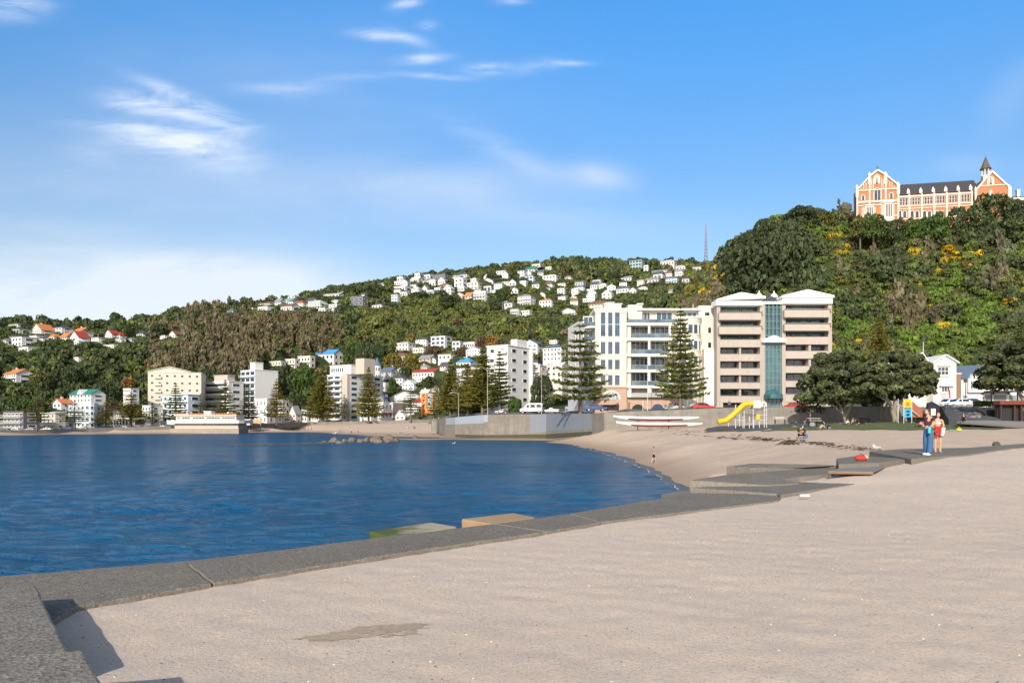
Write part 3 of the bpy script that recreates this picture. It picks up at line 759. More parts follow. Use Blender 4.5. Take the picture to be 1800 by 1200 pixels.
HOUSES = []
def house(px0, px1, py, h, roof, rh, wall, rc, fl, nf, ns, label, yaw=-27, split=.7, cat='house', group=None, Y=None, chimney=False, deck=False, wide=.55, tall=.5, glass=GLASS, skirt=4.0, name='house', dy=0, mull=0, rearb=None):
    """a house whose near corner edge divides its width px0..px1 into a lit front face and a side face"""
    pxc = px0 + (px1 - px0) * split if yaw < 0 else px1 - (px1 - px0) * split
    if Y is None:
        Y = ray_land(pxc, py)
        if Y is None: Y = ray_land(pxc, py + 6) or 700.0
    Y += dy
    s_ = Y / F; th = abs(R(yaw)); w = (px1 - px0) * s_
    a = w * split / math.cos(th); b_ = max(w * (1 - split) / max(math.sin(th), .12), a * .45 if not rearb else rearb)
    H_ = h * s_; rH = rh * s_
    root = thing(name, label, cat, W(pxc, py, Y), R(yaw), group)
    sgn = 1 if yaw < 0 else -1           # front runs to the left of the corner for houses turned left
    x0, x1 = (-a, 0) if sgn > 0 else (0, a)
    wm = MB(); rm = MB(); ov = min(.5, .06 * a + .1); th_ = .22
    if roof == 'T':
        wm.vprism([(x0, -skirt), (x1, -skirt), (x1, H_), ((x0 + x1) / 2, H_ + rH), (x0, H_)], 0, b_)
        xm = (x0 + x1) / 2; sl_ = rH / (a / 2)
        rm.vprism([(x0 - ov, H_ - ov * sl_ + .02), (xm, H_ + rH + .02), (x1 + ov, H_ - ov * sl_ + .02), (x1 + ov, H_ - ov * sl_ + th_), (xm, H_ + rH + th_ + .05), (x0 - ov, H_ - ov * sl_ + th_)], -ov, b_ + ov)
    elif roof == 'G':
        wm.hprism([(0, -skirt), (b_, -skirt), (b_, H_), (b_ / 2, H_ + rH), (0, H_)], x0, x1)
        sl_ = rH / (b_ / 2)
        rm.hprism([(-ov, H_ - ov * sl_ + .02), (b_ / 2, H_ + rH + .02), (b_ + ov, H_ - ov * sl_ + .02), (b_ + ov, H_ - ov * sl_ + th_), (b_ / 2, H_ + rH + th_ + .05), (-ov, H_ - ov * sl_ + th_)], x0 - ov, x1 + ov)
    elif roof == 'H':
        wm.box(x0, x1, 0, b_, -skirt, H_)
        rm.box(x0 - ov, x1 + ov, -ov, b_ + ov, H_ + .003, H_ + .15)
        i0 = min(a, b_) * .46
        rm.box(x0 - ov + .05, x1 + ov - .05, -ov + .05, b_ + ov - .05, H_ + .153, H_ + .15 + rH, 0, (i0, i0))
    elif roof == 'M':
        wm.hprism([(0, -skirt), (b_, -skirt), (b_, H_ + rH), (0, H_)], x0, x1)
        rm.hprism([(-ov, H_ - .05), (b_ + ov, H_ + rH + .05), (b_ + ov, H_ + rH + .3), (-ov, H_ + .2)], x0 - ov, x1 + ov)
    else:
        wm.box(x0, x1, 0, b_, -skirt, H_)
        rm.box(x0 - ov * .5, x1 + ov * .5, -ov * .5, b_ + ov * .5, H_ + .003, H_ + max(.3, rH))
    wm.build('wall', WALLS[wall], root); ro = rm.build('roof', ROOFS[rc] if rc in ROOFS else WALLS[rc], root)
    if chimney:
        c = MB(); cx = x0 + (x1 - x0) * .3; c.box(cx, cx + .8, b_ * .45, b_ * .45 + .8, H_, H_ + rH + 1.0); c.box(cx - .08, cx + .88, b_ * .45 - .08, b_ * .45 + .88, H_ + rH + 1.002, H_ + rH + 1.15)
        c.build('chimney', WALLS['rose'], ro)
    fh = H_ / fl
    for k in range(fl):
        zc = fh * (k + .52)
        for i in range(nf):
            bw = (a - .4) / nf
            add_win(root, x0 + .2 + bw * (i + .5), 0, zc, bw * wide, fh * tall, glass=glass, mull=mull)
        for i in range(ns):
            bw = (b_ - .4) / ns
            add_win(root, 0, .2 + bw * (i + .5), zc, bw * min(wide, .5), fh * tall, True, rz=sgn * math.pi / 2, glass=glass)
        if deck and (k > 0 or deck == 2):
            d_ = MB(); d_.box(x0 + .1, x1 - .1, -1.3, -.004, fh * k - .15, fh * k + .02); 
            for q in range(2): d_.box(x0 + .1, x1 - .1, -1.3, -1.24, fh * k + .45 + q * .5, fh * k + .52 + q * .5)
            n_ = max(2, int(a / 1.6))
            for q in range(n_ + 1):
                xx = x0 + .1 + (a - .26) * q / n_; d_.box(xx, xx + .06, -1.32, -1.22, fh * k + .023, fh * k + 1.05)
            d_.build('balcony', FRAME, root)
    HOUSE_RECTS.append((px0 - 1, px1 + 1, py - h - rh, py, Y))
    HOUSES.append(root)
    return root

g_ = 'houses on the ridge and hillside'
for row in [
 # --- far left ridge
 (6, 42, 575, 6, 'H', 3, 'lgrey', 'grey', 1, 4, 1, 'grey roofed house on the ridge at the far left edge'),
 (10, 44, 587, 9, 'F', 1, 'green', 'grey', 1, 3, 1, 'pale green modern house with wide glass below the far left ridge', dict(wide=.85, tall=.7, glass=BLUEGLASS)),
 (48, 83, 588, 9, 'T', 11, 'white', 'orange', 2, 4, 1, 'white gabled house with large orange roof, leftmost orange roof on the ridge', dict(chimney=True)),
 (46, 72, 596, 6, 'F', 1, 'white', 'lgrey', 1, 3, 1, 'low white flat house just below the leftmost orange roof'),
 (86, 118, 586, 11, 'H', 4, 'white', 'dgrey', 2, 3, 1, 'white dark roofed house between two orange roofed houses on left ridge'),
 (81, 101, 597, 6, 'H', 5, 'warm', 'orange', 1, 2, 1, 'small cottage with hipped orange roof below the white dark roofed house'),
 (101, 124, 597, 6, 'G', 7, 'white', 'orange', 1, 3, 1, 'low house with long orange tiled slope on left ridge'),
 (122, 153, 588, 7, 'G', 7, 'white', 'orange', 1, 4, 1, 'white house with bright orange roof standing highest behind the gables', dict(chimney=True)),
 (116, 148, 601, 9, 'T', 11, 'white', 'red', 2, 3, 1, 'white house with broad steep front gable and red roof edge'),
 (155, 181, 601, 8, 'F', 1, 'white', 'grey', 2, 3, 1, 'flat white house right of the broad steep gable'),
 (180, 203, 594, 8, 'T', 7, 'white', 'red', 2, 3, 1, 'white gabled house with dark red roof near the small ridge pine'),
 (197, 217, 594, 5, 'H', 5, 'white', 'red', 1, 2, 1, 'small white bungalow with low red hipped roof on left ridge'),
 (166, 214, 612, 6, 'F', 1, 'white', 'white', 1, 6, 1, 'long low white terrace below the dark red gable'),
 (11, 50, 608, 16, 'F', 1, 'white', 'lgrey', 2, 3, 1, 'tall white flat roofed house with square windows on left slope'),
 (24, 60, 619, 9, 'F', 1, 'white', 'white', 1, 3, 1, 'white block stepping down below the tall flat roofed house'),
 (-6, 17, 606, 8, 'H', 3, 'lgrey', 'grey', 1, 2, 1, 'grey house cut by the left edge of the picture'),
 (236, 258, 592, 6, 'H', 5, 'white', 'dgrey', 1, 3, 1, 'white house with dark hipped roof between ridge pine and round tree'),
 (278, 295, 595, 5, 'F', 1, 'white', 'lgrey', 1, 2, 1, 'small white house under the round ridge tree'),
 (294, 314, 593, 6, 'T', 6, 'warm', 'brown', 1, 2, 1, 'pale gabled house with tan wall right of the round ridge tree'),
 (126, 143, 637, 9, 'F', 1, 'white', 'lgrey', 2, 2, 1, 'small white house alone in the dark wooded slope'),
 (-4, 42, 673, 17, 'G', 8, 'white', 'orange', 2, 5, 1, 'large white villa with orange roof on the wooded slope at left edge', dict(chimney=True, deck=1)),
 # --- the spur in the middle left
 (396, 415, 549, 3, 'H', 4, 'blue', 'slate', 1, 2, 1, 'house with blue grey roof at the left end of the spur top'),
 (437, 484, 545, 6, 'F', 1, 'white', 'white', 1, 7, 1, 'long white terrace wall house at left of the spur top'),
 (450, 484, 537, 5, 'G', 4, 'rose', 'brown', 1, 5, 1, 'row of reddish roofed cottages above the long white terrace'),
 (481, 498, 534, 5, 'G', 5, 'lgrey', 'grey', 1, 2, 1, 'grey gabled cottage above the reddish roofed cottages'),
 (496, 521, 533, 6, 'G', 5, 'lgrey', 'teal', 1, 3, 1, 'house with pale teal roof on the spur top'),
 (504, 524, 524, 4, 'H', 4, 'lgrey', 'lgrey', 1, 2, 1, 'pale grey house topmost at the spur left of the dark trees'),
 (490, 522, 546, 9, 'G', 5, 'white', 'brown', 1, 4, 1, 'white house with low brown roof at the edge of the bush'),
 (534, 575, 543, 10, 'H', 8, 'white', 'pgreen', 2, 5, 2, 'large white house with pale green hipped roof on spur', dict(deck=1)),
 (558, 577, 548, 6, 'F', 1, 'white', 'white', 1, 2, 1, 'low white annexe below the pale green hipped roof'),
 (576, 599, 551, 16, 'F', 1, 'white', 'white', 3, 2, 1, 'white three level stepped house at the edge of the bush', dict(deck=1)),
 (562, 610, 521, 4, 'G', 8, 'lgrey', 'lgrey', 1, 5, 1, 'big house with long pale grey roof on the skyline'),
 (604, 653, 537, 16, 'F', 1, 'dgrey', 'grey', 2, 4, 2, 'dark modern flat roofed house with orange and white panels', dict(wide=.8, glass=BLUEGLASS)),
 (652, 678, 541, 6, 'H', 4, 'white', 'dgrey', 1, 3, 1, 'small white bungalow with dark hipped roof alone above green slope'),
 (665, 678, 503, 4, 'H', 3, 'white', 'grey', 1, 2, 1, 'tiny white house on the skyline left of the stepped terraces'),
 # --- ridge above the green slope
 (691, 721, 511, 8, 'F', 1, 'white', 'white', 1, 4, 1, 'lowest white tier of the stepped terraces on ridge', dict(deck=2)),
 (692, 716, 501, 7, 'F', 1, 'white', 'white', 1, 4, 1, 'middle white tier of the stepped terraces on ridge', dict(dy=6)),
 (697, 712, 494, 7, 'F', 1, 'white', 'white', 1, 2, 1, 'topmost white tier of the stepped terraces on ridge', dict(dy=14)),
 (720, 742, 497, 6, 'G', 6, 'lgrey', 'lgrey', 1, 3, 1, 'pale grey gabled house right of the stepped terraces'),
 (742, 770, 499, 7, 'G', 5, 'white', 'grey', 1, 4, 1, 'long white house under grey roof beside the pale gable'),
 (769, 787, 499, 7, 'T', 6, 'white', 'grey', 1, 3, 1, 'white house with a wide front gable below the dark house'),
 (759, 793, 488, 7, 'F', 1, 'dgrey', 'dgrey', 1, 3, 1, 'dark flat roofed house on the skyline'),
 (793, 833, 487, 5, 'H', 5, 'white', 'slate', 1, 5, 1, 'wide white house with blue grey hipped roof on skyline'),
 (798, 820, 503, 14, 'F', 1, 'white', 'white', 2, 2, 1, 'white cube house with an arched lower window'),
 (820, 848, 508, 12, 'H', 4, 'warm', 'lgrey', 2, 3, 1, 'cream two storey house right of the white cube house'),
 (848, 874, 500, 7, 'T', 5, 'white', 'grey', 1, 3, 1, 'white gabled house above the house with blue windows'),
 (850, 868, 512, 9, 'F', 1, 'white', 'lgrey', 1, 2, 1, 'white house with big blue windows below a gable', dict(wide=.8, tall=.7, glass=BLUEGLASS)),
 (882, 906, 499, 5, 'F', 1, 'rose', 'brown', 1, 4, 1, 'long low reddish house right of the dark ridge trees'),
 (872, 895, 484, 8, 'F', 1, 'white', 'lgrey', 2, 3, 1, 'white box house on skyline left of the round pine crown'),
 (913, 947, 497, 12, 'F', 1, 'blue', 'slate', 2, 4, 1, 'blue grey glass fronted house below the skyline pines', dict(wide=.85, tall=.65, glass=BLUEGLASS)),
 (910, 926, 484, 9, 'M', 3, 'white', 'slate', 2, 2, 1, 'pale tall house right of the round pine crown'),
 (924, 946, 478, 6, 'G', 5, 'lgrey', 'green', 1, 3, 1, 'house with dark green roof high on the ridge'),
 (935, 955, 470, 6, 'F', 1, 'white', 'lgrey', 1, 2, 1, 'white house topmost on the ridge above the green roof'),
 (779, 798, 521, 15, 'T', 7, 'white', 'lgrey', 3, 2, 1, 'tall narrow white house with steep front gable'),
 (801, 817, 527, 8, 'T', 5, 'pink', 'white', 1, 2, 1, 'pink cottage with white gable below the ridge'),
 (817, 833, 525, 6, 'G', 6, 'rose', 'orange', 1, 2, 1, 'cottage with orange red roof beside the pink cottage'),
 (832, 862, 531, 17, 'F', 3, 'white', 'white', 3, 4, 1, 'large white house with rows of dark balconies', dict(deck=1, wide=.7)),
 (898, 915, 516, 7, 'T', 4, 'white', 'lgrey', 1, 2, 1, 'small white gabled house above the three storey house'),
 (910, 942, 537, 17, 'H', 5, 'white', 'grey', 3, 5, 2, 'three storey white house with grey hipped roof', dict(deck=1)),
 (897, 917, 556, 13, 'F', 1, 'lgrey', 'grey', 3, 4, 1, 'grey house with dark stacked balconies above the green slope', dict(deck=1, wide=.8)),
 (917, 936, 556, 10, 'F', 1, 'white', 'white', 2, 2, 1, 'plain white house joined to the grey balconied house'),
 (883, 895, 534, 5, 'M', 2, 'pgreen' if False else 'green', 'pgreen', 1, 2, 1, 'low pale green house among dark trees'),
 (687, 703, 532, 14, 'F', 1, 'blue', 'lgrey', 3, 2, 1, 'glassy pale blue house stepping down the left end', dict(wide=.85, tall=.6, glass=RAILGLASS)),
 (703, 720, 521, 8, 'M', 3, 'white', 'white', 1, 3, 1, 'white house right of the glassy pale blue house'),
 (722, 741, 517, 10, 'H', 4, 'white', 'lgrey', 2, 3, 1, 'white house with pale blue windows in the lower row', dict(glass=RAILGLASS)),
 (741, 755, 514, 7, 'T', 6, 'lgrey', 'grey', 1, 2, 1, 'grey house with front gable in the lower row'),
 (750, 766, 518, 8, 'F', 1, 'blue', 'lgrey', 1, 3, 1, 'low glass house below the front gable', dict(wide=.85, tall=.7, glass=RAILGLASS)),
 (763, 777, 514, 8, 'F', 1, 'white', 'white', 1, 2, 1, 'white flat house left of the tall narrow gable'),
 # --- right part of the ridge
 (954, 987, 496, 13, 'H', 3, 'white', 'white', 2, 4, 1, 'large white L shaped house on the dark slope'),
 (959, 973, 474, 5, 'F', 1, 'white', 'lgrey', 1, 2, 1, 'small white house close under the skyline bush'),
 (1011, 1031, 502, 7, 'M', 4, 'grey', 'grey', 1, 3, 1, 'grey house with tilted roof on the dark slope'),
 (1038, 1063, 499, 7, 'F', 1, 'grey', 'lgrey', 1, 5, 1, 'long grey flat house on the dark slope'),
 (1090, 1118, 494, 7, 'G', 4, 'lgrey', 'grey', 1, 4, 1, 'grey and white house below the teal glass house', dict(deck=2)),
 (1108, 1136, 473, 17, 'M', 3, 'teal', 'slate', 3, 4, 1, 'big teal glass house breaking the skyline', dict(wide=.9, tall=.75, glass=TEALGLASS)),
 (1132, 1142, 478, 11, 'F', 1, 'white', 'white', 2, 1, 1, 'narrow white tower house beside the teal glass house'),
 (1163, 1194, 466, 8, 'H', 4, 'warm', 'lgrey', 1, 5, 1, 'pale house on the skyline left of the lattice mast'),
 (1148, 1183, 482, 7, 'G', 4, 'lgrey', 'grey', 1, 6, 1, 'long grey white house with many windows under skyline'),
 (1186, 1212, 474, 6, 'H', 4, 'lgrey', 'lgrey', 1, 4, 1, 'pale hip roofed house under the skyline near the mast'),
 (1219, 1237, 475, 6, 'M', 3, 'lgrey', 'lgrey', 1, 2, 1, 'pale mono pitch house nearest the lattice mast'),
 (1136, 1166, 496, 6, 'G', 5, 'rose', 'grey', 1, 4, 1, 'brownish grey roofed house in the lower right row'),
 (1172, 1197, 498, 10, 'G', 4, 'blue', 'slate', 2, 4, 1, 'blue grey two storey house in the lower right row', dict(deck=1)),
 (1200, 1216, 497, 8, 'H', 3, 'grey', 'dgrey', 1, 2, 1, 'grey house half hidden by the near hill'),
 (951, 973, 511, 5, 'M', 2, 'green', 'pgreen', 1, 3, 1, 'low house with pale green roof on mid slope'),
 (980, 997, 517, 10, 'F', 1, 'white', 'lgrey', 2, 2, 1, 'white two storey box house on mid slope'),
 (1005, 1021, 516, 8, 'H', 3, 'white', 'white', 2, 2, 1, 'small white hip roofed house right of the box house'),
 (1032, 1049, 513, 5, 'F', 1, 'white', 'lgrey', 1, 3, 1, 'white low house above the blue roofed gable'),
 (1031, 1055, 522, 5, 'G', 4, 'white', 'slate', 1, 3, 1, 'white cottage with blue grey roof on mid slope'),
 (1059, 1081, 525, 10, 'T', 6, 'white', 'white', 2, 2, 1, 'white gabled house above the cream roofed house'),
 (1085, 1113, 514, 8, 'G', 4, 'white', 'slate', 1, 4, 1, 'white house with blue roof on the right mid slope'),
 (1107, 1123, 516, 6, 'T', 5, 'white', 'lgrey', 1, 2, 1, 'small white gable between two wider houses at right'),
 (1122, 1145, 511, 5, 'H', 4, 'white', 'lgrey', 1, 4, 1, 'white hip roofed bungalow at right mid slope'),
 (1171, 1186, 515, 4, 'G', 3, 'lgrey', 'grey', 1, 2, 1, 'small grey house in brown scrub near the near hill'),
 (948, 978, 541, 14, 'H', 4, 'white', 'orange', 2, 4, 1, 'tall white house with orange roof edges on the mid slope', dict(chimney=True)),
 (1003, 1018, 526, 3, 'H', 3, 'warm', 'warm', 1, 2, 1, 'tiny cream roofed cottage on mid slope'),
 (1025, 1038, 531, 6, 'F', 1, 'white', 'white', 1, 2, 1, 'white cube cottage left of the cream house'),
 (1035, 1073, 543, 10, 'G', 6, 'cream', 'brown', 2, 5, 1, 'big cream house with brown roof above the cream apartments'),
 (987, 1021, 554, 8, 'T', 5, 'white', 'lgrey', 2, 4, 1, 'white gabled house with verandah low on the slope', dict(deck=1)),
 # --- lower hillside above the waterfront
 (693, 728, 617, 15, 'H', 3, 'warm', 'lgrey', 2, 4, 2, 'large square cream house, leftmost above the red roofs'),
 (724, 753, 620, 9, 'F', 1, 'warm', 'lgrey', 1, 4, 1, 'low cream wing in front of the grey roofed villa'),
 (729, 758, 609, 13, 'H', 4, 'white', 'dgrey', 2, 4, 1, 'white villa with dark grey hipped roof'),
 (756, 793, 613, 22, 'F', 1, 'white', 'white', 3, 3, 1, 'white modern block with tall blue windows', dict(wide=.75, tall=.7, glass=BLUEGLASS)),
 (794, 814, 616, 16, 'F', 1, 'white', 'lgrey', 2, 2, 1, 'smaller white block with blue windows', dict(wide=.8, tall=.65, glass=BLUEGLASS)),
 (813, 848, 610, 8, 'F', 2, 'lgrey', 'lgrey', 1, 6, 1, 'long grey house with a colonnade under a flat roof', dict(wide=.75)),
 (818, 855, 625, 11, 'T', 6, 'white', 'grey', 2, 5, 2, 'white gabled house in front of the colonnade'),
 (687, 723, 637, 12, 'H', 6, 'beige', 'brown', 2, 4, 1, 'beige house with hipped red brown roof'),
 (735, 766, 640, 11, 'G', 6, 'tan', 'grey', 2, 3, 1, 'tan house with long grey roof among shrubs'),
 (769, 802, 632, 9, 'F', 1, 'white', 'lgrey', 1, 3, 1, 'white flat bungalow with two square windows'),
 (801, 838, 643, 7, 'H', 8, 'warm', 'blue', 1, 4, 1, 'house with bright blue hipped roof', dict(chimney=True)),
 (802, 823, 665, 17, 'F', 1, 'white', 'lgrey', 3, 2, 1, 'white stacked verandahs below the bright blue roof', dict(deck=1)),
 (785, 800, 644, 6, 'F', 1, 'cream', 'grey', 1, 2, 1, 'small cream shed left of the bright blue roof'),
 (722, 779, 663, 10, 'G', 7, 'white', 'red', 1, 7, 1, 'long white house with bright red roof and dormers', dict(chimney=True)),
 (728, 747, 671, 8, 'F', 1, 'white', 'white', 1, 3, 1, 'white lower wing below the bright red roof'),
 (668, 696, 664, 12, 'G', 7, 'grey', 'slate', 2, 3, 1, 'grey house with blue slate roof beside the turret'),
 (681, 719, 678, 14, 'H', 6, 'white', 'dgrey', 2, 4, 1, 'white house with dark hipped roof and side windows'),
 (653, 696, 681, 6, 'G', 5, 'white', 'dgrey', 1, 5, 1, 'low white house with dark roof below the turret'),
 (705, 737, 686, 12, 'T', 7, 'blue', 'lgrey', 2, 4, 1, 'pale blue white weatherboard house with wide gable'),
 (898, 934, 612, 13, 'F', 1, 'white', 'white', 2, 3, 1, 'white flat house behind the tall white apartment block'),
 (918, 956, 624, 20, 'T', 8, 'white', 'slate', 3, 3, 1, 'white gabled house right of the white apartment block'),
 (955, 1000, 634, 24, 'H', 6, 'white', 'slate', 3, 5, 2, 'big white house with slate roof and rooftop room'),
 (966, 984, 604, 6, 'F', 1, 'white', 'lgrey', 1, 3, 1, 'white rooftop lookout room above the slate roof'),
 (918, 962, 690, 48, 'F', 1, 'rose', 'white', 4, 3, 1, 'pinkish apartment house with glass balconies', dict(deck=1, wide=.75, Y=245)),
 (960, 1000, 672, 30, 'F', 1, 'rose', 'white', 3, 3, 1, 'pink and white stepped apartment house below the slate roof', dict(Y=250)),
]:
    kw = row[12] if len(row) > 12 else {}
    house(*row[:12], group=g_, **kw)

rf = random.Random(12)
for k, (px, py) in enumerate([(700, 516), (712, 503), (728, 506), (735, 489), (752, 491), (762, 503), (781, 509), (806, 493), (812, 512), (834, 496), (842, 517), (858, 491), (868, 515), (878, 506), (890, 490), (903, 503), (921, 505), (930, 489), (944, 506), (952, 484), (966, 505), (990, 505), (1000, 492), (1022, 512), (1046, 508), (1062, 506), (1078, 512), (1098, 504), (1128, 500), (1160, 489), (1178, 488), (1196, 484), (880, 545), (896, 540), (955, 524), (990, 528), (1012, 536), (1042, 526), (1075, 538), (512, 538), (528, 540), (545, 534), (590, 534), (640, 525), (20, 598), (72, 600), (135, 606), (150, 594), (208, 602), (228, 602)]):
    w = rf.uniform(13, 21); house(px - w / 2, px + w / 2, py, rf.uniform(5.5, 9.5), rf.choice('GTHFM'), rf.uniform(2.5, 5), rf.choice(['white', 'white', 'white', 'warm', 'lgrey', 'blue']), rf.choice(['lgrey', 'grey', 'dgrey', 'white', 'slate', 'brown']), rf.choice([1, 2]), rf.choice([2, 3]), 1, 'small pale house tucked between larger houses and trees on the hillside', yaw=rf.uniform(-38, -15), group='small infill houses on the hillside', tall=.45)
# turret of the grey house
r_ = thing('turret_house', 'white round turret with pointed slate cap', 'house', W(663, 668, 470), 0)
b_ = MB(); b_.lathe([(2.6, -4), (2.6, 9.2)], 10); b_.lathe([(2.75, 4.2), (2.75, 4.6)], 10); b_.build('wall', WALLS['white'], r_)
b_ = MB(); b_.lathe([(3.1, 9.2), (3.1, 9.4), (1.4, 11.6), (.05, 14.5)], 10); b_.build('roof', ROOFS['slate'], r_)
for k in range(5):
    a = -math.pi / 2 + (k - 2) * .62
    for z in (2.2, 6.8): add_win(r_, 2.62 * math.cos(a), 2.62 * math.sin(a), z, 1.0, 2.4, rz=a + math.pi / 2)
HOUSE_RECTS.append((654, 672, 636, 668, 470))
# ------------------------------------------------------------------ apartment blocks and shops along the water front
gw = 'buildings along the water front'
def wf(*row, **kw):
    kw.setdefault('cat', 'building'); kw.setdefault('group', gw)
    return house(*row, **kw)
wf(-14, 51, 754, 31, 'F', 1, 'dgrey', 'dgrey', 3, 5, 1, 'dark grey apartment building with white balconies at the left end', Y=285, deck=2, wide=.7, cat='apartments', split=.85)
wf(62, 104, 754, 28, 'M', 2, 'cream', 'lgrey', 3, 3, 1, 'cream plastered building behind the leftmost tall pine', Y=300, split=.84, wide=.35)
b8 = wf(104, 163, 752, 40, 'F', 1, 'blue', 'lgrey', 4, 5, 1, 'pale blue apartment building with round corner bay', Y=305, deck=1, split=.9, cat='apartments')
b_ = MB(); b_.lathe([(2.9, -3), (2.9, 9.9), (3.0, 9.95), (3.0, 10.3), (0.02, 10.32)], 14, (-.6, .6, 0)); b_.build('corner_bay', WALLS['blue'], b8)
for k in range(4):
    for j in range(4):
        a = -math.pi / 2 - .6 + j * .62; add_win(b8, -.6 + 2.92 * math.cos(a), .6 + 2.92 * math.sin(a), 1.3 + 2.35 * k, 1.1, 1.3, rz=a + math.pi / 2)
b7 = wf(106, 164, 707, 15, 'G', 8, 'white', 'green', 2, 6, 1, 'white boarding house with dark green roof above the blue apartments', Y=345, split=.93)
s7 = 345 / F
b_ = MB(); b_.vprism([(-9.6, 3.9), (-5.6, 3.9), (-7.6, 6.3)], -.7, 3.5); b_.build('gable', WALLS['white'], b7)
wf(86, 117, 717, 9, 'T', 7, 'white', 'orange', 1, 2, 1, 'white house with orange roof edges left of the green roof', Y=340, chimney=True)
wf(160, 178, 733, 8, 'T', 5, 'white', 'orange', 1, 2, 1, 'small cottage with orange roof right of the blue apartments', Y=330)
wf(212, 237, 698, 15, 'F', 1, 'white', 'lgrey', 2, 6, 1, 'white open colonnaded house left of the cream apartment block', Y=355, wide=.75)
wf(180, 246, 752, 20, 'F', 1, 'lgrey', 'lgrey', 1, 6, 1, 'low grey shop row behind two broad pines', Y=325, wide=.7, cat='shops')
b1 = wf(235, 343, 742, 88, 'F', 1.2, 'cream', 'warm', 7, 7, 2, 'tall cream apartment block with broad low gable on top', Y=372, yaw=17, split=.77, cat='apartments', wide=.4, tall=.4)
s_ = 372 / F
b_ = MB(); b_.vprism([(1.0, 88 * s_ + .36), (19.5, 88 * s_ + .36), (10.2, 88 * s_ + 2.7)], .3, 9); b_.build('pediment', WALLS['cream'], b1)
b_ = MB(); b_.vprism([(.4, 88 * s_ + .5), (10.2, 88 * s_ + 2.95), (20.1, 88 * s_ + .5), (20.1, 88 * s_ + .75), (10.2, 88 * s_ + 3.25), (.4, 88 * s_ + .75)], -.1, 9.3); b_.build('roof', ROOFS['warm'], b1)
for k in range(7):
    b_ = MB(); z = 3.6 * k + .5; b_.box(3.2, 6.2, -.9, -.004, z, z + .18); b_.box(3.2, 6.2, -.9, -.8, z + .183, z + 1.1); b_.build('balcony', WALLS['cream'], b1)
b2 = wf(272, 337, 744, 50, 'F', 1.2, 'blue', 'teal', 4, 5, 1, 'pale blue building with teal cornice in front of cream block', Y=340, split=.9, deck=1, cat='apartments')
wf(245, 274, 745, 32, 'F', 1, 'white', 'lgrey', 3, 3, 1, 'white building half hidden left of the pale blue building', Y=338)
b3 = wf(337, 413, 744, 74, 'F', 1, 'white', 'white', 6, 1, 1, 'white apartment block of long horizontal balcony bands', Y=395, split=.86, cat='apartments', wide=.9, tall=.42)
s_ = 395 / F; a3 = 76 * s_ * .86 / math.cos(R(27)); fh = 74 * s_ / 6
for k in range(6):
    b_ = MB(); b_.box(-a3 + .05, -.05, -1.5, -.15, fh * k - .1, fh * k + 1.1); b_.build('balcony', WALLS['white'], b3)
b_ = MB(); b_.box(-a3 * .55, -a3 * .1, 1, 6, 74 * s_ + .4, 74 * s_ + 3.4); b_.box(-a3 * .57, -a3 * .08, .8, 6.2, 74 * s_ + 3.403, 74 * s_ + 3.7); b_.build('lift_room', WALLS['beige'], b3)
b4 = wf(413, 477, 742, 92, 'F', 1, 'lgrey', 'white', 8, 3, 0, 'slim tower block with glassy front and blank grey side', Y=402, yaw=-38, split=.55, cat='apartments', wide=.85, tall=.6, glass=BLUEGLASS, deck=1)
s_ = 402 / F
b_ = MB(); b_.box(-7, -2.2, 1.5, 6.5, 92 * s_ + .35, 92 * s_ + 4.2); b_.box(-7.2, -2.0, 1.3, 6.7, 92 * s_ + 4.203, 92 * s_ + 4.5); b_.build('lift_room', WALLS['white'], b4)
wf(444, 478, 745, 44, 'F', 1, 'white', 'white', 3, 3, 1, 'white three storey house at the foot of the slim tower', Y=385, wide=.3, split=.75)
wf(476, 507, 744, 40, 'F', 1, 'lgrey', 'white', 3, 3, 1, 'pale grey building right of the slim tower foot', Y=412, wide=.3)
wf(506, 526, 743, 16, 'T', 14, 'rose', 'grey', 2, 2, 1, 'pink grey house with steep roof beside broad pines', Y=412)
wf(470, 506, 742, 10, 'F', 1, 'white', 'orange', 1, 4, 1, 'low white café with orange roof strip near the tower', Y=405)
wf(528, 545, 742, 22, 'F', 1, 'white', 'lgrey', 2, 2, 1, 'narrow white house between two tall olive pines', Y=415)
wf(541, 569, 742, 14, 'F', 1, 'white', 'white', 1, 4, 1, 'low white house with dark square windows under the pine', Y=415)
for k, (a, b_, py, h, lab) in enumerate([(470, 496, 650, 15, 'left end of the pale terrace with arched openings on the slope'), (495, 521, 649, 18, 'middle house of the pale terrace on the slope'), (520, 548, 647, 21, 'right house of the pale terrace beside the blue roof')]):
    wf(a, b_, py, h, 'F', 1, 'warm', 'white', 2, 4, 1, lab, deck=1, split=.9, cat='house', group='terrace on the wooded slope')
b6 = wf(546, 598, 644, 23, 'G', 8, 'white', 'blue', 2, 5, 2, 'tall white house with bright blue roof and trim', split=.78, cat='house')
b5 = wf(568, 660, 738, 80, 'F', 1, 'lgrey', 'white', 8, 3, 3, 'grey and white tower block with curved balconies on the left', Y=428, yaw=-33, split=.47, cat='apartments', wide=.8, tall=.55, glass=BLUEGLASS)
s_ = 428 / F; a5 = 92 * s_ * .47 / math.cos(R(33)); fh = 80 * s_ / 8
for k in range(8):
    b_ = MB(); pts = [(-a5 - .4, .1), (-a5 - .4, -1.2), (-a5 * .7, -2.3), (-a5 * .42, -2.3), (-a5 * .25, -1.6), (-a5 * .25, .1)]
    b_.prism(pts, fh * k - .1, fh * k + .95); b_.build('balcony', WALLS['white'], b5)
b_ = MB(); b_.box(-a5 * .24, .12, -.5, 1, -3, 80 * s_ + .6); b_.build('pier', WALLS['beige'], b5)
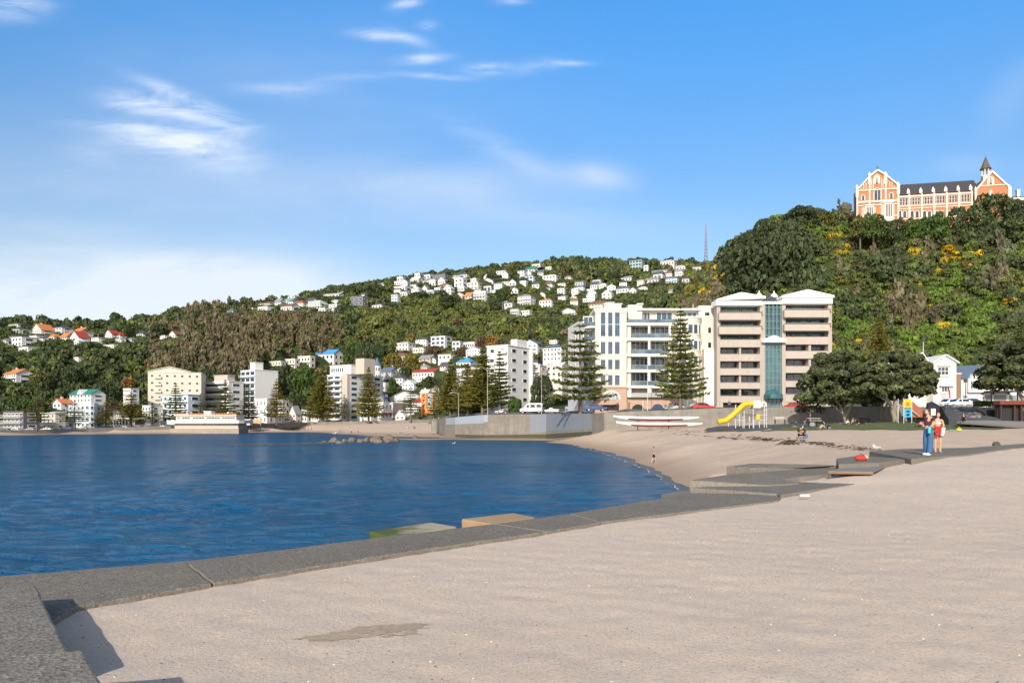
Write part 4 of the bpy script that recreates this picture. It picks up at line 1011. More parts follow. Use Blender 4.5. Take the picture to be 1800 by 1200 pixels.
b_ = MB(); b_.box(-a5 * .95, 1.2, 1.5, 9, 80 * s_ + .36, 80 * s_ + 5.6); b_.box(-a5 * .98, 1.6, 1.2, 9.3, 80 * s_ + 5.603, 80 * s_ + 5.9); p5 = b_.build('penthouse', WALLS['white'], b5)
for k in range(6): add_win(p5, -a5 * .85 + k * 1.75, 1.5, 80 * s_ + 3, 1.3, 2.6, glass=BLUEGLASS)
b_ = MB(); b_.box(1.3, 8.2, 5, 14, 80 * s_ + .363, 80 * s_ + 9.4); b_.build('lift_room', WALLS['beige'], b5)
wf(680, 743, 710, 13, 'T', 9, 'white', 'lgrey', 2, 7, 1, 'big white gabled hall behind the front shops', Y=455, wide=.25, split=.9)
wf(665, 681, 709, 18, 'F', 1, 'navy', 'navy', 2, 2, 1, 'dark blue house with white chimney left of the big hall', Y=452, chimney=True)
wf(661, 712, 737, 29, 'F', 1.5, 'white', 'white', 2, 4, 1, 'white two storey corner shop with brown side wall', Y=420, split=.58, wide=.35)
b_ = MB(); rr = HOUSES[-1]; s_ = 420 / F
b_.box(.02, .2, .05, 12, -1, 29 * s_ + .2); b_.build('side_wall', WALLS['mauve'], rr)
b_ = MB(); b_.hprism([(-1.2, 3.2), (-.02, 3.9), (-.02, 3.7), (-1.2, 3.0)], -9, -.1); b_.build('awning', ROOFS['red'], rr)
wf(630, 662, 738, 30, 'F', 1, 'white', 'lgrey', 2, 3, 1, 'white house behind the bushy tall pine trunk', Y=422)
wf(693, 714, 737, 6, 'T', 11, 'white', 'lgrey', 1, 2, 0, 'small white pavilion with pointed gable in front of shops', Y=414, split=.9)
wf(712, 741, 737, 22, 'F', 1, 'white', 'white', 2, 5, 1, 'white shop with tall paired windows left of the orange building', Y=425, wide=.45)
b9 = wf(742, 775, 737, 44, 'F', 1, 'teal', 'lgrey', 4, 3, 1, 'bright orange framed building with blue green upper floors', Y=405, wide=.7, glass=BLUEGLASS, cat='shop')
s_ = 405 / F; a9 = 33 * s_ * .7 / math.cos(R(27))
b_ = MB()
for x in (-a9 - .3, -a9 + 2.3, -1.2): b_.box(x, x + .9, -1.4, -.2, -2, 46 * s_)
for k in range(5): b_.box(-a9 + .6, -a9 + 2.3, -1.3, -.3, 2.6 + k * 2.8, 3.3 + k * 2.8)
b_.box(-a9 + 3.2, -.3, -1.3, -.3, 3.3, 6.0)
b_.build('orange_frame', WALLS['orange'], b9)
bw = wf(855, 934, 727, 120, 'F', 1, 'white', 'white', 7, 2, 2, 'tall white apartment block with blank grey right side', Y=232, yaw=-34, split=.48, cat='apartments', wide=.4, tall=.42)
s_ = 232 / F; aw = 79 * s_ * .48 / math.cos(R(34)); fh = 120 * s_ / 7
for k in range(7):
    b_ = MB(); z = fh * k + .75
    b_.box(-aw * .46, -.1, -1.1, -.12, z - .2, z); b_.box(-aw * .46, -.1, -1.1, -1.0, z + .003, z + .95); b_.build('balcony', WALLS['white'], bw)
b_ = MB(); dd = 79 * s_ * .52 / math.sin(R(34)); b_.box(.003, 1.1, dd - .6, dd - .01, -3, 120 * s_ + .3); b_.build('fin', WALLS['white'], bw)
b_ = MB(); b_.box(-3, -.6, 6, 12, 120 * s_ + .4, 120 * s_ + 2.6); b_.build('lift_room', WALLS['white'], bw)

# ------------------------------------------------------------------ the long white pavilion on the shore
Y = 300; s_ = Y / F
rt = thing('shore_pavilion', 'long white two level pavilion with orange trimmed roof deck on the shore', 'pavilion', W(362, 760, Y - 2), R(-4))
def X_(px): return (px - 362) * s_
def Z_(py): return (760 - py) * s_
b_ = MB(); b_.box(X_(297), X_(421), 0, 9, -2, Z_(753)); b_.build('plinth', M('stained_stone', (0.30, 0.26, 0.21), .9, .25, .8, streak=.4), rt)
b_ = MB(); b_.prism([(X_(303), 1.0), (X_(418), 1.0), (X_(418), 9), (X_(303), 9)], Z_(753) + .003, Z_(744)); b_.build('beach_hall', WALLS['beige'], rt)
b_ = MB(); b_.prism([(X_(292), 1.5), (X_(299), -.9), (X_(423), -.9), (X_(428), 1.5), (X_(428), 10), (X_(292), 10)], Z_(743.9), Z_(738.5)); b_.build('balcony', WALLS['warm'], rt)
b_ = MB(); b_.box(X_(305), X_(414), 1.2, 9, Z_(738.4), Z_(731)); b_.build('glazed_hall', WALLS['warm'], rt)
b_ = MB(); b_.box(X_(303), X_(416), .4, 9.5, Z_(730.9), Z_(729)); b_.build('roof', ROOFS['warm'], rt)
b_ = MB()
for k in range(24):
    x = X_(305) + (X_(414) - X_(305)) * k / 23; b_.box(x - .12, x + .12, .45, .7, Z_(729) + .003, Z_(726.6))
b_.box(X_(303), X_(416), .5, .62, Z_(727.2), Z_(726.4)); b_.build('roof_railing', WALLS['orange'], rt)
b_ = MB(); b_.box(X_(353), X_(366), 2.5, 6, Z_(729) + .003, Z_(723)); b_.box(X_(352), X_(367), 2.2, 6.3, Z_(722.9), Z_(722)); b_.build('roof_room', WALLS['white'], rt)
for p0, p1 in ((307, 313), (316, 331), (335, 357), (360, 385), (388, 412)): add_win(rt, (X_(p0) + X_(p1)) / 2, 1.2, Z_(734.8), (p1 - p0) * s_, 4 * s_, mull=int((p1 - p0) / 6))
for k in range(12): add_win(rt, X_(311 + k * 9), 1.0, Z_(746), 5 * s_, 2.4 * s_)
HOUSE_RECTS.append((290, 430, 720, 762, Y))
b_ = thing('timber_hoarding', 'tan timber hoarding fence right of the shore pavilion', 'fence', W(445, 744.5, 352), 0)
q = MB(); [q.box(-3.4 + k * .5, -2.93 + k * .5, 0, .08, 0, 1.9) for k in range(14)]; q.build('boards', M('raw_timber', (0.52, 0.36, 0.17), .85, .25, 2), b_)
q = MB(); [q.box(-3.4 + k * 2.3, -3.25 + k * 2.3, .083, .2, -1, 1.8) for k in range(4)]; q.build('post', WALLS['tan'], b_)
b_ = thing('store_shed', 'small white shed between pavilion and timber hoarding', 'shed', W(431, 745, 345), 0)
q = MB(); q.box(-2.2, 2.2, 0, 3, -.5, 2.0); q.build('wall', WALLS['white'], b_)
q = MB(); q.hprism([(-.2, 2.003), (3.2, 2.2), (3.2, 2.4), (-.2, 2.2)], -2.4, 2.4); q.build('roof', ROOFS['lgrey'], b_)

# ------------------------------------------------------------------ sea walls
def conc(name, base, dark, streak=.5):
    m, t, b = mat_begin(name)
    pos = t.new('ShaderNodeNewGeometry').outputs['Position']
    n1 = t.noise(t.mapping(pos, (.5, .5, .9)), .7, 6, .65)
    st = t.noise(t.mapping(pos, (1.3, 1.3, .1)), 1.0, 5, .7)
    g = t.noise(pos, 12, 4, .7)
    col = t.mix(t.math('MULTIPLY_ADD', n1, 2.4, -.75, clamp=True), c4(base), c4(dark))
    col = t.mix(t.math('MULTIPLY', t.math('MULTIPLY_ADD', st, 3.0, -1.3, clamp=True), streak), col, c4(tuple(x * .6 for x in dark)))
    col = t.mix(t.math('MULTIPLY_ADD', g, 1.2, -.45, clamp=True), col, c4(tuple(x * .8 for x in base)))
    t.set(b.inputs['Base Color'], col); b.inputs['Roughness'].default_value = .92; b.inputs['Specular IOR Level'].default_value = .2
    t.set(b.inputs['Normal'], t.bump(g, .5, .03)); return m
WALLC = conc('sea_wall_concrete', (0.27, 0.25, 0.22), (0.16, 0.15, 0.135))
BASTC = conc('bastion_stone', (0.31, 0.285, 0.245), (0.19, 0.17, 0.145), .6)
BLUEC = M('blue_grey_paint', (0.225, 0.25, 0.285), .85, .08, 1.2, streak=.2)
PALEBL = M('pale_blue_paint', (0.33, 0.37, 0.43), .85, .1, 1.2, streak=.25)
ALGAE = M('tidal_algae', (0.085, 0.08, 0.05), .95, .5, 1.6, bump=.8, bscale=5)
def wallseg(P0, P1, mats, name, parent=None, th=.6, lift=0.0, n=None, foot=1.2):
    """a length of wall between two (px, depth, top, bottom) stations"""
    b_ = MB(); N = n or 1; A = []
    for k in range(N + 1):
        f = k / N; p, y, a, b2 = [P0[i] * (1 - f) + P1[i] * f for i in range(4)]
        top = W(p, a, y); bot = W(p, b2, y); A.append((top.x, top.y, bot.z - foot, top.z + lift))
    for (x0, y0, b0, t0), (x1, y1, b1, t1) in zip(A[:-1], A[1:]):
        d = Vector((x1 - x0, y1 - y0)); nn = Vector((-d.y, d.x)).normalized() * th
        v = [(x0, y0, b0), (x1, y1, b1), (x1 + nn.x, y1 + nn.y, b1), (x0 + nn.x, y0 + nn.y, b0), (x0, y0, t0), (x1, y1, t1), (x1 + nn.x, y1 + nn.y, t1), (x0 + nn.x, y0 + nn.y, t0)]
        b_.add(v, [(3, 2, 1, 0), (4, 5, 6, 7), (0, 1, 5, 4), (1, 2, 6, 5), (2, 3, 7, 6), (3, 0, 4, 7)])
    return b_.build(name, mats, parent)
WD = {w[0]: w for w in WALL}
def wrun(keys, label, mat, name='sea_wall', th=.6):
    root = thing(name, label, 'wall', (0, 0, 0))
    for a, b2 in zip(keys[:-1], keys[1:]): wallseg(WD[a], WD[b2], mat, 'wall_panel', root, th)
    return root
wrun([-500, -300, 0, 127, 200, 300], 'low grey sea wall along the far left beach', WALLC)
wrun([300, 456, 540, 640, 722, 757], 'grey sea wall behind the far sandy beach', WALLC)
wrun([757, 772, 782], 'grey return wall running back beside the two concrete posts', WALLC)
bast = wrun([782, 800, 850, 960, 1040], 'massive rounded sea wall bastion with blue grey painted panel', BASTC, 'bastion', 1.0)
def mixw(a, b2, f): return tuple(a[i] * (1 - f) + b2[i] * f for i in range(4))
def skin(P0, P1, f0, f1, off, mat, name):
    """thin painted face on the front of the wall, between two height fractions"""
    q = []
    for P in (P0, P1):
        y = P[1] - off; t_, b2 = W(P[0], P[2], P[1]), W(P[0], P[3], P[1])
        q.append(((P[0] - 900) / F * y, y, t_.z + (b2.z - t_.z) * f0, t_.z + (b2.z - t_.z) * f1))
    (x0, y0, t0, b0), (x1, y1, t1, b1) = q
    m_ = MB(); e = .04
    m_.add([(x0, y0, b0), (x1, y1, b1), (x1, y1, t1), (x0, y0, t0), (x0, y0 + e, b0), (x1, y1 + e, b1), (x1, y1 + e, t1), (x0, y0 + e, t0)],
           [(0, 1, 2, 3), (7, 6, 5, 4), (3, 2, 6, 7), (4, 5, 1, 0), (1, 5, 6, 2), (4, 0, 3, 7)])
    return m_.build(name, mat, bast)
w78, w80, w85, w96, w104 = WD[782], WD[800], WD[850], WD[960], WD[1040]
skin(mixw(w78, w80, .1), w80, .0, .36, .10, PALEBL, 'paint_band'); skin(w80, w85, .0, .36, .10, PALEBL, 'paint_band'); skin(w85, mixw(w85, w96, .3), .0, .30, .10, PALEBL, 'paint_band')
skin(mixw(w85, w96, .29), w96, .02, .78, .14, BLUEC, 'paint_panel'); skin(w96, mixw(w96, w104, .98), .02, .74, .14, BLUEC, 'paint_panel')
for a, b2 in ((w80, w85), (w85, w96), (w96, w104)): skin(a, b2, .86, 1.04, .32, ALGAE, 'algae_band')
# capping kerb of the bastion
q = MB()
wrun([1040, 1062, 1160, 1300, 1460], 'long grey concrete wall behind the canoes and playground', WALLC)
wrun([1460, 1600, 1650], 'shaded concrete wall under the spreading trees', WALLC)
# two concrete posts on the far sand
for px, wpx, lab in ((763, 9, 'pale grey concrete block with dark left face on the sand'), (774, 6, 'narrower concrete block beside the bastion foot')):
    Y = 245; s_ = Y / F; p = W(px, 757 if px < 770 else 757.5, Y)
    o = thing('concrete_block', lab, 'block', p, R(8))
    q = MB(); q.box(-wpx * s_ / 2, wpx * s_ / 2, 0, 2.2, -.8, 19 * s_, top=(.05, .05)); q.build('shaft', BASTC, o)
    q = MB(); q.box(-wpx * s_ / 2 - .1, wpx * s_ / 2 + .1, -.1, 2.3, 19 * s_ + .003, 19 * s_ + .35); q.build('cap', WALLC, o)
rf = random.Random(21)
for px, py in [(625, 706), (640, 722), (672, 692), (748, 702), (770, 692), (783, 656), (761, 642), (746, 657), (793, 690), (690, 652), (706, 664), (655, 702), (735, 716), (603, 724), (700, 724), (522, 727), (205, 737), (190, 729), (256, 729), (300, 722), (330, 716), (826, 668), (838, 655), (812, 680), (940, 650), (985, 650), (945, 700), (985, 700)]:
    w = rf.uniform(17, 27); house(px - w / 2, px + w / 2, py, rf.uniform(9, 15), rf.choice('GTHF'), rf.uniform(4, 7), rf.choice(['white', 'white', 'warm', 'lgrey', 'blue', 'rose']), rf.choice(['lgrey', 'grey', 'slate', 'red', 'brown', 'dgrey', 'white']), 2, rf.choice([3, 4]), 2, 'pale two storey house squeezed between the waterfront buildings and lower slope', yaw=rf.uniform(-36, -16), group='infill houses behind the waterfront', chimney=rf.random() < .4, tall=.45)
# ------------------------------------------------------------------ the cream curved apartment building
YC = 150.0; s_ = YC / F; PX0, PY0 = 1130, 721
root = thing('cream_apartments', 'cream apartment building with curved bay, glazed balconies and pink stone base', 'apartments', W(PX0, PY0, YC), 0)
YD = YC
def X_(px, y=0): return (px - 900) / F * (YD + y) - (PX0 - 900) / F * YD
def Z_(py, y=0): return (HZ - py) / F * (YD + y) - (HZ - PY0) / F * YD
CR = wallm('apartment_cream', (0.54, 0.52, 0.465), .22); STONE = M('pink_stone', (0.42, 0.29, 0.225), .85, .12, 1.5, bump=.2, streak=.15)
CRW = M('cream_trim', (0.74, 0.70, 0.62), .7, .06)
RAILM = M('rail_metal', (0.35, 0.36, 0.37), .4, .1)
def bx(b_, p0, p1, ya, yb, q0, q1): return b_.box(X_(p0, ya), X_(p1, ya), ya, yb, Z_(q0, ya), Z_(q1, ya))
def WN(p0, p1, q0, q1, y, **kw):
    k = (YD + y) / F; return add_win(root, X_((p0 + p1) / 2, y), y, Z_((q0 + q1) / 2, y), (p1 - p0) * k, (q0 - q1) * k, **kw)
# tower bay
b_ = MB(); bx(b_, 1046.5, 1101.5, 0, 9, 680, 545); b_.build('tower_wall', CR, root)
b_ = MB(); bx(b_, 1044, 1104, -.35, 9.3, 545.9 - .05, 541.5); bx(b_, 1045.3, 1102.7, -.15, 9.2, 549, 546); bx(b_, 1045.3, 1102.7, -.18, 9, 599.5, 596.5); b_.build('cornice', CRW, root)
b_ = MB(); bx(b_, 1063, 1092, 1.5, 7, 541.4, 534.5); bx(b_, 1061, 1094, 1.2, 3.4, 534.4, 533); b_.build('roof_room', CRW, root)
for p0, p1 in ((1055, 1065), (1068, 1077.5), (1080, 1090)):
    for q0, q1, br in ((592, 548, 1), (623, 600, 0), (650, 631, 0), (678, 658, 0)):
        WN(p0, p1, q0, q1, 0, glass=BLUEGLASS, frame=CRW, bars=br, mull=0)
# pink stone base with arches
b_ = MB(); bx(b_, 1046, 1102, -.12, 9, 727, 680.1); b_.box(X_(1046), X_(1102), -.3, -.123, Z_(682), Z_(679.5)); bx(b_, 1102, 1192, 1.2, 9, 727, 698); b_.build('stone_base', STONE, root)
ARCHG = glassm('arch_glass', (0.42, 0.47, 0.50))
def arch(p0, p1, q_base, q_top, y, name, mat, frame=STONE):
    w = (p1 - p0) * s_; h = (q_base - q_top) * s_; x = X_((p0 + p1) / 2); z = Z_(q_base); r_ = min(w / 2, h * .95)
    pts = [(-w / 2, 0), (w / 2, 0)] + [(w / 2 * math.cos(a), h - r_ + r_ * math.sin(a)) for a in np.linspace(0, math.pi, 13)]
    m_ = MB(); m_.vprism([(x + a, z + b2) for a, b2 in pts], y - .05, y + .02); o = m_.build(name, mat, root)
    m_ = MB(); ang = np.linspace(0, math.pi, 13)
    for a0, a1 in zip(ang[:-1], ang[1:]):
        P = [(w / 2 * math.cos(a), h - r_ + r_ * math.sin(a)) for a in (a0, a1)]; Q = [((w / 2 + .3) * math.cos(a), h - r_ + (r_ + .3) * math.sin(a)) for a in (a0, a1)]
        m_.vprism([(x + P[0][0], z + P[0][1]), (x + Q[0][0], z + Q[0][1]), (x + Q[1][0], z + Q[1][1]), (x + P[1][0], z + P[1][1])], y - .14, y - .003)
    m_.build('arch_trim', CRW if name == 'arch_window' else STONE, o); return o
aw_ = arch(1060, 1088, 702, 688.5, -.12, 'arch_window', ARCHG)
m_ = MB()
for k in range(1, 4): x = X_(1060 + 7 * k); m_.box(x - .06, x + .06, -.26, -.18, Z_(702), Z_(690))
m_.build('mullion', CRW, aw_)
arch(1112, 1134, 720.5, 710, 1.2, 'garage_door', WALLS['black']); arch(1147, 1169, 720.5, 709.5, 1.2, 'garage_door', WALLS['navy']); arch(1178, 1199, 720.5, 708.5, 1.2, 'garage_door', WALLS['navy'])
b_ = MB(); bx(b_, 1060, 1088, -.2, -.123, 721, 711); b_.build('garage_door', WALLS['black'], root)
# balcony block
b_ = MB(); bx(b_, 1101.6, 1192, 3.2, 10, 697.9, 567); bx(b_, 1102.6, 1109, .6, 3.197, 697.9, 567); b_.build('balcony_back_wall', CR, root)
for q in (569.5, 596, 624, 651.5, 679.5):
    b_ = MB(); bx(b_, 1101.8, 1192, .1, 3.19, q + 2.2, q - 2.2); b_.build('balcony_slab', CRW, root)
for q0, q1 in ((594, 572), (622, 598.5), (649.5, 626.5), (677.5, 654)):
    for p0, p1 in ((1110, 1139.5), (1144, 1176), (1180, 1190)):
        WN(p0, p1, q0, q1, 3.2, glass=BLUEGLASS, frame=CRW, mull=3)
for p in (1141.6, 1178):
    b_ = MB(); b_.box(X_(p) - .2, X_(p) + .2, .3, .7, Z_(698), Z_(571.7)); b_.build('column', CRW, root)
for p in (1108, 1144): 
    b_ = MB(); b_.lathe([(.42, 0), (.36, 1.7)], 10, (X_(p), .7, Z_(697.8))); b_.build('column', CRW, root)
for q in (593.7, 621.7, 649.2, 677.2, 697.9):
    b_ = MB(); bx(b_, 1110, 1177, .2, .24, q, q - 7.5); rr_ = b_.build('glass_railing', MATS['rail_glass'] if q < 690 else RAILM, root)
    b_ = MB(); b_.box(X_(1110), X_(1177), .16, .28, Z_(q - 7.5) + .003, Z_(q - 8)); b_.build('handrail', RAILM, rr_)
m_ = MATS['rail_glass']
# penthouse
b_ = MB(); bx(b_, 1123, 1230, 4.5, 11, 567, 545); b_.build('penthouse_wall', CR, root)
b_ = MB(); bx(b_, 1120, 1232, 3.0, 11.4, 544.9, 541.8); b_.build('penthouse_roof', CRW, root)
b_ = MB(); bx(b_, 1104, 1129, 3.5, 9, 566.9, 535.5); bx(b_, 1120, 1131, 3.3, 7, 535.4, 532.5); b_.build('stair_tower', CR, root)
for p0, p1 in ((1126, 1143), (1153, 1182), (1199, 1225)): WN(p0, p1, 564.5, 548.5, 4.5, glass=BLUEGLASS, frame=CRW, mull=2)
b_ = MB(); bx(b_, 1103, 1190, .25, .29, 567.2, 561); b_.build('glass_railing', RAILGLASS, root)
# curved bay
cx, rad = X_(1214), 24.5 * s_
b_ = MB(); b_.lathe([(rad, Z_(727)), (rad, Z_(556))], 28, (cx, 3.2, 0), a0=math.pi, a1=2 * math.pi); b_.box(cx - rad, cx + rad, 3.2, 10, Z_(727), Z_(556)); b_.build('curved_bay', CR, root, smooth=False)
for q in (556.5, 596, 624, 651.5, 679.5): b_ = MB(); b_.lathe([(rad + .003, Z_(q + 1.2)), (rad + .14, Z_(q + 1.2)), (rad + .14, Z_(q - 1.2)), (rad + .003, Z_(q - 1.2))], 28, (cx, 3.2, 0), a0=math.pi, a1=2 * math.pi); b_.build('bay_band', CRW, root)
b_ = MB(); b_.lathe([(rad, Z_(555.2)), (.01, Z_(555.1))], 28, (cx, 3.2, 0), a0=math.pi, a1=2 * math.pi); b_.build('bay_roof', CRW, root)
for q0, q1 in ((586, 569), (614, 597.5), (642, 626), (670, 653.5), (696, 682)):
    for a in (-.42, .02, .42, .86):
        aa = -math.pi / 2 + a; w = 9.6 * s_ if abs(a) < .5 else 7 * s_
        add_win(root, cx + rad * math.cos(aa), 3.2 + rad * math.sin(aa), Z_((q0 + q1) / 2), w, (q0 - q1) * s_, rz=aa + math.pi / 2, glass=BLUEGLASS, frame=CRW)
# right flank
b_ = MB(); bx(b_, 1228, 1261, 3.4, 11, 727, 537); b_.build('flank_wall', CR, root)
b_ = MB(); bx(b_, 1238, 1257.5, 1.4, 3.397, 727, 613); b_.build('blank_slab', CRW, root)
for p0, p1, q0, q1 in ((1238, 1248, 556, 548), (1244, 1250.5, 586, 575), (1244, 1250.5, 612, 601)): WN(p0, p1, q0, q1, 3.4, frame=CRW)
b_ = MB(); b_.tube([(X_(1229), 5, Z_(541)), (X_(1229), 5, Z_(528))], .12, 6); b_.build('flue', RAILM, root)
# left wing running back, with rounded balconies
def wl(px, Y): v = W(px, PY0, Y); return (v.x - root.location.x, v.y - YC)
A, B = wl(1025, 156), wl(998.5, 171)
b_ = MB(); b_.prism([A, (X_(1046.4), 3.5), (X_(1046.4), 18), B], Z_(727), Z_(552)); b_.build('angled_wing', WALLS['white'], root)
wd_ = (Vector(B) - Vector(A)); wa = math.atan2(wd_.y, wd_.x)
for k, q in enumerate((583, 610, 637, 664, 690)):
    for f in (.22, .55, .84):
        p = Vector(A) + wd_ * f; add_win(root, p.x, p.y, Z_(q), 1.5, 1.9, rz=wa + math.pi, frame=CRW)
for q in (573, 598, 625, 652, 679):
    b_ = MB(); pts = [(X_(1046.4), 3.49), (X_(1046.4), .8), (X_(1040), .6), (X_(1033), 1.2), (X_(1028), 2.3), (X_(1026.5), 3.49)]
    b_.prism(pts, Z_(q + 2), Z_(q - 1)); b2 = b_.build('balcony_slab', CRW, root)
    b_ = MB(); 
    for (xa, ya), (xb, yb) in zip(pts[1:-1], pts[2:]): b_.add([(xa, ya, Z_(q - 1)), (xb, yb, Z_(q - 1)), (xb, yb, Z_(q - 8)), (xa, ya, Z_(q - 8))], [(0, 1, 2, 3), (3, 2, 1, 0)])
    b_.build('glass_railing', RAILGLASS, root)
    add_win(root, X_(1037), 3.45, Z_(q - 12), 2.0, 2.1, glass=BLUEGLASS, frame=CRW, mull=1)
HOUSE_RECTS += [(997, 1260, 531, 720, 148)]

# ------------------------------------------------------------------ the tan terraced apartment block
YT = YD = 149.0; s_ = YT / F; PX0, PY0 = 1361, 717
root = thing('tan_apartments', 'tan eight storey apartment block with twin white gables and glass lift shaft', 'apartments', W(PX0, PY0, YT), 0)
TAN = wallm('tan_panel', (0.365, 0.322, 0.282), .2); TANL = M('tan_parapet', (0.40, 0.355, 0.312), .85, .12, 1.2, streak=.25)
WH = M('gable_white', (0.80, 0.80, 0.79), .6, .04); DKF = M('bronze_frame', (0.05, 0.045, 0.045), .5, .1)
b_ = MB(); bx(b_, 1260, 1462.5, 2.2, 3.2, 724, 530)
for p0, p1 in ((1260, 1266), (1336, 1344.5), (1374.5, 1381), (1456, 1462.5)): bx(b_, p0, p1, 0, 2.197, 724, 530)
b_.build('wall', TAN, root)
b_ = MB(); bx(b_, 1266.1, 1271, .05, 2.19, 724, 707.5); b_.build('ground_floor_wall', TANL, root)
for p0, p1 in ((1306, 1335.9), (1381.1, 1455.9)):
    b_ = MB(); bx(b_, p0, p1, .05, 2.19, 724, 707.5); b_.build('ground_floor_wall', TANL, root)
b_ = MB(); bx(b_, 1271.1, 1305.9, .9, 1.0, 724, 708); b_.build('garage_door', WALLS['black'], root)
def parapet(p0, p1, q0, q1, y0, name='balcony'):
    m_ = MB(); bx(m_, p0, p1, y0, 2.195, q0, q1 + .6); m_.box(X_(p0) - .06, X_(p1) + .06, y0 - .06, 2.19, Z_(q1 + .6) + .003, Z_(q1)); m_.build(name, TANL, root)
L_ = [(562, 549, -1.1), (587, 573.5, -1.1)]
for q0, q1, y0 in L_: parapet(1264, 1338.5, q0, q1, y0)
for q0, q1 in ((610, 596.5), (634.5, 622), (659, 647), (683, 672), (707.3, 695.5)): parapet(1266.05, 1336, q0, q1, -.03)
for q0, q1, y0 in ((557.5, 544, -1.1), (581, 569, -1.1)): parapet(1379, 1458.5, q0, q1, y0)
for q0, q1 in ((605, 591.5), (630, 616.5), (655, 643), (680, 669), (706.8, 692.5)): parapet(1381.05, 1456, q0, q1, -.03)
def strip_win(p0, p1, q0, q1, mull, glass, y=2.1):
    WN(p0, p1, q0, q1, y, glass=glass, frame=DKF, mull=mull)
for q0, q1 in ((549, 538), (573.5, 563), (596.4, 587.8)):
    strip_win(1269, 1301, q0, q1, 1, TEALGLASS); strip_win(1303, 1328, q0, q1, 1, TEALGLASS); strip_win(1329, 1335, q0, q1, 0, BLUEGLASS)
for q0, q1 in ((622, 611), (647, 635.5), (672, 660.5), (695.4, 684.5)):
    strip_win(1267, 1299, q0, q1, 2, GLASS); strip_win(1303, 1335.5, q0, q1, 2, GLASS)
    m_ = MB(); bx(m_, 1299.3, 1302.7, .3, 2.19, q0, q1); m_.build('pier', TAN, root)
for q0, q1 in ((544, 534), (569, 559), (591.4, 582.5)):
    strip_win(1382, 1389, q0, q1, 0, BLUEGLASS); strip_win(1390, 1421, q0, q1, 1, TEALGLASS); strip_win(1423, 1455, q0, q1, 1, TEALGLASS)
for q0, q1 in ((616.4, 606), (642.9, 631.5), (668.8, 657), (692.4, 681.5)):
    strip_win(1382, 1421, q0, q1, 2, GLASS); strip_win(1426, 1455.5, q0, q1, 2, GLASS)
    m_ = MB(); bx(m_, 1421.3, 1425.7, .3, 2.19, q0, q1); m_.build('pier', TAN, root)
# white fascia and gables
b_ = MB(); bx(b_, 1259, 1340, -.5, 3.4, 536.5, 529); bx(b_, 1376, 1463.5, -.5, 3.4, 533.5, 524); bx(b_, 1340.1, 1375.9, -.2, 3.3, 534, 529.5); b_.build('fascia', WH, root)
b_ = MB(); 
b_.vprism([(X_(1258.5), Z_(528.9)), (X_(1344), Z_(524.9)), (X_(1344), Z_(521.5)), (X_(1301), Z_(514.5)), (X_(1258.5), Z_(526.5))], -.7, 3.5)
b_.vprism([(X_(1372), Z_(523.9)), (X_(1464), Z_(523.9)), (X_(1464), Z_(520)), (X_(1417.5), Z_(509.5)), (X_(1372), Z_(520.5))], -.7, 3.5); b_.build('white_gable', WH, root)
b_ = MB(); b_.hprism([(2, Z_(524.5)), (6, Z_(524.5)), (6, Z_(516)), (4.5, Z_(513.5))], X_(1344.1), X_(1371.9)); b_.build('roof', ROOFS['dgrey'], root)
for p in (1349, 1376):
    b_ = MB(); b_.lathe([(.75, 0), (.75, .3), (.5, .75), (.15, 1.0), (.05, 1.5)], 10, (X_(p), 5, Z_(515.8))); b_.build('roof_vent', WH, root)
# glass shaft
b_ = MB(); bx(b_, 1344.8, 1374.2, .6, 2.19, 592, 534.2); bx(b_, 1345.6, 1373.4, .2, 2.19, 716, 602.4); sh = b_.build('lift_shaft_glass', TEALGLASS, root)
b_ = MB()
for p in (1345.6, 1352, 1359, 1366, 1372.6): b_.box(X_(p) - .06, X_(p) + .06, .1, .6, Z_(716), Z_(534.5))
for q in np.arange(540, 716, 12.4): bx(b_, 1345.5, 1373.5, .12, .19, q + .5, q - .4)
b_.build('shaft_frame', M('teal_frame', (0.16, 0.24, 0.25), .5, .1), sh)
b_ = MB(); b_.vprism([(X_(1337.5), Z_(602.3)), (X_(1379), Z_(602.3)), (X_(1379), Z_(597.5)), (X_(1358), Z_(590)), (X_(1337.5), Z_(597.5))], -.9, 2.1); b_.build('porch_gable', WH, root)
b_ = MB(); b_.lathe([(2.0, 0), (1.9, .9), (1.2, 1.7), (.05, 2.0)], 12, (X_(1359), .15, Z_(701)), a0=math.pi, a1=2 * math.pi); b_.build('entrance_canopy', TEALGLASS, root)
HOUSE_RECTS += [(1258, 1464, 509, 717, 147)]

# ------------------------------------------------------------------ brick monastery on the hill
YM = 272.0; s_ = YM / F; PX0, PY0 = 1577, 397
root = thing('brick_monastery', 'red brick monastery with white stone bands and small spire on hilltop', 'monastery', W(PX0, PY0, YM), R(-12))
k_ = 1 / math.cos(R(12)) * 1.0
def X_(px):
    u = (px - 900) / F
    return (u * YM - root.location.x) / (math.cos(R(12)) + u * math.sin(R(12)))
BRICK = M('orange_brick', (0.40, 0.175, 0.085), .85, .12, .5, bump=.2, bscale=12)
ST = M('white_stone', (0.64, 0.58, 0.50), .75, .06, .5)
def ZZ(py, px):   # the wall rises towards the viewer on the right: undo the foreshortening
    f = 1 - X_(px) * math.sin(R(12)) / YM
    return (W(px, py, YM * f).z - root.location.z)
def Z_(py): return ZZ(py, PX0)
def bx(b_, p0, p1, ya, yb, q0, q1): return b_.box(X_(p0), X_(p1), ya, yb, q0, q1)
eave = Z_(343); 
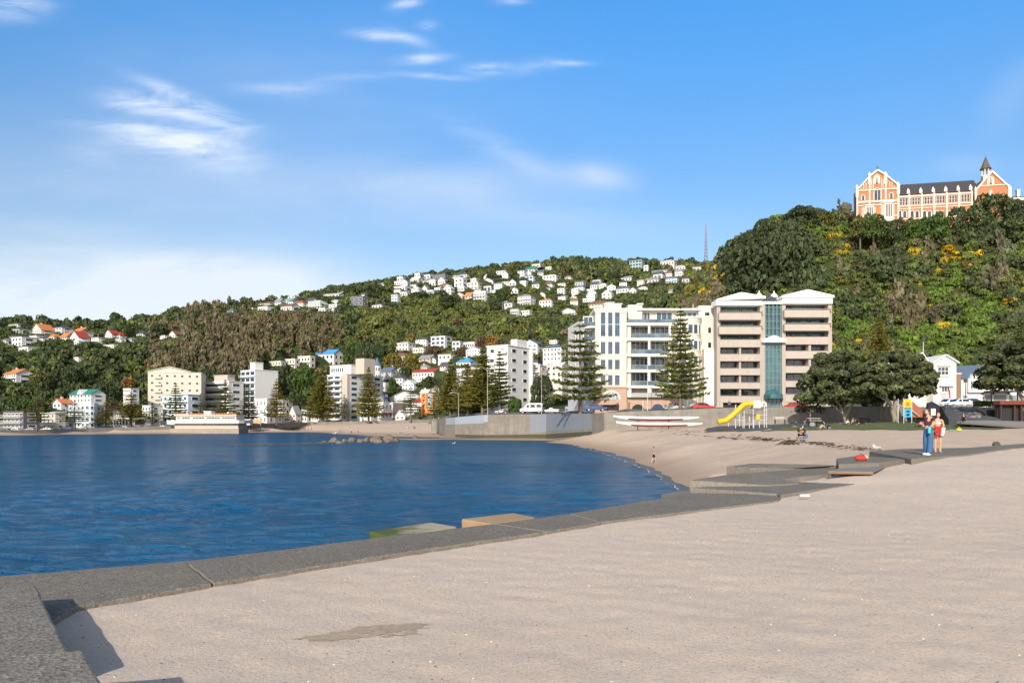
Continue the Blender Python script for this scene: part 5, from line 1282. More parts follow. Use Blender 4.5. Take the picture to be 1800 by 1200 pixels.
# west gable block
gx0, gx1 = 1502.5, 1575.5; ZG = lambda q: ZZ(q, 1539)
b_ = MB()
pts = [(gx0, 405), (gx1, 405), (gx1, 331), (1553, 313), (1546, 309), (1539, 304.5), (1532, 309), (1525, 314), (gx0, 337)]
b_.vprism([(X_(p), ZG(q)) for p, q in pts], -2.5, 1.5); b_.build('wall', BRICK, root)
b_ = MB()
def bar(p0, q0, p1, q1, w, y=-2.5, d_=.35):
    a, c = Vector((X_(p0), ZG(q0))), Vector((X_(p1), ZG(q1))); n = (c - a).normalized(); n = Vector((-n.y, n.x)) * w * .34
    b_.vprism([tuple(a - n), tuple(c - n), tuple(c + n), tuple(a + n)], y - d_, y - .003)
for p in (1503.5, 1525, 1553, 1575): bar(p, 400, p, (333, 318, 316, 328)[(1503.5, 1525, 1553, 1575).index(p)], .75, d_=.42)
for q, w in ((337.5, .5), (357.5, .9), (364, .5), (384, .5)): bar(gx0, q, gx1, q, w)
bar(1503, 336.5, 1525, 313.5, .7, d_=.5); bar(1525, 313.5, 1539, 303.5, .8, d_=.55); bar(1539, 303.5, 1553, 312.5, .8, d_=.55); bar(1553, 312.5, 1575, 331.5, .7, d_=.5)
for p in (1529, 1532, 1546, 1549, 1560, 1564, 1568, 1515, 1519, 1511): bar(p, 336, p, 327 - 12 * (1 - abs(p - 1539) / 28) if abs(p - 1539) < 26 else 333, .28, d_=.25)
b_.build('stone_bands', ST, root)
def pinn(px, q, y, h=3.2, r=.5):
    m_ = MB(); x = X_(px); m_.box(x - r, x + r, y - r, y + r, ZZ(q, px) - h, ZZ(q, px)); m_.box(x - r * 1.25, x + r * 1.25, y - r * 1.25, y + r * 1.25, ZZ(q, px) + .003, ZZ(q, px) + .25)
    m_.box(x - r, x + r, y - r, y + r, ZZ(q, px) + .253, ZZ(q, px) + 1.5, top=(r * .9, r * .9)); m_.build('pinnacle', ST, root)
for p, q in ((1503.5, 335), (1525, 313), (1553, 312), (1575, 330)): pinn(p, q, -2.4)
b_ = MB(); x = X_(1539); z = ZG(303); b_.box(x - .12, x + .12, -2.6, -2.3, z, z + 1.5); b_.box(x - .45, x + .45, -2.55, -2.35, z + .85, z + 1.1); b_.build('cross', M('dark_stone', (0.12, 0.10, 0.1), .8), root)
def archwin(px, q0, q1, w, y, name='window', glass=BLUEGLASS):
    x = X_(px); w *= s_; z0, z1 = ZZ(q0, px), ZZ(q1, px); m_ = MB()
    pts = [(x - w / 2, z0), (x + w / 2, z0)] + [(x + w / 2 * math.cos(a), z1 - w / 2 + w / 2 * math.sin(a)) for a in np.linspace(0, math.pi, 9)]
    m_.vprism(pts, y - .1, y + .05); o = m_.build(name, glass, root)
    m_ = MB(); ang = np.linspace(0, math.pi, 9)
    for a0, a1 in zip(ang[:-1], ang[1:]):
        P = [(x + r * math.cos(a), z1 - w / 2 + r * math.sin(a)) for r in (w / 2, w / 2 + .22) for a in (a0, a1)]
        m_.vprism([P[0], P[2], P[3], P[1]], y - .2, y - .004)
    m_.box(x - w / 2 - .3, x - w / 2, y - .2, y - .004, z0, z1 - w / 2); m_.box(x + w / 2, x + w / 2 + .3, y - .2, y - .004, z0, z1 - w / 2)
    if w > 1.6: m_.box(x - .08, x + .08, y - .17, y - .102, z0, z1 - .3)
    m_.build('surround', ST, o); return o
archwin(1539, 355.5, 335, 10, -2.5); archwin(1514, 356, 347, 4, -2.5); archwin(1563, 352, 343, 4, -2.5)
n_ = archwin(1538, 327, 312, 7, -2.5, 'niche', ST)
b_ = MB(); b_.lathe([(.35, 0), (.42, .4), (.28, 1.3), (.3, 1.7), (.12, 1.9), (.2, 2.1), (.17, 2.35), (.02, 2.5)], 8, (X_(1538), -2.85, ZG(326))); b_.build('statue', M('statue_stone', (0.32, 0.29, 0.25), .8), n_)
for p0, p1, q0, q1 in ((1512, 1536, 388, 364), (1545, 1569, 386, 361)):
    x0, x1 = X_(p0), X_(p1); z0, z1 = ZG(q0 + 8), ZG(q1); m_ = MB()
    m_.prism([(x0, -2.51), (x0 + .9, -3.8), (x1 - .9, -3.8), (x1, -2.51)], z0, z1 - .4); m_.prism([(x0 - .3, -2.51), (x0 + .8, -4.1), (x1 - .8, -4.1), (x1 + .3, -2.51)], z1 - .39, z1)
    o = m_.build('bay_window', ST, root)
    m_ = MB(); w3 = (x1 - x0 - 2.4) / 4
    for k in range(4): m_.box(x0 + 1.2 + w3 * k + .12, x0 + 1.2 + w3 * (k + 1) - .12, -3.86, -3.75, z0 + 1.6, z1 - .9)
    m_.build('panes', GLASS, o)
# long wing
w0, w1 = 1577, 1711
b_ = MB(); b_.box(X_(w0) + .02, X_(w1), 0, 11, Z_(412), eave); b_.build('wing_wall', BRICK, root)
b_ = MB(); b_.hprism([(-.5, eave - .1), (5.5, Z_(319)), (11.5, eave - .1), (11.5, eave + .15), (5.5, Z_(319) + .35), (-.5, eave + .2)], X_(w0), X_(1722)); b_.hprism([(.0, eave + .005), (11, eave + .005), (5.5, Z_(319) - .01)], X_(w0) + .05, X_(1721)); b_.build('roof', M('slate_tiles', (0.055, 0.052, 0.058), .7, .2, 1.2, bump=.2), root)
b_ = MB()
for q, w in ((346.5, .75), (363.5, .5), (368, .35), (386, .5)):
    z = Z_(q); b_.box(X_(w0) + .03, X_(w1) - .01, -.22, -.004, z - w * .36, z + w * .36)
for i in range(7): 
    x = X_(1576 + 21.9 * i) if i else X_(1578); b_.box(x - .3, x + .3, -.45, -.225, Z_(412), eave + .1)
b_.build('stone_bands', ST, root)
for i in range(1, 7): 
    x = X_(1574 + 21.9 * i); m_ = MB(); m_.box(x - .5, x + .5, -.6, .3, eave + .1, eave + 1.1); m_.box(x - .5, x + .5, -.6, .3, eave + 1.103, eave + 2.2, top=(.42, .4)); m_.build('pinnacle', ST, root)
for i in range(6):
    xc = X_(1586 + 21.7 * i)
    for j in range(4): add_win(root, xc + (j - 1.5) * .92, 0, Z_(355.3), .72, 2.6, frame=ST, glass=GLASS, bars=1)
    for j in range(2):
        archwin(1581.5 + 21.7 * i + 8.6 * j, 382, 371, 5, 0, glass=GLASS)
# east gable with niche, spire
ge0, ge1 = 1711, 1772; ZE = lambda q: ZZ(q, 1741)
b_ = MB(); b_.vprism([(X_(p), ZE(q)) for p, q in [(ge0, 412), (ge1, 412), (ge1, 336), (1740, 305), (ge0, 337)]], -1.6, 12); b_.build('wall', BRICK, root)
b_ = MB(); ZG = ZE
bar(ge0 - .5, 337, 1740, 304, .8, -1.6, .45); bar(1740, 304, ge1 + .5, 335.5, .8, -1.6, .45); bar(ge0 + 6, 328.5, ge1 - 6, 328.5, .45, -1.6, .25); bar(1738, 352, 1738, 337, 1.2, -1.6, .3); bar(1730, 346, 1747, 346, .6, -1.6, .25); bar(ge1 - .3, 400, ge1 - .3, 334, .9, -1.6, .5); bar(ge0 + .3, 400, ge0 + .3, 336, .7, -1.6, .4)
b_.build('stone_bands', ST, root)
n_ = archwin(1738, 327, 314, 7.5, -1.6, 'niche', ST)
b_ = MB(); b_.lathe([(.35, 0), (.42, .4), (.28, 1.3), (.3, 1.7), (.12, 1.9), (.2, 2.1), (.17, 2.35), (.02, 2.5)], 8, (X_(1738), -1.95, ZE(326))); b_.build('statue', MATS['statue_stone'], n_)
pinn(1771, 334, -1.4); pinn(1712, 337, -1.4, 2.2, .4)
xs_, zs_ = X_(1737), ZE(310); b_ = MB()
b_.box(xs_ - 1.2, xs_ + 1.2, 1.0, 3.4, zs_ - 2, zs_ + .9)
for a in range(6):
    an = a * math.pi / 3; b_.tube([(xs_ + 1.15 * math.cos(an), 2.2 + 1.15 * math.sin(an), zs_ + .9), (xs_ + 1.15 * math.cos(an), 2.2 + 1.15 * math.sin(an), zs_ + 3.2)], .2, 6)
b_.lathe([(1.4, zs_ + 3.15), (1.4, zs_ + 3.4), (.02, zs_ + 3.42)], 12, (xs_, 2.2, 0)); b_.build('bell_cupola', ST, root)
b_ = MB(); b_.lathe([(1.95, zs_ + 3.3), (1.7, zs_ + 3.7), (1.15, zs_ + 5.0), (.3, zs_ + 7.4), (.05, zs_ + 8.1), (.02, zs_ + 8.5)], 8, (xs_, 2.2, 0)); b_.build('spire', M('spire_slate', (0.11, 0.085, 0.075), .7, .2, 1.5), root)
b_ = MB(); b_.box(X_(1772) + .02, X_(1830), 1, 9, Z_(412), Z_(357)); b_.build('annexe', ST, root)
b_ = MB(); b_.hprism([(.6, Z_(357) + .003), (9.4, Z_(357) + .003), (5, Z_(351))], X_(1772) + .02, X_(1831)); b_.build('roof', MATS['slate_tiles'], root)
b_ = MB(); x = X_(1795); b_.box(x - .5, x + .5, 2, 3.2, Z_(357), Z_(344)); b_.box(x - .62, x + .62, 1.9, 3.3, Z_(344) + .003, Z_(343)); b_.build('chimney', ST, root)
HOUSE_RECTS += [(1500, 1715, 300, 379, 268), (1711, 1800, 300, 348, 262), (1577, 1612, 300, 392, 268)]

# ------------------------------------------------------------------ the two white houses on the right
YH = 137.0; s_ = YH / F; PX0, PY0 = 1661, 709
X_ = lambda px: (px - PX0) * s_
Z_ = lambda py: (PY0 - py) * s_
def bx(b_, p0, p1, ya, yb, q0, q1): return b_.box(X_(p0), X_(p1), ya, yb, Z_(q0), Z_(q1))
root = thing('weatherboard_house', 'two storey cream weatherboard house with twin gables right of the trees', 'house', W(PX0, PY0, YH), 0)
m, t, b = mat_begin('weatherboard')
pos = t.new('ShaderNodeNewGeometry').outputs['Position']; zc = t.new('ShaderNodeSeparateXYZ', in_={0: pos}).outputs[2]
fr = t.math('FRACT', t.math('MULTIPLY', zc, 5.5))
t.set(b.inputs['Base Color'], t.mix(t.math('MULTIPLY', t.noise(pos, 1.2, 4), .25), (0.76, 0.74, 0.66, 1), (0.55, 0.52, 0.44, 1)))
t.set(b.inputs['Normal'], t.bump(fr, .5, .03)); b.inputs['Roughness'].default_value = .6; WBOARD = m
b_ = MB(); b_.vprism([(X_(1640), Z_(718)), (X_(1681), Z_(718)), (X_(1681), Z_(637)), (X_(1661), Z_(625)), (X_(1640), Z_(637))], 0, 12); b_.vprism([(X_(1610), Z_(718)), (X_(1639.9), Z_(718)), (X_(1639.9), Z_(634)), (X_(1633), Z_(619)), (X_(1610), Z_(632))], 2.5, 12); b_.build('wall', WBOARD, root)
b_ = MB(); e = .22
for pts, y0 in (([(1638, 638.5), (1661, 624.6), (1684, 638.5)], -.5), ([(1606, 634), (1633, 618.6), (1644, 635)], 2.0)):
    P = [(X_(p), Z_(q)) for p, q in pts]; b_.vprism(P + [(x, z + e) for x, z in P[::-1]], y0, 12.4)
b_.build('roof', M('white_iron', (0.66, 0.67, 0.69), .5, .05), root)
add_win(root, X_(1657.5), 0, Z_(652), 20 * s_, 15 * s_, mull=2, bars=1, frame=FRAME); add_win(root, X_(1626), 2.5, Z_(655), 10 * s_, 14 * s_, mull=1)
b_ = MB(); bx(b_, 1646, 1670, -.45, -.004, 643.2, 641.2); bx(b_, 1648, 1669, -.3, -.125, 662.2, 661); bx(b_, 1650, 1675, -.7, -.004, 678.5, 676.5); b_.build('window_hood', FRAME, root)
b_ = MB(); bx(b_, 1654, 1664, -.08, -.002, 709, 690); o = b_.build('door', WALLS['grey'], root); add_win(root, X_(1662), 0, Z_(684), 15 * s_, 10 * s_, mull=2)
HOUSE_RECTS += [(1606, 1690, 618, 712, 136)]
bw_ = thing('brick_side_wall', 'narrow brown brick wall between the two white houses', 'wall', W(1685.5, 710, 138), 0)
q = MB(); q.box(-.42, .42, 0, 9, -1, 5.6); q.build('wall', M('brown_brick', (0.22, 0.15, 0.095), .9, .3, 3, bump=.3), bw_)
q = MB(); q.box(-.5, .5, -.08, 9.1, 5.603, 5.8); q.build('coping', ST, bw_)
root = thing('garage_house', 'long white house with slate blue roof, bay windows and grey garages', 'house', W(PX0, PY0, YH + 2), 0)
b_ = MB(); bx(b_, 1690, 1850, 0, 9, 718, 664); b_.build('wall', WALLS['white'], root)
b_ = MB(); b_.hprism([(-.5, Z_(664.5)), (5, Z_(639.5)), (10, Z_(664.5)), (10, Z_(663)), (5, Z_(637.5)), (-.5, Z_(662.6))], X_(1688), X_(1852)); b_.hprism([(0, Z_(663.9)), (9.5, Z_(663.9)), (5, Z_(640))], X_(1690), X_(1850)); b_.build('roof', ROOFS['slate'], root)
b_ = MB(); b_.vprism([(X_(1700), Z_(664)), (X_(1723), Z_(664)), (X_(1711.5), Z_(656))], -.9, 1.2); b_.box(X_(1699), X_(1726), -.7, -.004, Z_(689), Z_(664.1)); b_.build('bay', WALLS['white'], root)
for p0, p1 in ((1702, 1710.5), (1714, 1723)): add_win(root, X_((p0 + p1) / 2), -.7, Z_(676), (p1 - p0) * s_, 15 * s_, mull=1, bars=1)
for p in (1731, 1742, 1760, 1776, 1790): add_win(root, X_(p), 0, Z_(675), 7 * s_, 13 * s_, bars=1)
for p0, p1 in ((1693, 1701), (1732, 1742.5), (1748, 1770), (1776, 1788), (1792, 1804)):
    b_ = MB(); b_.box(X_(p0), X_(p1), -.06, -.003, Z_(712), Z_(694))
    for z in np.arange(Z_(711), Z_(695), .35): b_.box(X_(p0) + .05, X_(p1) - .05, -.09, -.063, z, z + .2)
    b_.build('garage_door', M('garage_grey', (0.22, 0.24, 0.25), .7, .1), root)
b_ = MB(); bx(b_, 1728, 1776, -2.6, -.1, 689.5, 687); bx(b_, 1729, 1730, -2.5, -2.2, 709, 689.6); bx(b_, 1774.5, 1775.5, -2.5, -2.2, 709, 689.6); b_.build('pergola', WALLS['black'], root)
for p in (1727, 1746, 1773, 1790):
    b_ = MB(); b_.lathe([(.05, 0), (.16, .1), (.16, .35), (.05, .42)], 8, (X_(p), -.25, Z_(693))); b_.build('wall_lamp', WALLS['black'], root)
HOUSE_RECTS += [(1688, 1800, 636, 712, 137)]
# ------------------------------------------------------------------ bush on the hills
HR = np.array(HOUSE_RECTS)
def covered(px, py, Y, rad, hh):
    """how much lower the plant must be so that it hides no building behind it"""
    s_ = F / Y; top = py - hh * s_; r_ = rad * s_ * .9
    a = (px + r_ > HR[:, 0]) & (px - r_ < HR[:, 1]) & (Y < HR[:, 4] + 3) & (py > HR[:, 2])
    if not a.any(): return 1.0
    lim = (HR[a, 2] * .12 + HR[a, 3] * .88).max()
    if top >= lim: return 1.0
    return max(0.0, (py - lim) / (py - top))
def inhouse(x, y):
    for (a, b_, c, d_, Y) in HOUSE_RECTS:
        if Y - 1 < y < Y + min(7, (b_ - a) / F * Y * .7) and a < 900 + F * x / y < b_: return True
    return False
near_pts, far_pts, scrub_pts, gorse_pts = [], [], [], []
def palette(px, py, r):
    u = r.random()
    if px > 1190 and py < 745:
        if in_any(px, py, GORSE_AT) and u < .6: return ('gorse', GORSE) if u < .42 else ('bush', OLIVE)
        if in_any(px, py, DARK_AT): return ('bush', DARKG)
        if in_any(px, py, PALE_AT): return ('bush', PALEG if u < .75 else MIDG)
        if in_any(px, py, BRIGHT_AT): return ('bush', BRIGHT if u < .65 else MIDG)
        if in_any(px, py, BROWN_AT): return ('scrub', BROWN if u < .3 else GREYB) if u < .5 else ('bush', MIDG if u < .8 else OLIVE)
        if px < 1300 and u < .5: return ('bush', YGREEN if u < .12 else (RUST if u < .3 else OLIVE))
        if u < .34: return ('bush', MIDG)
        if u < .56: return ('bush', DARKG)
        if u < .72: return ('bush', OLIVE)
        if u < .82: return ('bush', BRIGHT)
        if u < .92: return ('bush', (0.115, 0.112, 0.055))
        if u < .95: return ('scrub', GREYB)
        if u < .965: return ('gorse', GORSE)
        return ('bush', PALEG)
    n = 0.5 + 0.5 * math.sin(px * .021 + py * .034) * math.sin(px * .047 - py * .019 + 1)
    if 262 < px < 600 and 545 + max(0, (px - 380)) * .06 < py < 668 - max(0, (px - 430)) * .28 and not (px < 330 and py < 580) and py > 553 - (px - 350) * .02:
        return ('scrub', BROWN if u < .7 else GREYB) if u < .86 else ('bush', OLIVE if u < .95 else DARKG)
    if px < 340: return ('bush', DARKG if u < .62 else (MIDG if u < .86 else OLIVE))
    if px < 620 and py < 590: return ('bush', DARKG if u < .55 else (MIDG if u < .85 else OLIVE))
    if 520 < px < 960 and 525 < py < 606: return ('bush', OLIVE if u < .45 + .3 * n else (MIDG if u < .88 else (BROWN if u < .93 else DARKG)))
    if py >= 600: return ('bush', DARKG if u < .42 else (MIDG if u < .7 else (OLIVE if u < .92 else RUST)))
    return ('bush', MIDG if u < .36 else (DARKG if u < .7 else (OLIVE if u < .92 else BROWN)))
r = np.random.default_rng(5)
def scatter(n, x0, x1, y0, y1, rad_lo, rad_hi, zmin, mode):
    X = r.uniform(x0, x1, n); Y = r.uniform(y0, y1, n)
    U = X / Y; z = land_z(X, Y)
    ok = (Y > wallY(U) + 16) & (z > zmin) & (np.abs(U) < .86)
    X, Y, z = X[ok], Y[ok], z[ok]
    for x, y, zz in zip(X, Y, z):
        px = 900 + F * x / y; py = HZ - F * (zz - EYE) / y
        if py > 738 or (px < -80 or px > 1880) and r.random() < .5: continue
        if inhouse(x, y): continue
        kind, col = palette(px, py, r)
        rad = r.uniform(rad_lo, rad_hi) * (1.25 if col == DARKG else 1.0) * (.85 if kind == 'gorse' else 1)
        hh = rad * r.uniform(1.0, 1.6) * (1.25 if kind == 'scrub' else 1.0)
        k = covered(px, py, y, rad, hh * (1.5 if kind == 'scrub' else 1.05))
        if k < .22: k = .22; rad = min(rad, 2.4); kind = 'bush' if kind == 'scrub' else kind; col = MIDG if r.random() < .5 else OLIVE
        hh *= k; rad *= max(k, .7)
        kk = r.uniform(.78, 1.22); col = tuple(c * kk * r.uniform(.96, 1.04) for c in col)
        P = (x, y, zz - .35, rad, hh, col)
        if kind == 'gorse': gorse_pts.append(P)
        elif kind == 'scrub': scrub_pts.append((x, y, zz - .3, rad * .9, hh * 1.1, col))
        elif mode == 'near': near_pts.append(P)
        else: far_pts.append(P)
scatter(9000, 30, 240, 150, 345, 1.5, 3.3, 8.5, 'near')
scatter(2600, 30, 240, 150, 345, .8, 1.5, 8.5, 'near')
scatter(19000, -460, 300, 262, 620, 2.2, 4.6, 6.0, 'far')
scatter(9000, -420, 320, 560, 880, 3.2, 6.2, 12, 'far')
far_pts = [p for p in far_pts if not (p[0] / p[1] > .24 and p[1] < 335)]
place_cover('hill_bush', near_pts, BUSH_PROTO, 'dense green native bush covering the steep near hill')
place_cover('ridge_bush', far_pts, FAR_PROTO, 'dark bush covering the far hillsides between the houses')
place_cover('dry_scrub', scrub_pts, SCRUB_PROTO, 'brown and grey dry scrub on the cliffs and slopes')
place_cover('gorse', gorse_pts, BUSH_PROTO, 'bright yellow flowering gorse dotted over the near hill')
print('bush', len(near_pts), len(far_pts), len(scrub_pts), len(gorse_pts))
# ------------------------------------------------------------------ individual trees
def conifer_mesh(seed, H=15.0, R0=3.4, whorls=17, per=7, base=.16, dense=1.0, tint=(0.090, 0.098, 0.024), lift=.18, skew=0.0):
    """Norfolk type pine: flat separate whorls of rope-like boughs"""
    r = np.random.default_rng(seed); Q = []; T = []
    tr_ = MB(); tr_.tube([(0, 0, -1), (0, 0, .02 * H), (0, 0, .5 * H), (.05, 0, H * .99)], [.34, .29, .17, .03], 8)
    for w in range(whorls):
        t = (w + r.uniform(-.2, .2)) / (whorls - 1); t = min(max(t, 0), 1)
        z = H * (base + (1 - base) * t ** .92)
        L0 = R0 * ((1 - t) ** .8 + .045); a0 = r.uniform(0, 6.28)
        n = per if t < .85 else 5
        for k in range(n):
            if r.random() < .1 * (1 - dense * .5): continue
            a = a0 + 6.283 * k / n + r.normal(0, .12); L = L0 * r.uniform(.72, 1.12) * (1 + skew * math.cos(a))
            m_ = max(4, int(L / .26)); s_ = (np.arange(m_) + .5) / m_
            x = s_ * L; zz = z + L * (-.10 * s_ + lift * s_ ** 2 * (1.3 - t)) + r.normal(0, .03, m_)
            P = np.stack([x * math.cos(a), x * math.sin(a), zz], -1)
            if L > 1: tr_.tube([(0, 0, z), tuple(P[m_ // 2]), tuple(P[-1])], [.05, .035, .015], 4, cap=False)
            k0 = 0 if L < 1.5 else int(m_ * .12)
            for rep in range(3):
                C = P[k0:] + r.normal(0, .07, (m_ - k0, 3)); Nn = np.tile(np.array([[-math.sin(a) * .4, math.cos(a) * .4, 1.0]]), (m_ - k0, 1)) if rep else np.tile(np.array([[-math.sin(a), math.cos(a), .3]]), (m_ - k0, 1))
                wdt = (.30 + .30 * math.sin(1.6)) * (.55 + .5 * np.sin(np.pi * (s_[k0:] * .75 + .2)))[:, None] * (L0 / R0 * .5 + .5)
                q = cards(C, Nn, .33, r, .9, .45)
                q = C[:, None] + (q - C[:, None]) * wdt[:, None] * 1.5
                Q.append(q); T.append(tint_of(tint, len(C), r, .18, .12) * (1 + .35 * s_[k0:, None]))
    return quads_mesh('crown', np.concatenate(Q), LEAF, np.concatenate(T)), tr_.mesh('trunk', BARK, True)
GOLD = (0.150, 0.125, 0.022); PINEG = (0.088, 0.098, 0.024); PINED = (0.055, 0.070, 0.022)
CON = {'open': conifer_mesh(1, whorls=15, per=7), 'golden': conifer_mesh(2, R0=4.0, whorls=19, per=8, tint=GOLD), 'broad': conifer_mesh(3, R0=4.4, whorls=12, per=7, base=.26, tint=(.10, .098, .024), lift=.1),
       'bushy': conifer_mesh(4, R0=4.4, whorls=24, per=9, base=.1, tint=(.125, .115, .022)), 'near': conifer_mesh(5, R0=4.6, whorls=12, per=8, base=.14, tint=(.105, .122, .036), lift=.16, dense=2), 'near2': conifer_mesh(6, H=17, R0=4.1, whorls=21, per=7, base=.13, tint=(.112, .124, .036), dense=2),
       'dark': conifer_mesh(7, R0=3.0, whorls=16, tint=PINED)}
def pine(px, base, top, half, Y, kind, label, rz=0.0, H0=None):
    ref = 17.0 if kind == 'near2' else 15.0; R0 = {'open': 3.4, 'golden': 4.0, 'broad': 4.4, 'bushy': 4.4, 'near': 4.6, 'near2': 4.1, 'dark': 3.0}[kind]
    o = thing('pine_tree', label, 'pine tree', W(px, base, Y), rz, 'tall pines along the sea front')
    H = (base - top) * Y / F; Wd = half * Y / F
    o.scale = (Wd / R0 * 1.06, Wd / R0 * 1.06, H / ref)
    c, t_ = CON[kind]; link('crown', c, o); link('trunk', t_, o)
    return o
for row in [
 (65, 754, 690, 22, 270, 'broad', 'leftmost tall pine with flat spreading boughs in front of cream building'),
 (131, 753, 703, 25, 292, 'broad', 'flat spreading pine in front of the pale blue apartments'),
 (186, 752, 704, 21, 305, 'golden', 'golden green pine right of the pale blue apartments'),
 (230, 750, 690, 30, 308, 'golden', 'broad golden pine left of the cream apartment block'),
 (268, 749, 708, 16, 312, 'open', 'small thin pine at the foot of the cream block'),
 (309, 748, 674, 24, 322, 'open', 'dark green pine left of the shore pavilion'),
 (353, 746, 692, 20, 335, 'open', 'short bushy pine behind the left part of the pavilion'),
 (396, 746, 668, 25, 345, 'open', 'tall dark pine behind the right part of the pavilion'),
 (437, 745, 676, 21, 355, 'dark', 'narrow pine in front of the slim tower block'),
 (486, 744, 667, 21, 372, 'golden', 'golden pine right of the slim tower block'),
 (566, 743, 650, 34, 400, 'bushy', 'big bushy olive pine left of the grey tower'),
 (605, 741, 694, 13, 402, 'open', 'thin small pine in front of the grey tower'),
 (648, 741, 646, 27, 398, 'bushy', 'tall bushy pine right of the grey tower'),
 (722, 740, 680, 22, 390, 'broad', 'dark flat topped pine in front of white shop'),
 (763, 738, 676, 13, 385, 'dark', 'dark narrow pine in front of the orange building'),
 (792, 730, 632, 32, 240, 'bushy', 'leftmost pine of the dense clump behind the bastion'),
 (822, 728, 640, 36, 226, 'bushy', 'lower olive pine in the dense clump behind bastion'),
 (848, 726, 612, 42, 218, 'bushy', 'tallest golden pine in the dense clump behind bastion'),
 (878, 725, 618, 28, 212, 'open', 'open pine in front of the tall white block'),
 (1020, 724, 561, 59, 147.5, 'near', 'large dark pine standing before the cream curved apartments at left'),
 (1196, 721, 540, 47, 136, 'near2', 'slender tall pine standing before the curved bay of the apartments'),
 (1545, 640, 552, 23, 180, 'golden', 'pale yellow pine rising above the spreading trees on hill foot'),
 (1792, 660, 560, 24, 172, 'open', 'pine on the hill foot at the right edge'),
 (227, 598, 566, 9, 497, 'dark', 'small dark pine on the far left ridge skyline'),
]:
    pine(*row, rz=random.uniform(0, 6.28))

def broad_mesh(seed, n, lobes, tint, size, trunk=None, jit=.6, aspect=.8, amp=.25, warm=.12, lobe_var=.18):
    r = np.random.default_rng(seed)
    C, D, i = crown_points(n, r, lobes)
    sh = np.clip(r.normal(1, lobe_var, len(lobes)), .6, 1.5)[i][:, None]
    return quads_mesh('crown', cards(C, D, size, r, aspect, jit), LEAF, tint_of(tint, n, r, amp, warm) * sh)
def rand_lobes(seed, k, rx, rz, lo=.24, hi=.42):
    """lobes filling a dome of half width rx and height rz, standing on z=0"""
    r = np.random.default_rng(seed); L = []
    for q in range(k):
        a = 2.4 * q + r.uniform(-.4, .4); rr_ = math.sqrt((q + .5) / k) * .78
        z = (.22 + .62 * math.sqrt(max(0, 1 - rr_ ** 2))) * r.uniform(.85, 1.08)
        s_ = r.uniform(lo, hi) * (1.1 - .3 * rr_)
        L.append((rr_ * rx * math.cos(a), rr_ * rx * math.sin(a), z * rz, s_ * rx, s_ * rx, s_ * rz * 1.1))
        if q % 2: L.append((rr_ * rx * math.cos(a), rr_ * rx * math.sin(a), z * rz * .5, s_ * rx, s_ * rx, s_ * rz))
        if rr_ > .45: L.append((rr_ * rx * math.cos(a + .6), rr_ * rx * math.sin(a + .6), .16 * rz, s_ * rx, s_ * rx, s_ * rz * .7))
    return L
TK = MB(); TK.tube([(0, 0, -1), (0, 0, .1), (.05, 0, .45)], [.09, .07, .03], 7); TRUNK1 = TK.mesh('trunk', BARK, True)
BRD = {k: broad_mesh(sd, n, rand_lobes(sd, nl, 1, 1, .2, .36), tt, sz) for k, sd, n, nl, tt, sz in [
  ('dark', 11, 3000, 20, (0.060, 0.080, 0.034), .055), ('dark2', 12, 3000, 24, (0.066, 0.090, 0.036), .052), ('olive', 13, 2200, 16, (0.105, 0.110, 0.030), .06), ('yellow', 14, 1800, 14, (0.17, 0.14, 0.03), .065),
  ('brown', 15, 1500, 14, (0.12, 0.075, 0.05), .06), ('orange', 16, 1200, 12, (0.27, 0.13, 0.04), .065), ('green', 17, 2400, 18, (0.065, 0.11, 0.025), .058)]}
def btree(px, base, top, half, kind, label, Y=None, depth=None, group='trees on the hillsides'):
    if Y is None: Y = ray_land(px, base) or 300.0
    o = thing('broadleaf_tree', label, 'tree', W(px, base, Y), random.uniform(0, 6.28), group)
    s_ = Y / F; w = half * s_ / 1.08; o.scale = (w, w, (base - top) * s_ / 1.12)
    link('crown', BRD[kind], o); link('trunk', TRUNK1, o)
    return o
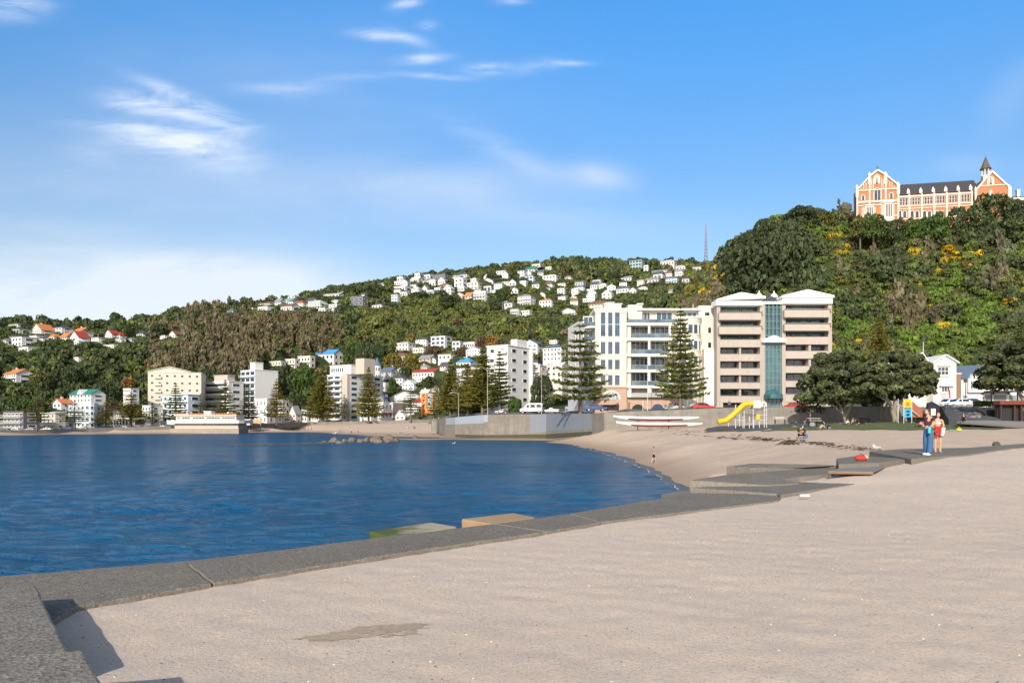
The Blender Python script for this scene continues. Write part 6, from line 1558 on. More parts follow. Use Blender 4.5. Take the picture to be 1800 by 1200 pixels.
for row in [
 (278, 592, 569, 18, 'dark', 'round dark tree on the skyline between left ridge and brown cliff'),
 (352, 566, 545, 15, 'dark', 'dark tree at the foot of the spur skyline'),
 (378, 556, 538, 20, 'dark2', 'dark tree clump topmost at the left end of spur'),
 (427, 549, 533, 10, 'dark2', 'round dark tree left of the white terrace wall'),
 (545, 528, 515, 13, 'dark2', 'dark round tree above the pale green hipped roof'),
 (561, 532, 518, 10, 'dark', 'second dark tree above the pale green hipped roof'),
 (620, 520, 508, 9, 'dark', 'round dark tree behind the dark modern house'),
 (660, 524, 500, 22, 'dark2', 'broad dark trees on the skyline left of the stepped terraces'),
 (605, 560, 536, 20, 'dark2', 'dark tree below the orange panelled house'),
 (905, 486, 462, 13, 'olive', 'round pine crown on skyline between white houses'),
 (862, 494, 480, 10, 'dark', 'dark round tree on the skyline right of dark roof'),
 (777, 530, 510, 16, 'dark', 'dark tree left of the tall narrow white house'),
 (740, 532, 514, 26, 'dark2', 'wide dark tree below the lower row of ridge houses'),
 (790, 540, 520, 22, 'dark', 'dark tree below the pink cottage'),
 (883, 530, 508, 16, 'dark2', 'dark tree left of the three storey white house'),
 (870, 545, 524, 14, 'dark2', 'dark tree right of the white house with dark balconies'),
 (1080, 497, 478, 14, 'dark', 'dark tree left of the grey and white house on the slope'),
 (940, 610 - 22, 562, 13, 'dark2', 'dark round tree on the green slope above white flat house'),
 (786, 600, 575, 17, 'dark2', 'dark tree above the modern blue windowed blocks'),
 (723, 605, 585, 8, 'orange', 'orange autumn tree behind the white villa'),
 (866, 614, 590, 14, 'orange', 'rusty autumn tree above the tall white apartment block'),
 (845, 612, 592, 12, 'brown', 'brown autumn tree left of the rusty autumn tree'),
 (806, 577, 562, 14, 'brown', 'bare pinkish brown tree on the green slope'),
 (761, 629, 608, 17, 'brown', 'round red brown tree below the white modern block'),
 (811, 626, 610, 10, 'brown', 'dark brown tree below the smaller white block'),
 (690, 650, 620, 20, 'yellow', 'yellow green tree below the large square cream house'),
 (722, 652, 622, 16, 'yellow', 'yellow olive tree right of the beige house'),
 (713, 664, 645, 13, 'dark2', 'dark shrubby tree left of the bright red roof'),
 (755, 692, 661, 17, 'dark', 'big round dark tree below the bright red roof'),
 (782, 700, 668, 18, 'dark2', 'dark tree between the round tree and pine clump'),
 (496, 705, 643, 26, 'dark', 'tall dark tree right of the slim tower block'),
 (530, 712, 648, 26, 'green', 'large green tree left of the bushy olive pine'),
 (516, 740, 690, 24, 'dark2', 'dark tree low behind the pink grey house'),
 (640, 652, 612, 22, 'dark2', 'dark tree right of the bright blue roofed house'),
 (665, 648, 606, 24, 'dark', 'large dark tree left of the square cream house'),
 (620, 640, 602, 20, 'green', 'mid green tree behind the bright blue roofed house'),
 (48, 742, 700, 22, 'green', 'bright green tree left of the orange edged white house'),
 (30, 738, 695, 30, 'dark2', 'dark green trees behind the dark grey apartments'),
 (185, 715, 672, 24, 'dark', 'dark round tree right of the green roofed house'),
 (72, 690, 655, 20, 'olive', 'pale olive tree right of the left edge villa'),
 (120, 684, 645, 30, 'dark', 'large dark tree above the green roofed house'),
 (225, 690, 662, 14, 'orange', 'rust coloured tree left of the cream apartment block'),
 (370, 690, 650, 26, 'dark2', 'dark trees behind the white banded block'),
 (690, 735 - 48, 664, 8, 'green', 'small green tree beside the turret house'),
 (1331, 520, 428, 60, 'dark', 'huge dark evergreen crown on the left shoulder of near hill'),
 (1392, 508, 414, 42, 'dark2', 'second huge dark crown right of the first on near hill'),
 (1297, 502, 456, 26, 'dark', 'dark round tree below the huge crowns on near hill'),
 (1408, 404, 364, 40, 'dark', 'dark tree on the near hill skyline left of the monastery'),
 (1345, 432, 388, 26, 'dark2', 'dark tree on the falling skyline of near hill'),
 (1741, 440, 394, 25, 'dark', 'single round dark tree below the monastery spire', 246),
 (1742, 412, 346, 46, 'dark2', 'dark trees in front of the monastery spire gable', 252),
 (1790, 392, 352, 26, 'dark', 'dark tree at the right end of the monastery'),
 (1640, 424, 378, 30, 'green', 'green tree hiding the lower monastery windows', 254),
 (1690, 422, 366, 28, 'dark2', 'dark tree hiding the right lower monastery windows', 254),
 (1535, 422, 378, 26, 'green', 'green tree below the monastery left gable', 256),
 (1512, 420, 382, 20, 'olive', 'olive tree at the foot of the monastery left corner', 257),
 (1572, 424, 386, 24, 'dark2', 'dark tree at the foot of the monastery long wing', 256),
 (1605, 424, 387, 24, 'green', 'green tree below the left windows of the long wing', 254),
 (1450, 402, 374, 22, 'olive', 'olive tree on the skyline left of the monastery'),
]:
    btree(*row)
btree(952, 722, 660, 26, 'dark', 'dark spreading tree behind the white van', Y=195, group='trees along the sea front')
btree(905, 726, 700, 16, 'green', 'green bush below the tall white apartment block', Y=205, group='trees along the sea front')

# the spreading coastal trees by the playground, built larger and finer
def limbs(paths, mat, name='trunk'):
    b_ = MB()
    for pts, r0, r1 in paths:
        n = len(pts); b_.tube(pts, [r0 + (r1 - r0) * k / (n - 1) for k in range(n)], 9)
    return b_, mat
def spreading(px, base, Y, x0, x1, top, under, seed, n, label, trunks, tint, size=.2, extra=None):
    s_ = Y / F; o = thing('spreading_tree', label, 'tree', W(px, base, Y), 0, 'spreading trees by the beach')
    r = np.random.default_rng(seed); L = []
    cx, hw = ((x0 + x1) / 2 - px) * s_, (x1 - x0) / 2 * s_; zt, zu = (base - top) * s_, (base - under) * s_
    k = 46
    for q in range(k):
        a = 2.4 * q + r.uniform(-.3, .3); rr_ = math.sqrt((q + .5) / k) * .9
        hgt = max(0, 1 - rr_ ** 2.0) ** .62
        for lev in ((.78, .3) if q % 3 else (.82, .55, .15)):
            z = zu + (zt - zu) * (hgt * lev * r.uniform(.88, 1.06) + .03)
            sz = r.uniform(.12, .2) * hw
            L.append((cx + rr_ * hw * math.cos(a), rr_ * hw * .85 * math.sin(a), z, sz, sz, sz * r.uniform(.55, .8)))
    for e in (extra or []): L.append(e)
    link('crown', broad_mesh(seed, n, L, tint, size, jit=.7, amp=.3, warm=.18, lobe_var=.2), o)
    b_, m_ = limbs([([((x - px) * s_, y, (base - q) * s_) for x, q, y in pts], r0, r1) for pts, r0, r1 in trunks], PALEBARK)
    b_.build('trunk', m_, o, True)
    return o
POH = (0.098, 0.115, 0.052)
spreading(1487, 743, 113, 1404, 1548, 606, 716, 51, 19000, 'left spreading dark tree with low rounded crown before the tan block',
          [([(1487, 744, 0), (1484, 730, 0), (1478, 712, .3), (1460, 690, .6)], .32, .12), ([(1486, 735, 0), (1494, 715, -.3), (1510, 690, -.6)], .25, .1), ([(1483, 728, 0), (1466, 712, .5), (1440, 700, .8)], .2, .07), ([(1487, 728, 0), (1488, 700, 1), (1490, 660, 1.5)], .22, .06)], POH, .21)
spreading(1573, 743.5, 105, 1500, 1643, 603, 700, 52, 19000, 'right spreading dark tree with forked pale trunk beside white houses',
          [([(1574, 748, 0), (1573, 735, 0), (1566, 715, -.2), (1556, 700, -.4), (1545, 680, -.6)], .42, .14), ([(1575, 738, 0), (1580, 718, .3), (1592, 698, .5), (1612, 680, .6)], .34, .12), ([(1574, 730, 0), (1576, 700, .6), (1578, 660, 1)], .25, .07),
           ([(1572, 728, 0), (1560, 708, -.6), (1535, 694, -1)], .22, .08)], (0.105, 0.120, 0.054), .2)
spreading(1551, 741, 113, 1490, 1590, 650, 705, 53, 4500, 'half hidden tree with twin stems between the two spreading trees',
          [([(1549, 742, 0), (1550, 722, 0), (1545, 700, 0)], .32, .12), ([(1553, 742, 0), (1556, 720, 0), (1562, 700, 0)], .28, .1)], (0.07, 0.082, 0.04), .22)
spreading(1424, 743, 116, 1402, 1450, 690, 728, 54, 1100, 'thin grey twiggy tree against the concrete wall left of spreading trees',
          [([(1424, 742, 0), (1424, 725, 0), (1419, 708, 0)], .2, .05), ([(1424, 728, 0), (1431, 710, 0)], .12, .04), ([(1424, 728, 0), (1414, 715, 0)], .1, .04), ([(1424, 720, 0), (1426, 700, 0)], .1, .03)], (0.10, 0.095, 0.075), .16)
spreading(1806, 742, 92, 1722, 1890, 586, 690, 55, 19000, 'big spreading dark tree cut by the right edge of picture',
          [([(1812, 745, 0), (1808, 720, 0), (1798, 700, 0), (1785, 682, 0)], .42, .15), ([(1810, 725, 0), (1830, 695, 0)], .35, .12), ([(1808, 715, 0), (1805, 670, .5)], .3, .08)], POH, .2)
# ------------------------------------------------------------------ stepped concrete slabs between sand and sea
def aggregate(name, base, dark, light, wear=.5):
    m, t, b = mat_begin(name)
    pos = t.new('ShaderNodeNewGeometry').outputs['Position']; nrm = t.new('ShaderNodeNewGeometry').outputs['Normal']
    v = t.new('ShaderNodeTexVoronoi', in_={'Vector': pos, 'Scale': 42.0}); sp_ = t.new('ShaderNodeSeparateColor', in_={0: v.outputs['Color']})
    n1 = t.noise(pos, .9, 6, .65); n2 = t.noise(pos, 70, 3, .7)
    col = t.mix(t.math('MULTIPLY_ADD', n1, 2.2, -.6, clamp=True), c4(base), c4(dark))
    col = t.mix(t.math('MULTIPLY', t.math('GREATER_THAN', sp_.outputs[0], .8), .65), col, c4(light))
    col = t.mix(t.math('MULTIPLY', t.math('LESS_THAN', sp_.outputs[1], .18), .6), col, c4(tuple(x * .4 for x in dark)))
    col = t.mix(t.math('MULTIPLY_ADD', n2, 1.4, -.5, clamp=True), col, c4(tuple(x * .75 for x in base)))
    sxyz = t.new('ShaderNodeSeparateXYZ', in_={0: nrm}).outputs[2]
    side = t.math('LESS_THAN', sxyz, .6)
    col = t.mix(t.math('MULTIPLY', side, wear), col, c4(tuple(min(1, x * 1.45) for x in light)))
    t.set(b.inputs['Base Color'], col); b.inputs['Roughness'].default_value = .92; b.inputs['Specular IOR Level'].default_value = .25
    t.set(b.inputs['Normal'], t.bump(t.math('ADD', v.outputs['Distance'], n2), .6, .012)); return m
SLAB = aggregate('exposed_aggregate', (0.215, 0.19, 0.158), (0.145, 0.127, 0.108), (0.29, 0.265, 0.22), .14)
SLABS = aggregate('slab_pale', (0.235, 0.21, 0.18), (0.155, 0.14, 0.122), (0.31, 0.285, 0.245), .2)
def slab(label, pts, z, thick=.6, mat=SLAB, zs=None, name='concrete_slab', bev=.012, cat='slab', rough_edge=True):
    """pts: corner pixels of the top face; zs: heights per corner"""
    zs = zs or [z] * len(pts); P = [onz(p[0], p[1], zz) for p, zz in zip(pts, zs)]
    c = sum(P, Vector()) / len(P); b_ = MB()
    # subdivide the outline so the rims can be slightly worn
    ring = []
    r = random.Random(len(label))
    for a, b2 in zip(P, P[1:] + P[:1]):
        n = max(1, int((b2 - a).length / .16)) if rough_edge else 1
        for k in range(n):
            q = a.lerp(b2, k / n); d = (b2 - a).normalized(); w = r.uniform(-.007, .007) if k else 0
            ring.append(Vector((q.x - d.y * w, q.y + d.x * w, q.z)))
    area = sum(ring[i].x * ring[(i + 1) % len(ring)].y - ring[(i + 1) % len(ring)].x * ring[i].y for i in range(len(ring)))
    if area < 0: ring = ring[::-1]
    n = len(ring); vs = [(v.x - c.x, v.y - c.y, v.z - c.z) for v in ring] + [(v.x - c.x, v.y - c.y, v.z - c.z - thick) for v in ring]
    b_.add(vs, [tuple(range(n)), tuple(range(2 * n - 1, n - 1, -1))] + [(n + i, n + (i + 1) % n, (i + 1) % n, i) for i in range(n)])
    o = b_.build(name, mat, None, loc=c, bevel=bev)
    return tag(o, label, cat, 'concrete steps along the beach')
slab('dark low kerb between the front slab and the sea', [(-220, 1045), (0, 1012), (330, 985), (560, 958), (556, 966), (330, 996), (0, 1026), (-220, 1062)], 1.70, 1.6)
slab('long front slab with a pale joint, nearest to the sea', [(-230, 1070), (0, 1022), (328, 990), (372, 1024), (135, 1064), (60, 1110), (-200, 1190)], 1.85, 1.4)
slab('long grey slab beside the green algae block', [(331, 990), (560, 957), (868, 920), (957, 934), (760, 962), (560, 993), (376, 1023.5)], 1.85, 1.4)
slab('grey slab beside the tan block', [(871, 919.7), (998, 902.5), (1055, 917), (961, 933.2)], 1.85, 1.4)
slab('grey slab ending at a dark drain slot', [(1001, 902), (1216, 866), (1380, 868), (1369, 879), (1200, 899), (1058, 916.3)], 1.85, 1.4)
slab('pointed slab above the dark drain slot', [(1214, 856.5), (1300, 852), (1420, 846.5), (1502, 850), (1372, 869), (1366, 867.3)], 1.91, .5, zs=[1.90, 1.90, 1.91, 1.95, 1.91, 1.90])
slab('wide flat slab with pale tapering front face', [(1212, 843.5), (1277, 834), (1390, 825), (1450, 820.5), (1540, 817), (1458, 832), (1378, 842), (1404, 848.5), (1352, 852.5)], 2.05, .6, zs=[2.05, 2.08, 2.10, 2.12, 2.15, 2.06, 2.0, 1.955, 1.94])
slab('raised dark slab with a tapering pale front face', [(1277, 819.5), (1320, 814.2), (1400, 815), (1470, 817), (1548, 815.5), (1455, 820), (1395, 824)], 2.27, .6, zs=[2.27, 2.28, 2.24, 2.19, 2.17, 2.13, 2.12])
slab('small step slab under the red bag', [(1470, 805.5), (1500, 801.5), (1529, 801.5), (1600, 806), (1545, 812.5), (1474, 815.5)], 2.30, .55)
slab('long slab on which the two women stand', [(1528, 793), (1585, 788.6), (1700, 786.6), (1830, 777), (1830, 782.5), (1760, 789.6), (1690, 799.5), (1602, 806)], 2.36, .7, zs=[2.38, 2.39, 2.41, 2.46, 2.46, 2.42, 2.36, 2.35])
def block_px(label, pts, z, thick, mat, name='concrete_block'): return slab(label, pts, z, thick, mat, None, name, .02, 'block')
ALG = conc('algae_block', (0.44, 0.38, 0.27), (0.33, 0.29, 0.20), .3)
m = ALG; t = NT(m); b = t.n['Principled BSDF']; src = b.inputs['Base Color'].links[0].from_socket
pos = t.new('ShaderNodeNewGeometry').outputs['Position']; gn = t.noise(pos, 3.0, 5, .65); sx_ = t.new('ShaderNodeSeparateXYZ', in_={0: pos})
f = t.new('ShaderNodeMapRange', in_={0: t.math('ADD', sx_.outputs[0], t.math('MULTIPLY', gn, 1.3)), 1: -1.15, 2: -.75, 3: 1.0, 4: 0.0}).outputs[0]
t.set(b.inputs['Base Color'], t.mix(t.math('MULTIPLY', f, .92), src, (0.055, 0.085, 0.012, 1)))
TANB = conc('tan_block', (0.42, 0.29, 0.17), (0.30, 0.20, 0.11), .3)
block_px('pale block covered with green algae beside the sea', [(649, 933), (757, 917.5), (803, 925), (690, 945)], 1.74, 1.9, ALG)
block_px('tan rounded block beside the sea', [(811, 911.5), (903, 901), (940, 908.5), (862, 920)], 1.76, 1.9, TANB)
block_px('small mossy block at the water end of the slabs', [(1162, 869), (1192, 862), (1217, 862.5), (1216, 868), (1180, 876)], 1.78, 1.9, SLABS)
slab('large raised block in the near left corner', [(-320, 1075), (0, 1031), (64, 1028), (121, 1143.5), (-300, 1200)], 2.05, .9, SLABS, bev=.02)
slab('nearest raised block at the lower left corner', [(-260, 1165), (119, 1143), (149, 1140), (182, 1200), (262, 1350), (-260, 1380)], 2.22, 1.1, SLABS, bev=.02)
# plywood lid on the sand
bd = thing('board_lid', 'grey lid board with brown front edge lying on the sand', 'board', onz(1505, 828, 2.16), 0)
P = [onz(p, q, 2.09) - bd.location for p, q in ((1455, 833.5), (1534, 835), (1556, 824), (1494, 823))]
b_ = MB(); b_.prism([(p.x, p.y) for p in P], -.02, .02); b_.build('lid', M('weathered_lid', (0.20, 0.19, 0.18), .85, .2, 2), bd)
b_ = MB(); a, c = P[0], P[1]; b_.prism([(a.x, a.y - .03), (c.x, c.y - .03), (c.x, c.y - .003), (a.x, a.y - .003)], -.05, .0); b_.build('edge_strip', M('varnished_edge', (0.20, 0.105, 0.045), .6, .2, 3), bd)
for q in P:
    b_ = MB(); qx = q * .93; b_.box(qx.x - .02, qx.x + .02, qx.y - .02, qx.y + .02, -.3, -.021); b_.build('leg', M('lid_leg', (.14, .12, .1), .9), bd)
# damp dark patch of sand
def near_patch(name, cx, cy, rx, ry, ang, mat, lift, thr, seed, step=.018):
    g = np.arange(-1.2, 1.2, step / max(rx, ry)); A, B = np.meshgrid(g * rx, g * ry); ca, sa = math.cos(ang), math.sin(ang)
    X, Y = cx + A * ca - B * sa, cy + A * sa + B * ca
    d_ = (A / rx) ** 2 + (B / ry) ** 2 + .42 * sines(X, Y, .5, seed) + .25 * sines(X, Y, .13, seed + 1)
    P = np.stack([X, Y, near_z(X, Y) + lift], -1); k = d_ < thr * rng.uniform(.55, 1.25, d_.shape)
    return link(name, grid_mesh(name, P, k[:-1, :-1] & k[1:, 1:] & k[1:, :-1] & k[:-1, 1:], mat))
DAMP = sand_mat('damp_sand', (0.50, 0.40, 0.31), (0.22, 0.17, 0.13))
c_ = onz(645, 1108, 1.83)
tag(near_patch('damp_sand', c_.x, c_.y, .50, .26, .25, DAMP, .004, .62, 41), kind='structure')
# bits of shell, weed and grit on the near sand
r = np.random.default_rng(77); GRIT = []
for k in range(900):
    y = 3.6 + 9 * r.random() ** 1.6; x = r.uniform(-.75, .75) * y
    if y > slabY(x) - .9: continue
    s_ = r.uniform(.006, .022); GRIT.append((x, y, float(near_z(x, y)), s_ * .42))
def scatter_bits(name, pts, mat, label):
    b_ = MB()
    for x, y, z, s_ in pts:
        a = random.uniform(0, 6.28); e = random.uniform(.5, 1)
        b_.ball((x, y, z + s_ * .2), s_, s_ * e, s_ * .5, 6)
    return tag(b_.build(name, mat), label, kind='stuff')
scatter_bits('shell_grit', GRIT[:140], M('shell', (0.70, 0.66, 0.60), .6, .2, 20), 'white shell fragments scattered over the near sand')
scatter_bits('dark_grit', GRIT[330:720], M('dark_grit', (0.12, 0.10, 0.085), .9, .3, 20), 'dark pebbles and twigs scattered over the near sand')

# ------------------------------------------------------------------ seaweed line on the beach
r = np.random.default_rng(9); b_ = MB(); lines = [(1140, 757, 1250, 760), (1180, 762, 1390, 778), (1290, 766, 1460, 783), (1380, 773, 1530, 793), (1420, 780, 1545, 796), (1250, 771, 1350, 774)]
for (p0, q0, p1, q1) in lines:
    n = int((p1 - p0) / 2.3)
    for k in range(n):
        f = k / n
        if math.sin(f * 19 + p0) + math.sin(f * 47) < r.uniform(-.9, .7): continue
        px, py = p0 + (p1 - p0) * f + r.normal(0, 2), q0 + (q1 - q0) * f + r.normal(0, 1.0)
        uu = (px - 900) / F; Ys = np.linspace(22, 118, 200); Ys = Ys[Ys > slabY(uu * Ys) + 1.2]; zz = beach_z(uu * Ys, Ys) - (EYE + (HZ - py) / F * Ys)
        i = int(np.argmax(zz > 0)); Y = Ys[i]
        if zz[i] <= 0 or i == 0: continue
        for _ in range(3):
            x, y = uu * Y + r.normal(0, .2), Y + r.normal(0, .35); z = float(beach_z(x, y)) + .06; a = r.uniform(0, 6.28); l = r.uniform(.08, .34) * min(1, Y / 55); w = r.uniform(.02, .08) * min(1, Y / 55)
            ca, sa = math.cos(a), math.sin(a)
            b_.add([(x - l * ca, y - l * sa, z), (x + w * sa, y - w * ca, z + .05), (x + l * ca, y + l * sa, z), (x - w * sa, y + w * ca, z + .04)], [(0, 1, 2, 3)])
tag(b_.build('seaweed', M('dry_weed', (0.060, 0.045, 0.03), .95, .4, 4)), 'dark dry seaweed strands along the high tide line', kind='stuff')
w_ = W(1386, 771, 51); b_ = MB(); r = random.Random(4)
for k in range(26):
    a = k * .9; l = r.uniform(.3, .9); b_.tube([(0, 0, .05), (l * .5 * math.cos(a), l * .3 * math.sin(a), .22), (l * 1.1 * math.cos(a), l * .5 * math.sin(a), .02)], [.06, .05, .02], 5)
o = b_.build('seaweed_heap', MATS['dry_weed'], loc=(w_.x, w_.y, float(beach_z(w_.x, w_.y)))); tag(o, 'heap of dark seaweed left of the person sitting in black', 'seaweed')

# ------------------------------------------------------------------ boulders
ROCK = conc('boulder_rock', (0.22, 0.172, 0.128), (0.11, 0.088, 0.065), .5); ROCKD = conc('wet_rock', (0.14, 0.105, 0.075), (0.07, 0.06, 0.045), .3)
def rock_mesh(seed, mat):
    bm = bmesh.new(); bmesh.ops.create_icosphere(bm, subdivisions=3, radius=1.0); r = random.Random(seed)
    pl = [(Vector((r.gauss(0, 1), r.gauss(0, 1), r.gauss(.2, .8))).normalized(), r.uniform(.55, .9)) for _ in range(20)]
    for v in bm.verts:
        for n, d_ in pl:
            e = v.co.dot(n) - d_
            if e > 0: v.co -= n * e * .85
        v.co += v.co.normalized() * (.09 * math.sin(v.co.x * 7 + seed) * math.sin(v.co.y * 6 + 2 * seed) + .05 * math.sin(v.co.z * 15 + v.co.x * 11) + .04 * math.sin(v.co.y * 19 + v.co.z * 13))
    me = bpy.data.meshes.new('boulder'); bm.to_mesh(me); bm.free(); me.materials.append(mat); return me
RK = [rock_mesh(k, ROCK) for k in range(6)]; RKD = [rock_mesh(20 + k, ROCKD) for k in range(3)]
def rock(px0, px1, top, base, label, k, mesh=None, Y=None, group='boulders of the small breakwater'):
    Y = Y or F * EYE / (base - HZ); s_ = Y / F; c = W((px0 + px1) / 2, base, Y)
    o = bpy.data.objects.new('boulder', mesh or RK[k % 6]); COL.objects.link(o)
    h = (base - top) * s_; o.location = (c.x, c.y, c.z + h * .08); o.scale = ((px1 - px0) / 2 * s_ * 1.08, (px1 - px0) / 2 * s_ * .9, h * .66); o.rotation_euler = (0, 0, k * 1.3)
    return tag(o, label, 'boulder', group)
for k, row in enumerate([(576, 597, 764, 777, 'pointed boulder at the left end of breakwater with a gull on top'), (600, 613, 768, 777, 'low boulder right of the gull boulder'), (610, 628, 765, 776, 'flat boulder left of the middle of the breakwater'),
    (626, 643, 766, 777, 'rounded boulder before the big pile'), (637, 652, 762, 776, 'tall narrow boulder at the left of the big pile'), (648, 676, 758, 776, 'biggest boulder of the breakwater pile, left half'), (668, 700, 758, 775, 'second biggest boulder of the breakwater pile, right half'),
    (656, 672, 768, 778, 'low front boulder below the biggest one'), (690, 704, 766, 776, 'low boulder at the right foot of the pile'), (699, 711, 757, 764, 'separate boulder on sand right of the pile'), (711, 722, 760, 766, 'smaller separate boulder on sand'),
    (723, 736, 761, 770, 'rightmost separate boulder on the sand'), (590, 604, 772, 779, 'flat wet boulder before the gull boulder'), (676, 692, 770, 777.5, 'flat boulder before the right half of pile'), (562, 578, 772, 779, 'low boulder left of the gull boulder')]):
    rock(*row, k)
for k in range(40):
    f = k / 39; px = 404 + 164 * f + random.uniform(-1.5, 1.5); base = 782.5 - 4.5 * f + random.uniform(-.4, .5)
    rock(px - random.uniform(2, 4), px + random.uniform(2, 4), base - random.uniform(1.8, 3.6), base + .3, 'small dark wet stone in the low line running out to sea', k, RKD[k % 3], group='stones of the low sea line')

# ------------------------------------------------------------------ outrigger canoes on their rack
HULLW = M('gloss_white', (0.80, 0.79, 0.77), .25, .03, spec=.5); MAROON = M('maroon_paint', (0.20, 0.055, 0.045), .4, .1); DARKM = M('dark_metal', (0.06, 0.06, 0.06), .5, .2)
def canoe(px0, px1, zc_py, label, r0, r1, Y):
    s_ = Y / F; L = (px1 - px0) * s_; o = thing('outrigger_canoe', label, 'canoe', W((px0 + px1) / 2, zc_py, Y), 0, 'canoes stored before the wall')
    def ring(x, k0, k1, grow=1.0):
        t_ = x / L + .5; wd = .36 * max(0.02, math.sin(math.pi * min(max(t_ * .97 + .02, 0), 1))) ** .55; ht = .42 * (max(.04, math.sin(math.pi * min(max(t_ * .96 + .03, 0), 1)))) ** .45
        rise = .30 * (abs(t_ - .5) * 2) ** 3 * (1.3 if t_ < .5 else .55)
        return [(x, math.cos(a) * wd * grow, rise + math.sin(a) * ht * (1.0 if math.sin(a) < 0 else .78) * grow) for a in np.linspace(k0, k1, 15)]
    def loft(x0, x1, k0, k1, n, mat, name, closed, par, grow=1.0):
        b_ = MB(); rows = [ring(x0 + (x1 - x0) * i / n, k0, k1, grow) for i in range(n + 1)]; m_ = len(rows[0])
        fs = [(i * m_ + j, (i + 1) * m_ + j, (i + 1) * m_ + (j + 1), i * m_ + j + 1) for i in range(n) for j in range(m_ - 1)]
        b_.add([v for q in rows for v in q], fs); return b_.build(name, mat, par, True)
    h = loft(-L / 2, L / 2, -math.pi, math.pi, 40, HULLW, 'hull', True, o)
    X_ = lambda p: (p - (px0 + px1) / 2) * s_
    loft(X_(r0), X_(r1), -math.pi * .93, -math.pi * .16, 16, MAROON, 'bottom_stripe', False, o, 1.015)
    return o
canoe(1078, 1229, 735, 'upper white outrigger canoe with maroon stripe on the rack', 1104, 1200, 123.5)
canoe(1083, 1235, 745.5, 'lower white outrigger canoe with maroon stripe near the sand', 1109, 1208, 122.5)
for p in (1122, 1176):
    o = thing('canoe_rack', 'left dark rack post carrying the canoes' if p == 1122 else 'right dark rack post carrying the canoes', 'rack', W(p, 752, 123), 0, 'canoe racks')
    b_ = MB(); b_.box(-.06, .06, .5, .62, -.6, 2.2); b_.build('post', DARKM, o)
    b_ = MB()
    for z in (.14, 1.12): b_.box(-.05, .05, -.7, .497, z, z + .08)
    b_.build('arm', DARKM, o)

# ------------------------------------------------------------------ playground
Y = 101.0; s_ = Y / F
ox, oz = 1311, 744.5
root = thing('climbing_frame', 'grey climbing frame with white panel and tall posts by the wall', 'climbing frame', W(ox, oz, Y), 0)
X_ = lambda p: (p - ox) * s_
Z_ = lambda q: (oz - q) * s_
GAL = M('galvanised_steel', (0.50, 0.51, 0.52), .45, .12, spec=.4); YEL = M('yellow_plastic', (0.78, 0.40, 0.012), .4, .06, spec=.4); WPAN = M('white_panel', (0.72, 0.70, 0.62), .6, .06)
for i, (p, top, y) in enumerate([(1293, 712, 0), (1298.5, 710, 1.3), (1308, 712, 0), (1311.5, 713, 1.4), (1324, 714, 0), (1331, 714, 1.4), (1343.5, 712, 0), (1351, 712, .8), (1337, 730, .5), (1319, 731, .4)]):
    b_ = MB(); b_.tube([(X_(p), y, -.6), (X_(p), y, Z_(top))], .055, 8); b_.build('post', GAL, root)
for (p0, p1, q, y) in [(1293, 1308, 722, 0), (1308, 1324, 716, 0), (1308, 1331, 731, .6), (1324, 1350, 729, .4), (1331, 1351, 720, .8), (1293, 1311, 738, .3), (1337, 1351, 738, .6)]:
    b_ = MB(); b_.tube([(X_(p0), y, Z_(q)), (X_(p1), y, Z_(q))], .04, 7); b_.build('rail', GAL, root)
b_ = MB(); b_.box(X_(1311), X_(1331), .1, 1.4, Z_(728.5), Z_(727.5)); b_.box(X_(1323), X_(1345), .2, 1.5, Z_(717.6), Z_(716.6)); b_.build('platform', DARKM, root)
b_ = MB(); b_.box(X_(1324), X_(1337.5), -.1, 1.3, Z_(717), Z_(704), top=(.06, .06)); b_.build('white_panel', WPAN, root, bevel=.05)
b_ = MB(); pts = [(X_(1340), .3, Z_(714)), (X_(1339.6), .3, Z_(709)), (X_(1342), .3, Z_(707)), (X_(1346), .3, Z_(707.4)), (X_(1348), .3, Z_(710)), (X_(1347.6), .3, Z_(714))]; b_.tube(pts, .13, 8); b_.build('hoop', WPAN, root)
b_ = MB(); b_.box(X_(1329), X_(1335.5), -.06, .02, Z_(737), Z_(728)); b_.build('yellow_panel', YEL, root)
b_ = MB()
for k in range(5): b_.tube([(X_(1313 + k * 3), .2, Z_(743)), (X_(1316 + k * 3), 1.2, Z_(729))], .035, 6)
b_.build('climbing_net', DARKM, root)
sl_ = thing('tube_slide', 'bright yellow tube slide running down to the left', 'slide', W(1265, 744, Y - .5), 0)
X2 = lambda p: (p - 1265) * s_
Z2 = lambda q: (744 - q) * s_
path = [(1324, 709.5), (1316, 709.5), (1309, 710.5), (1303, 715), (1296, 722), (1288, 729), (1281, 735), (1276, 739), (1270, 740), (1262.5, 741)]
b_ = MB(); cen = [Vector((X2(p), .1 * math.sin(i), Z2(q))) for i, (p, q) in enumerate(path)]
fine = []
for a, c in zip(cen[:-1], cen[1:]):
    for k in range(4): fine.append(a.lerp(c, k / 4))
fine.append(cen[-1])
for _ in range(2): fine = [fine[0]] + [(fine[i - 1] + fine[i] * 2 + fine[i + 1]) / 4 for i in range(1, len(fine) - 1)] + [fine[-1]]
b_.tube(fine, [.36] * len(fine), 14); b_.build('tube', YEL, sl_, True)
b_ = MB()
for i in range(5, len(fine) - 1, 6):
    d = (fine[i + 1] - fine[i]).normalized() * .05; b_.tube([fine[i] - d, fine[i] + d], [.405, .405], 14)
b_.build('joint_rings', YEL, sl_, False)
b_ = MB(); b_.tube([(X2(1281), .1, -.4), (X2(1281), .1, Z2(737))], .05, 7); b_.tube([(X2(1300), .1, -.4), (X2(1300), .1, Z2(721))], .05, 7); b_.build('support', GAL, sl_)
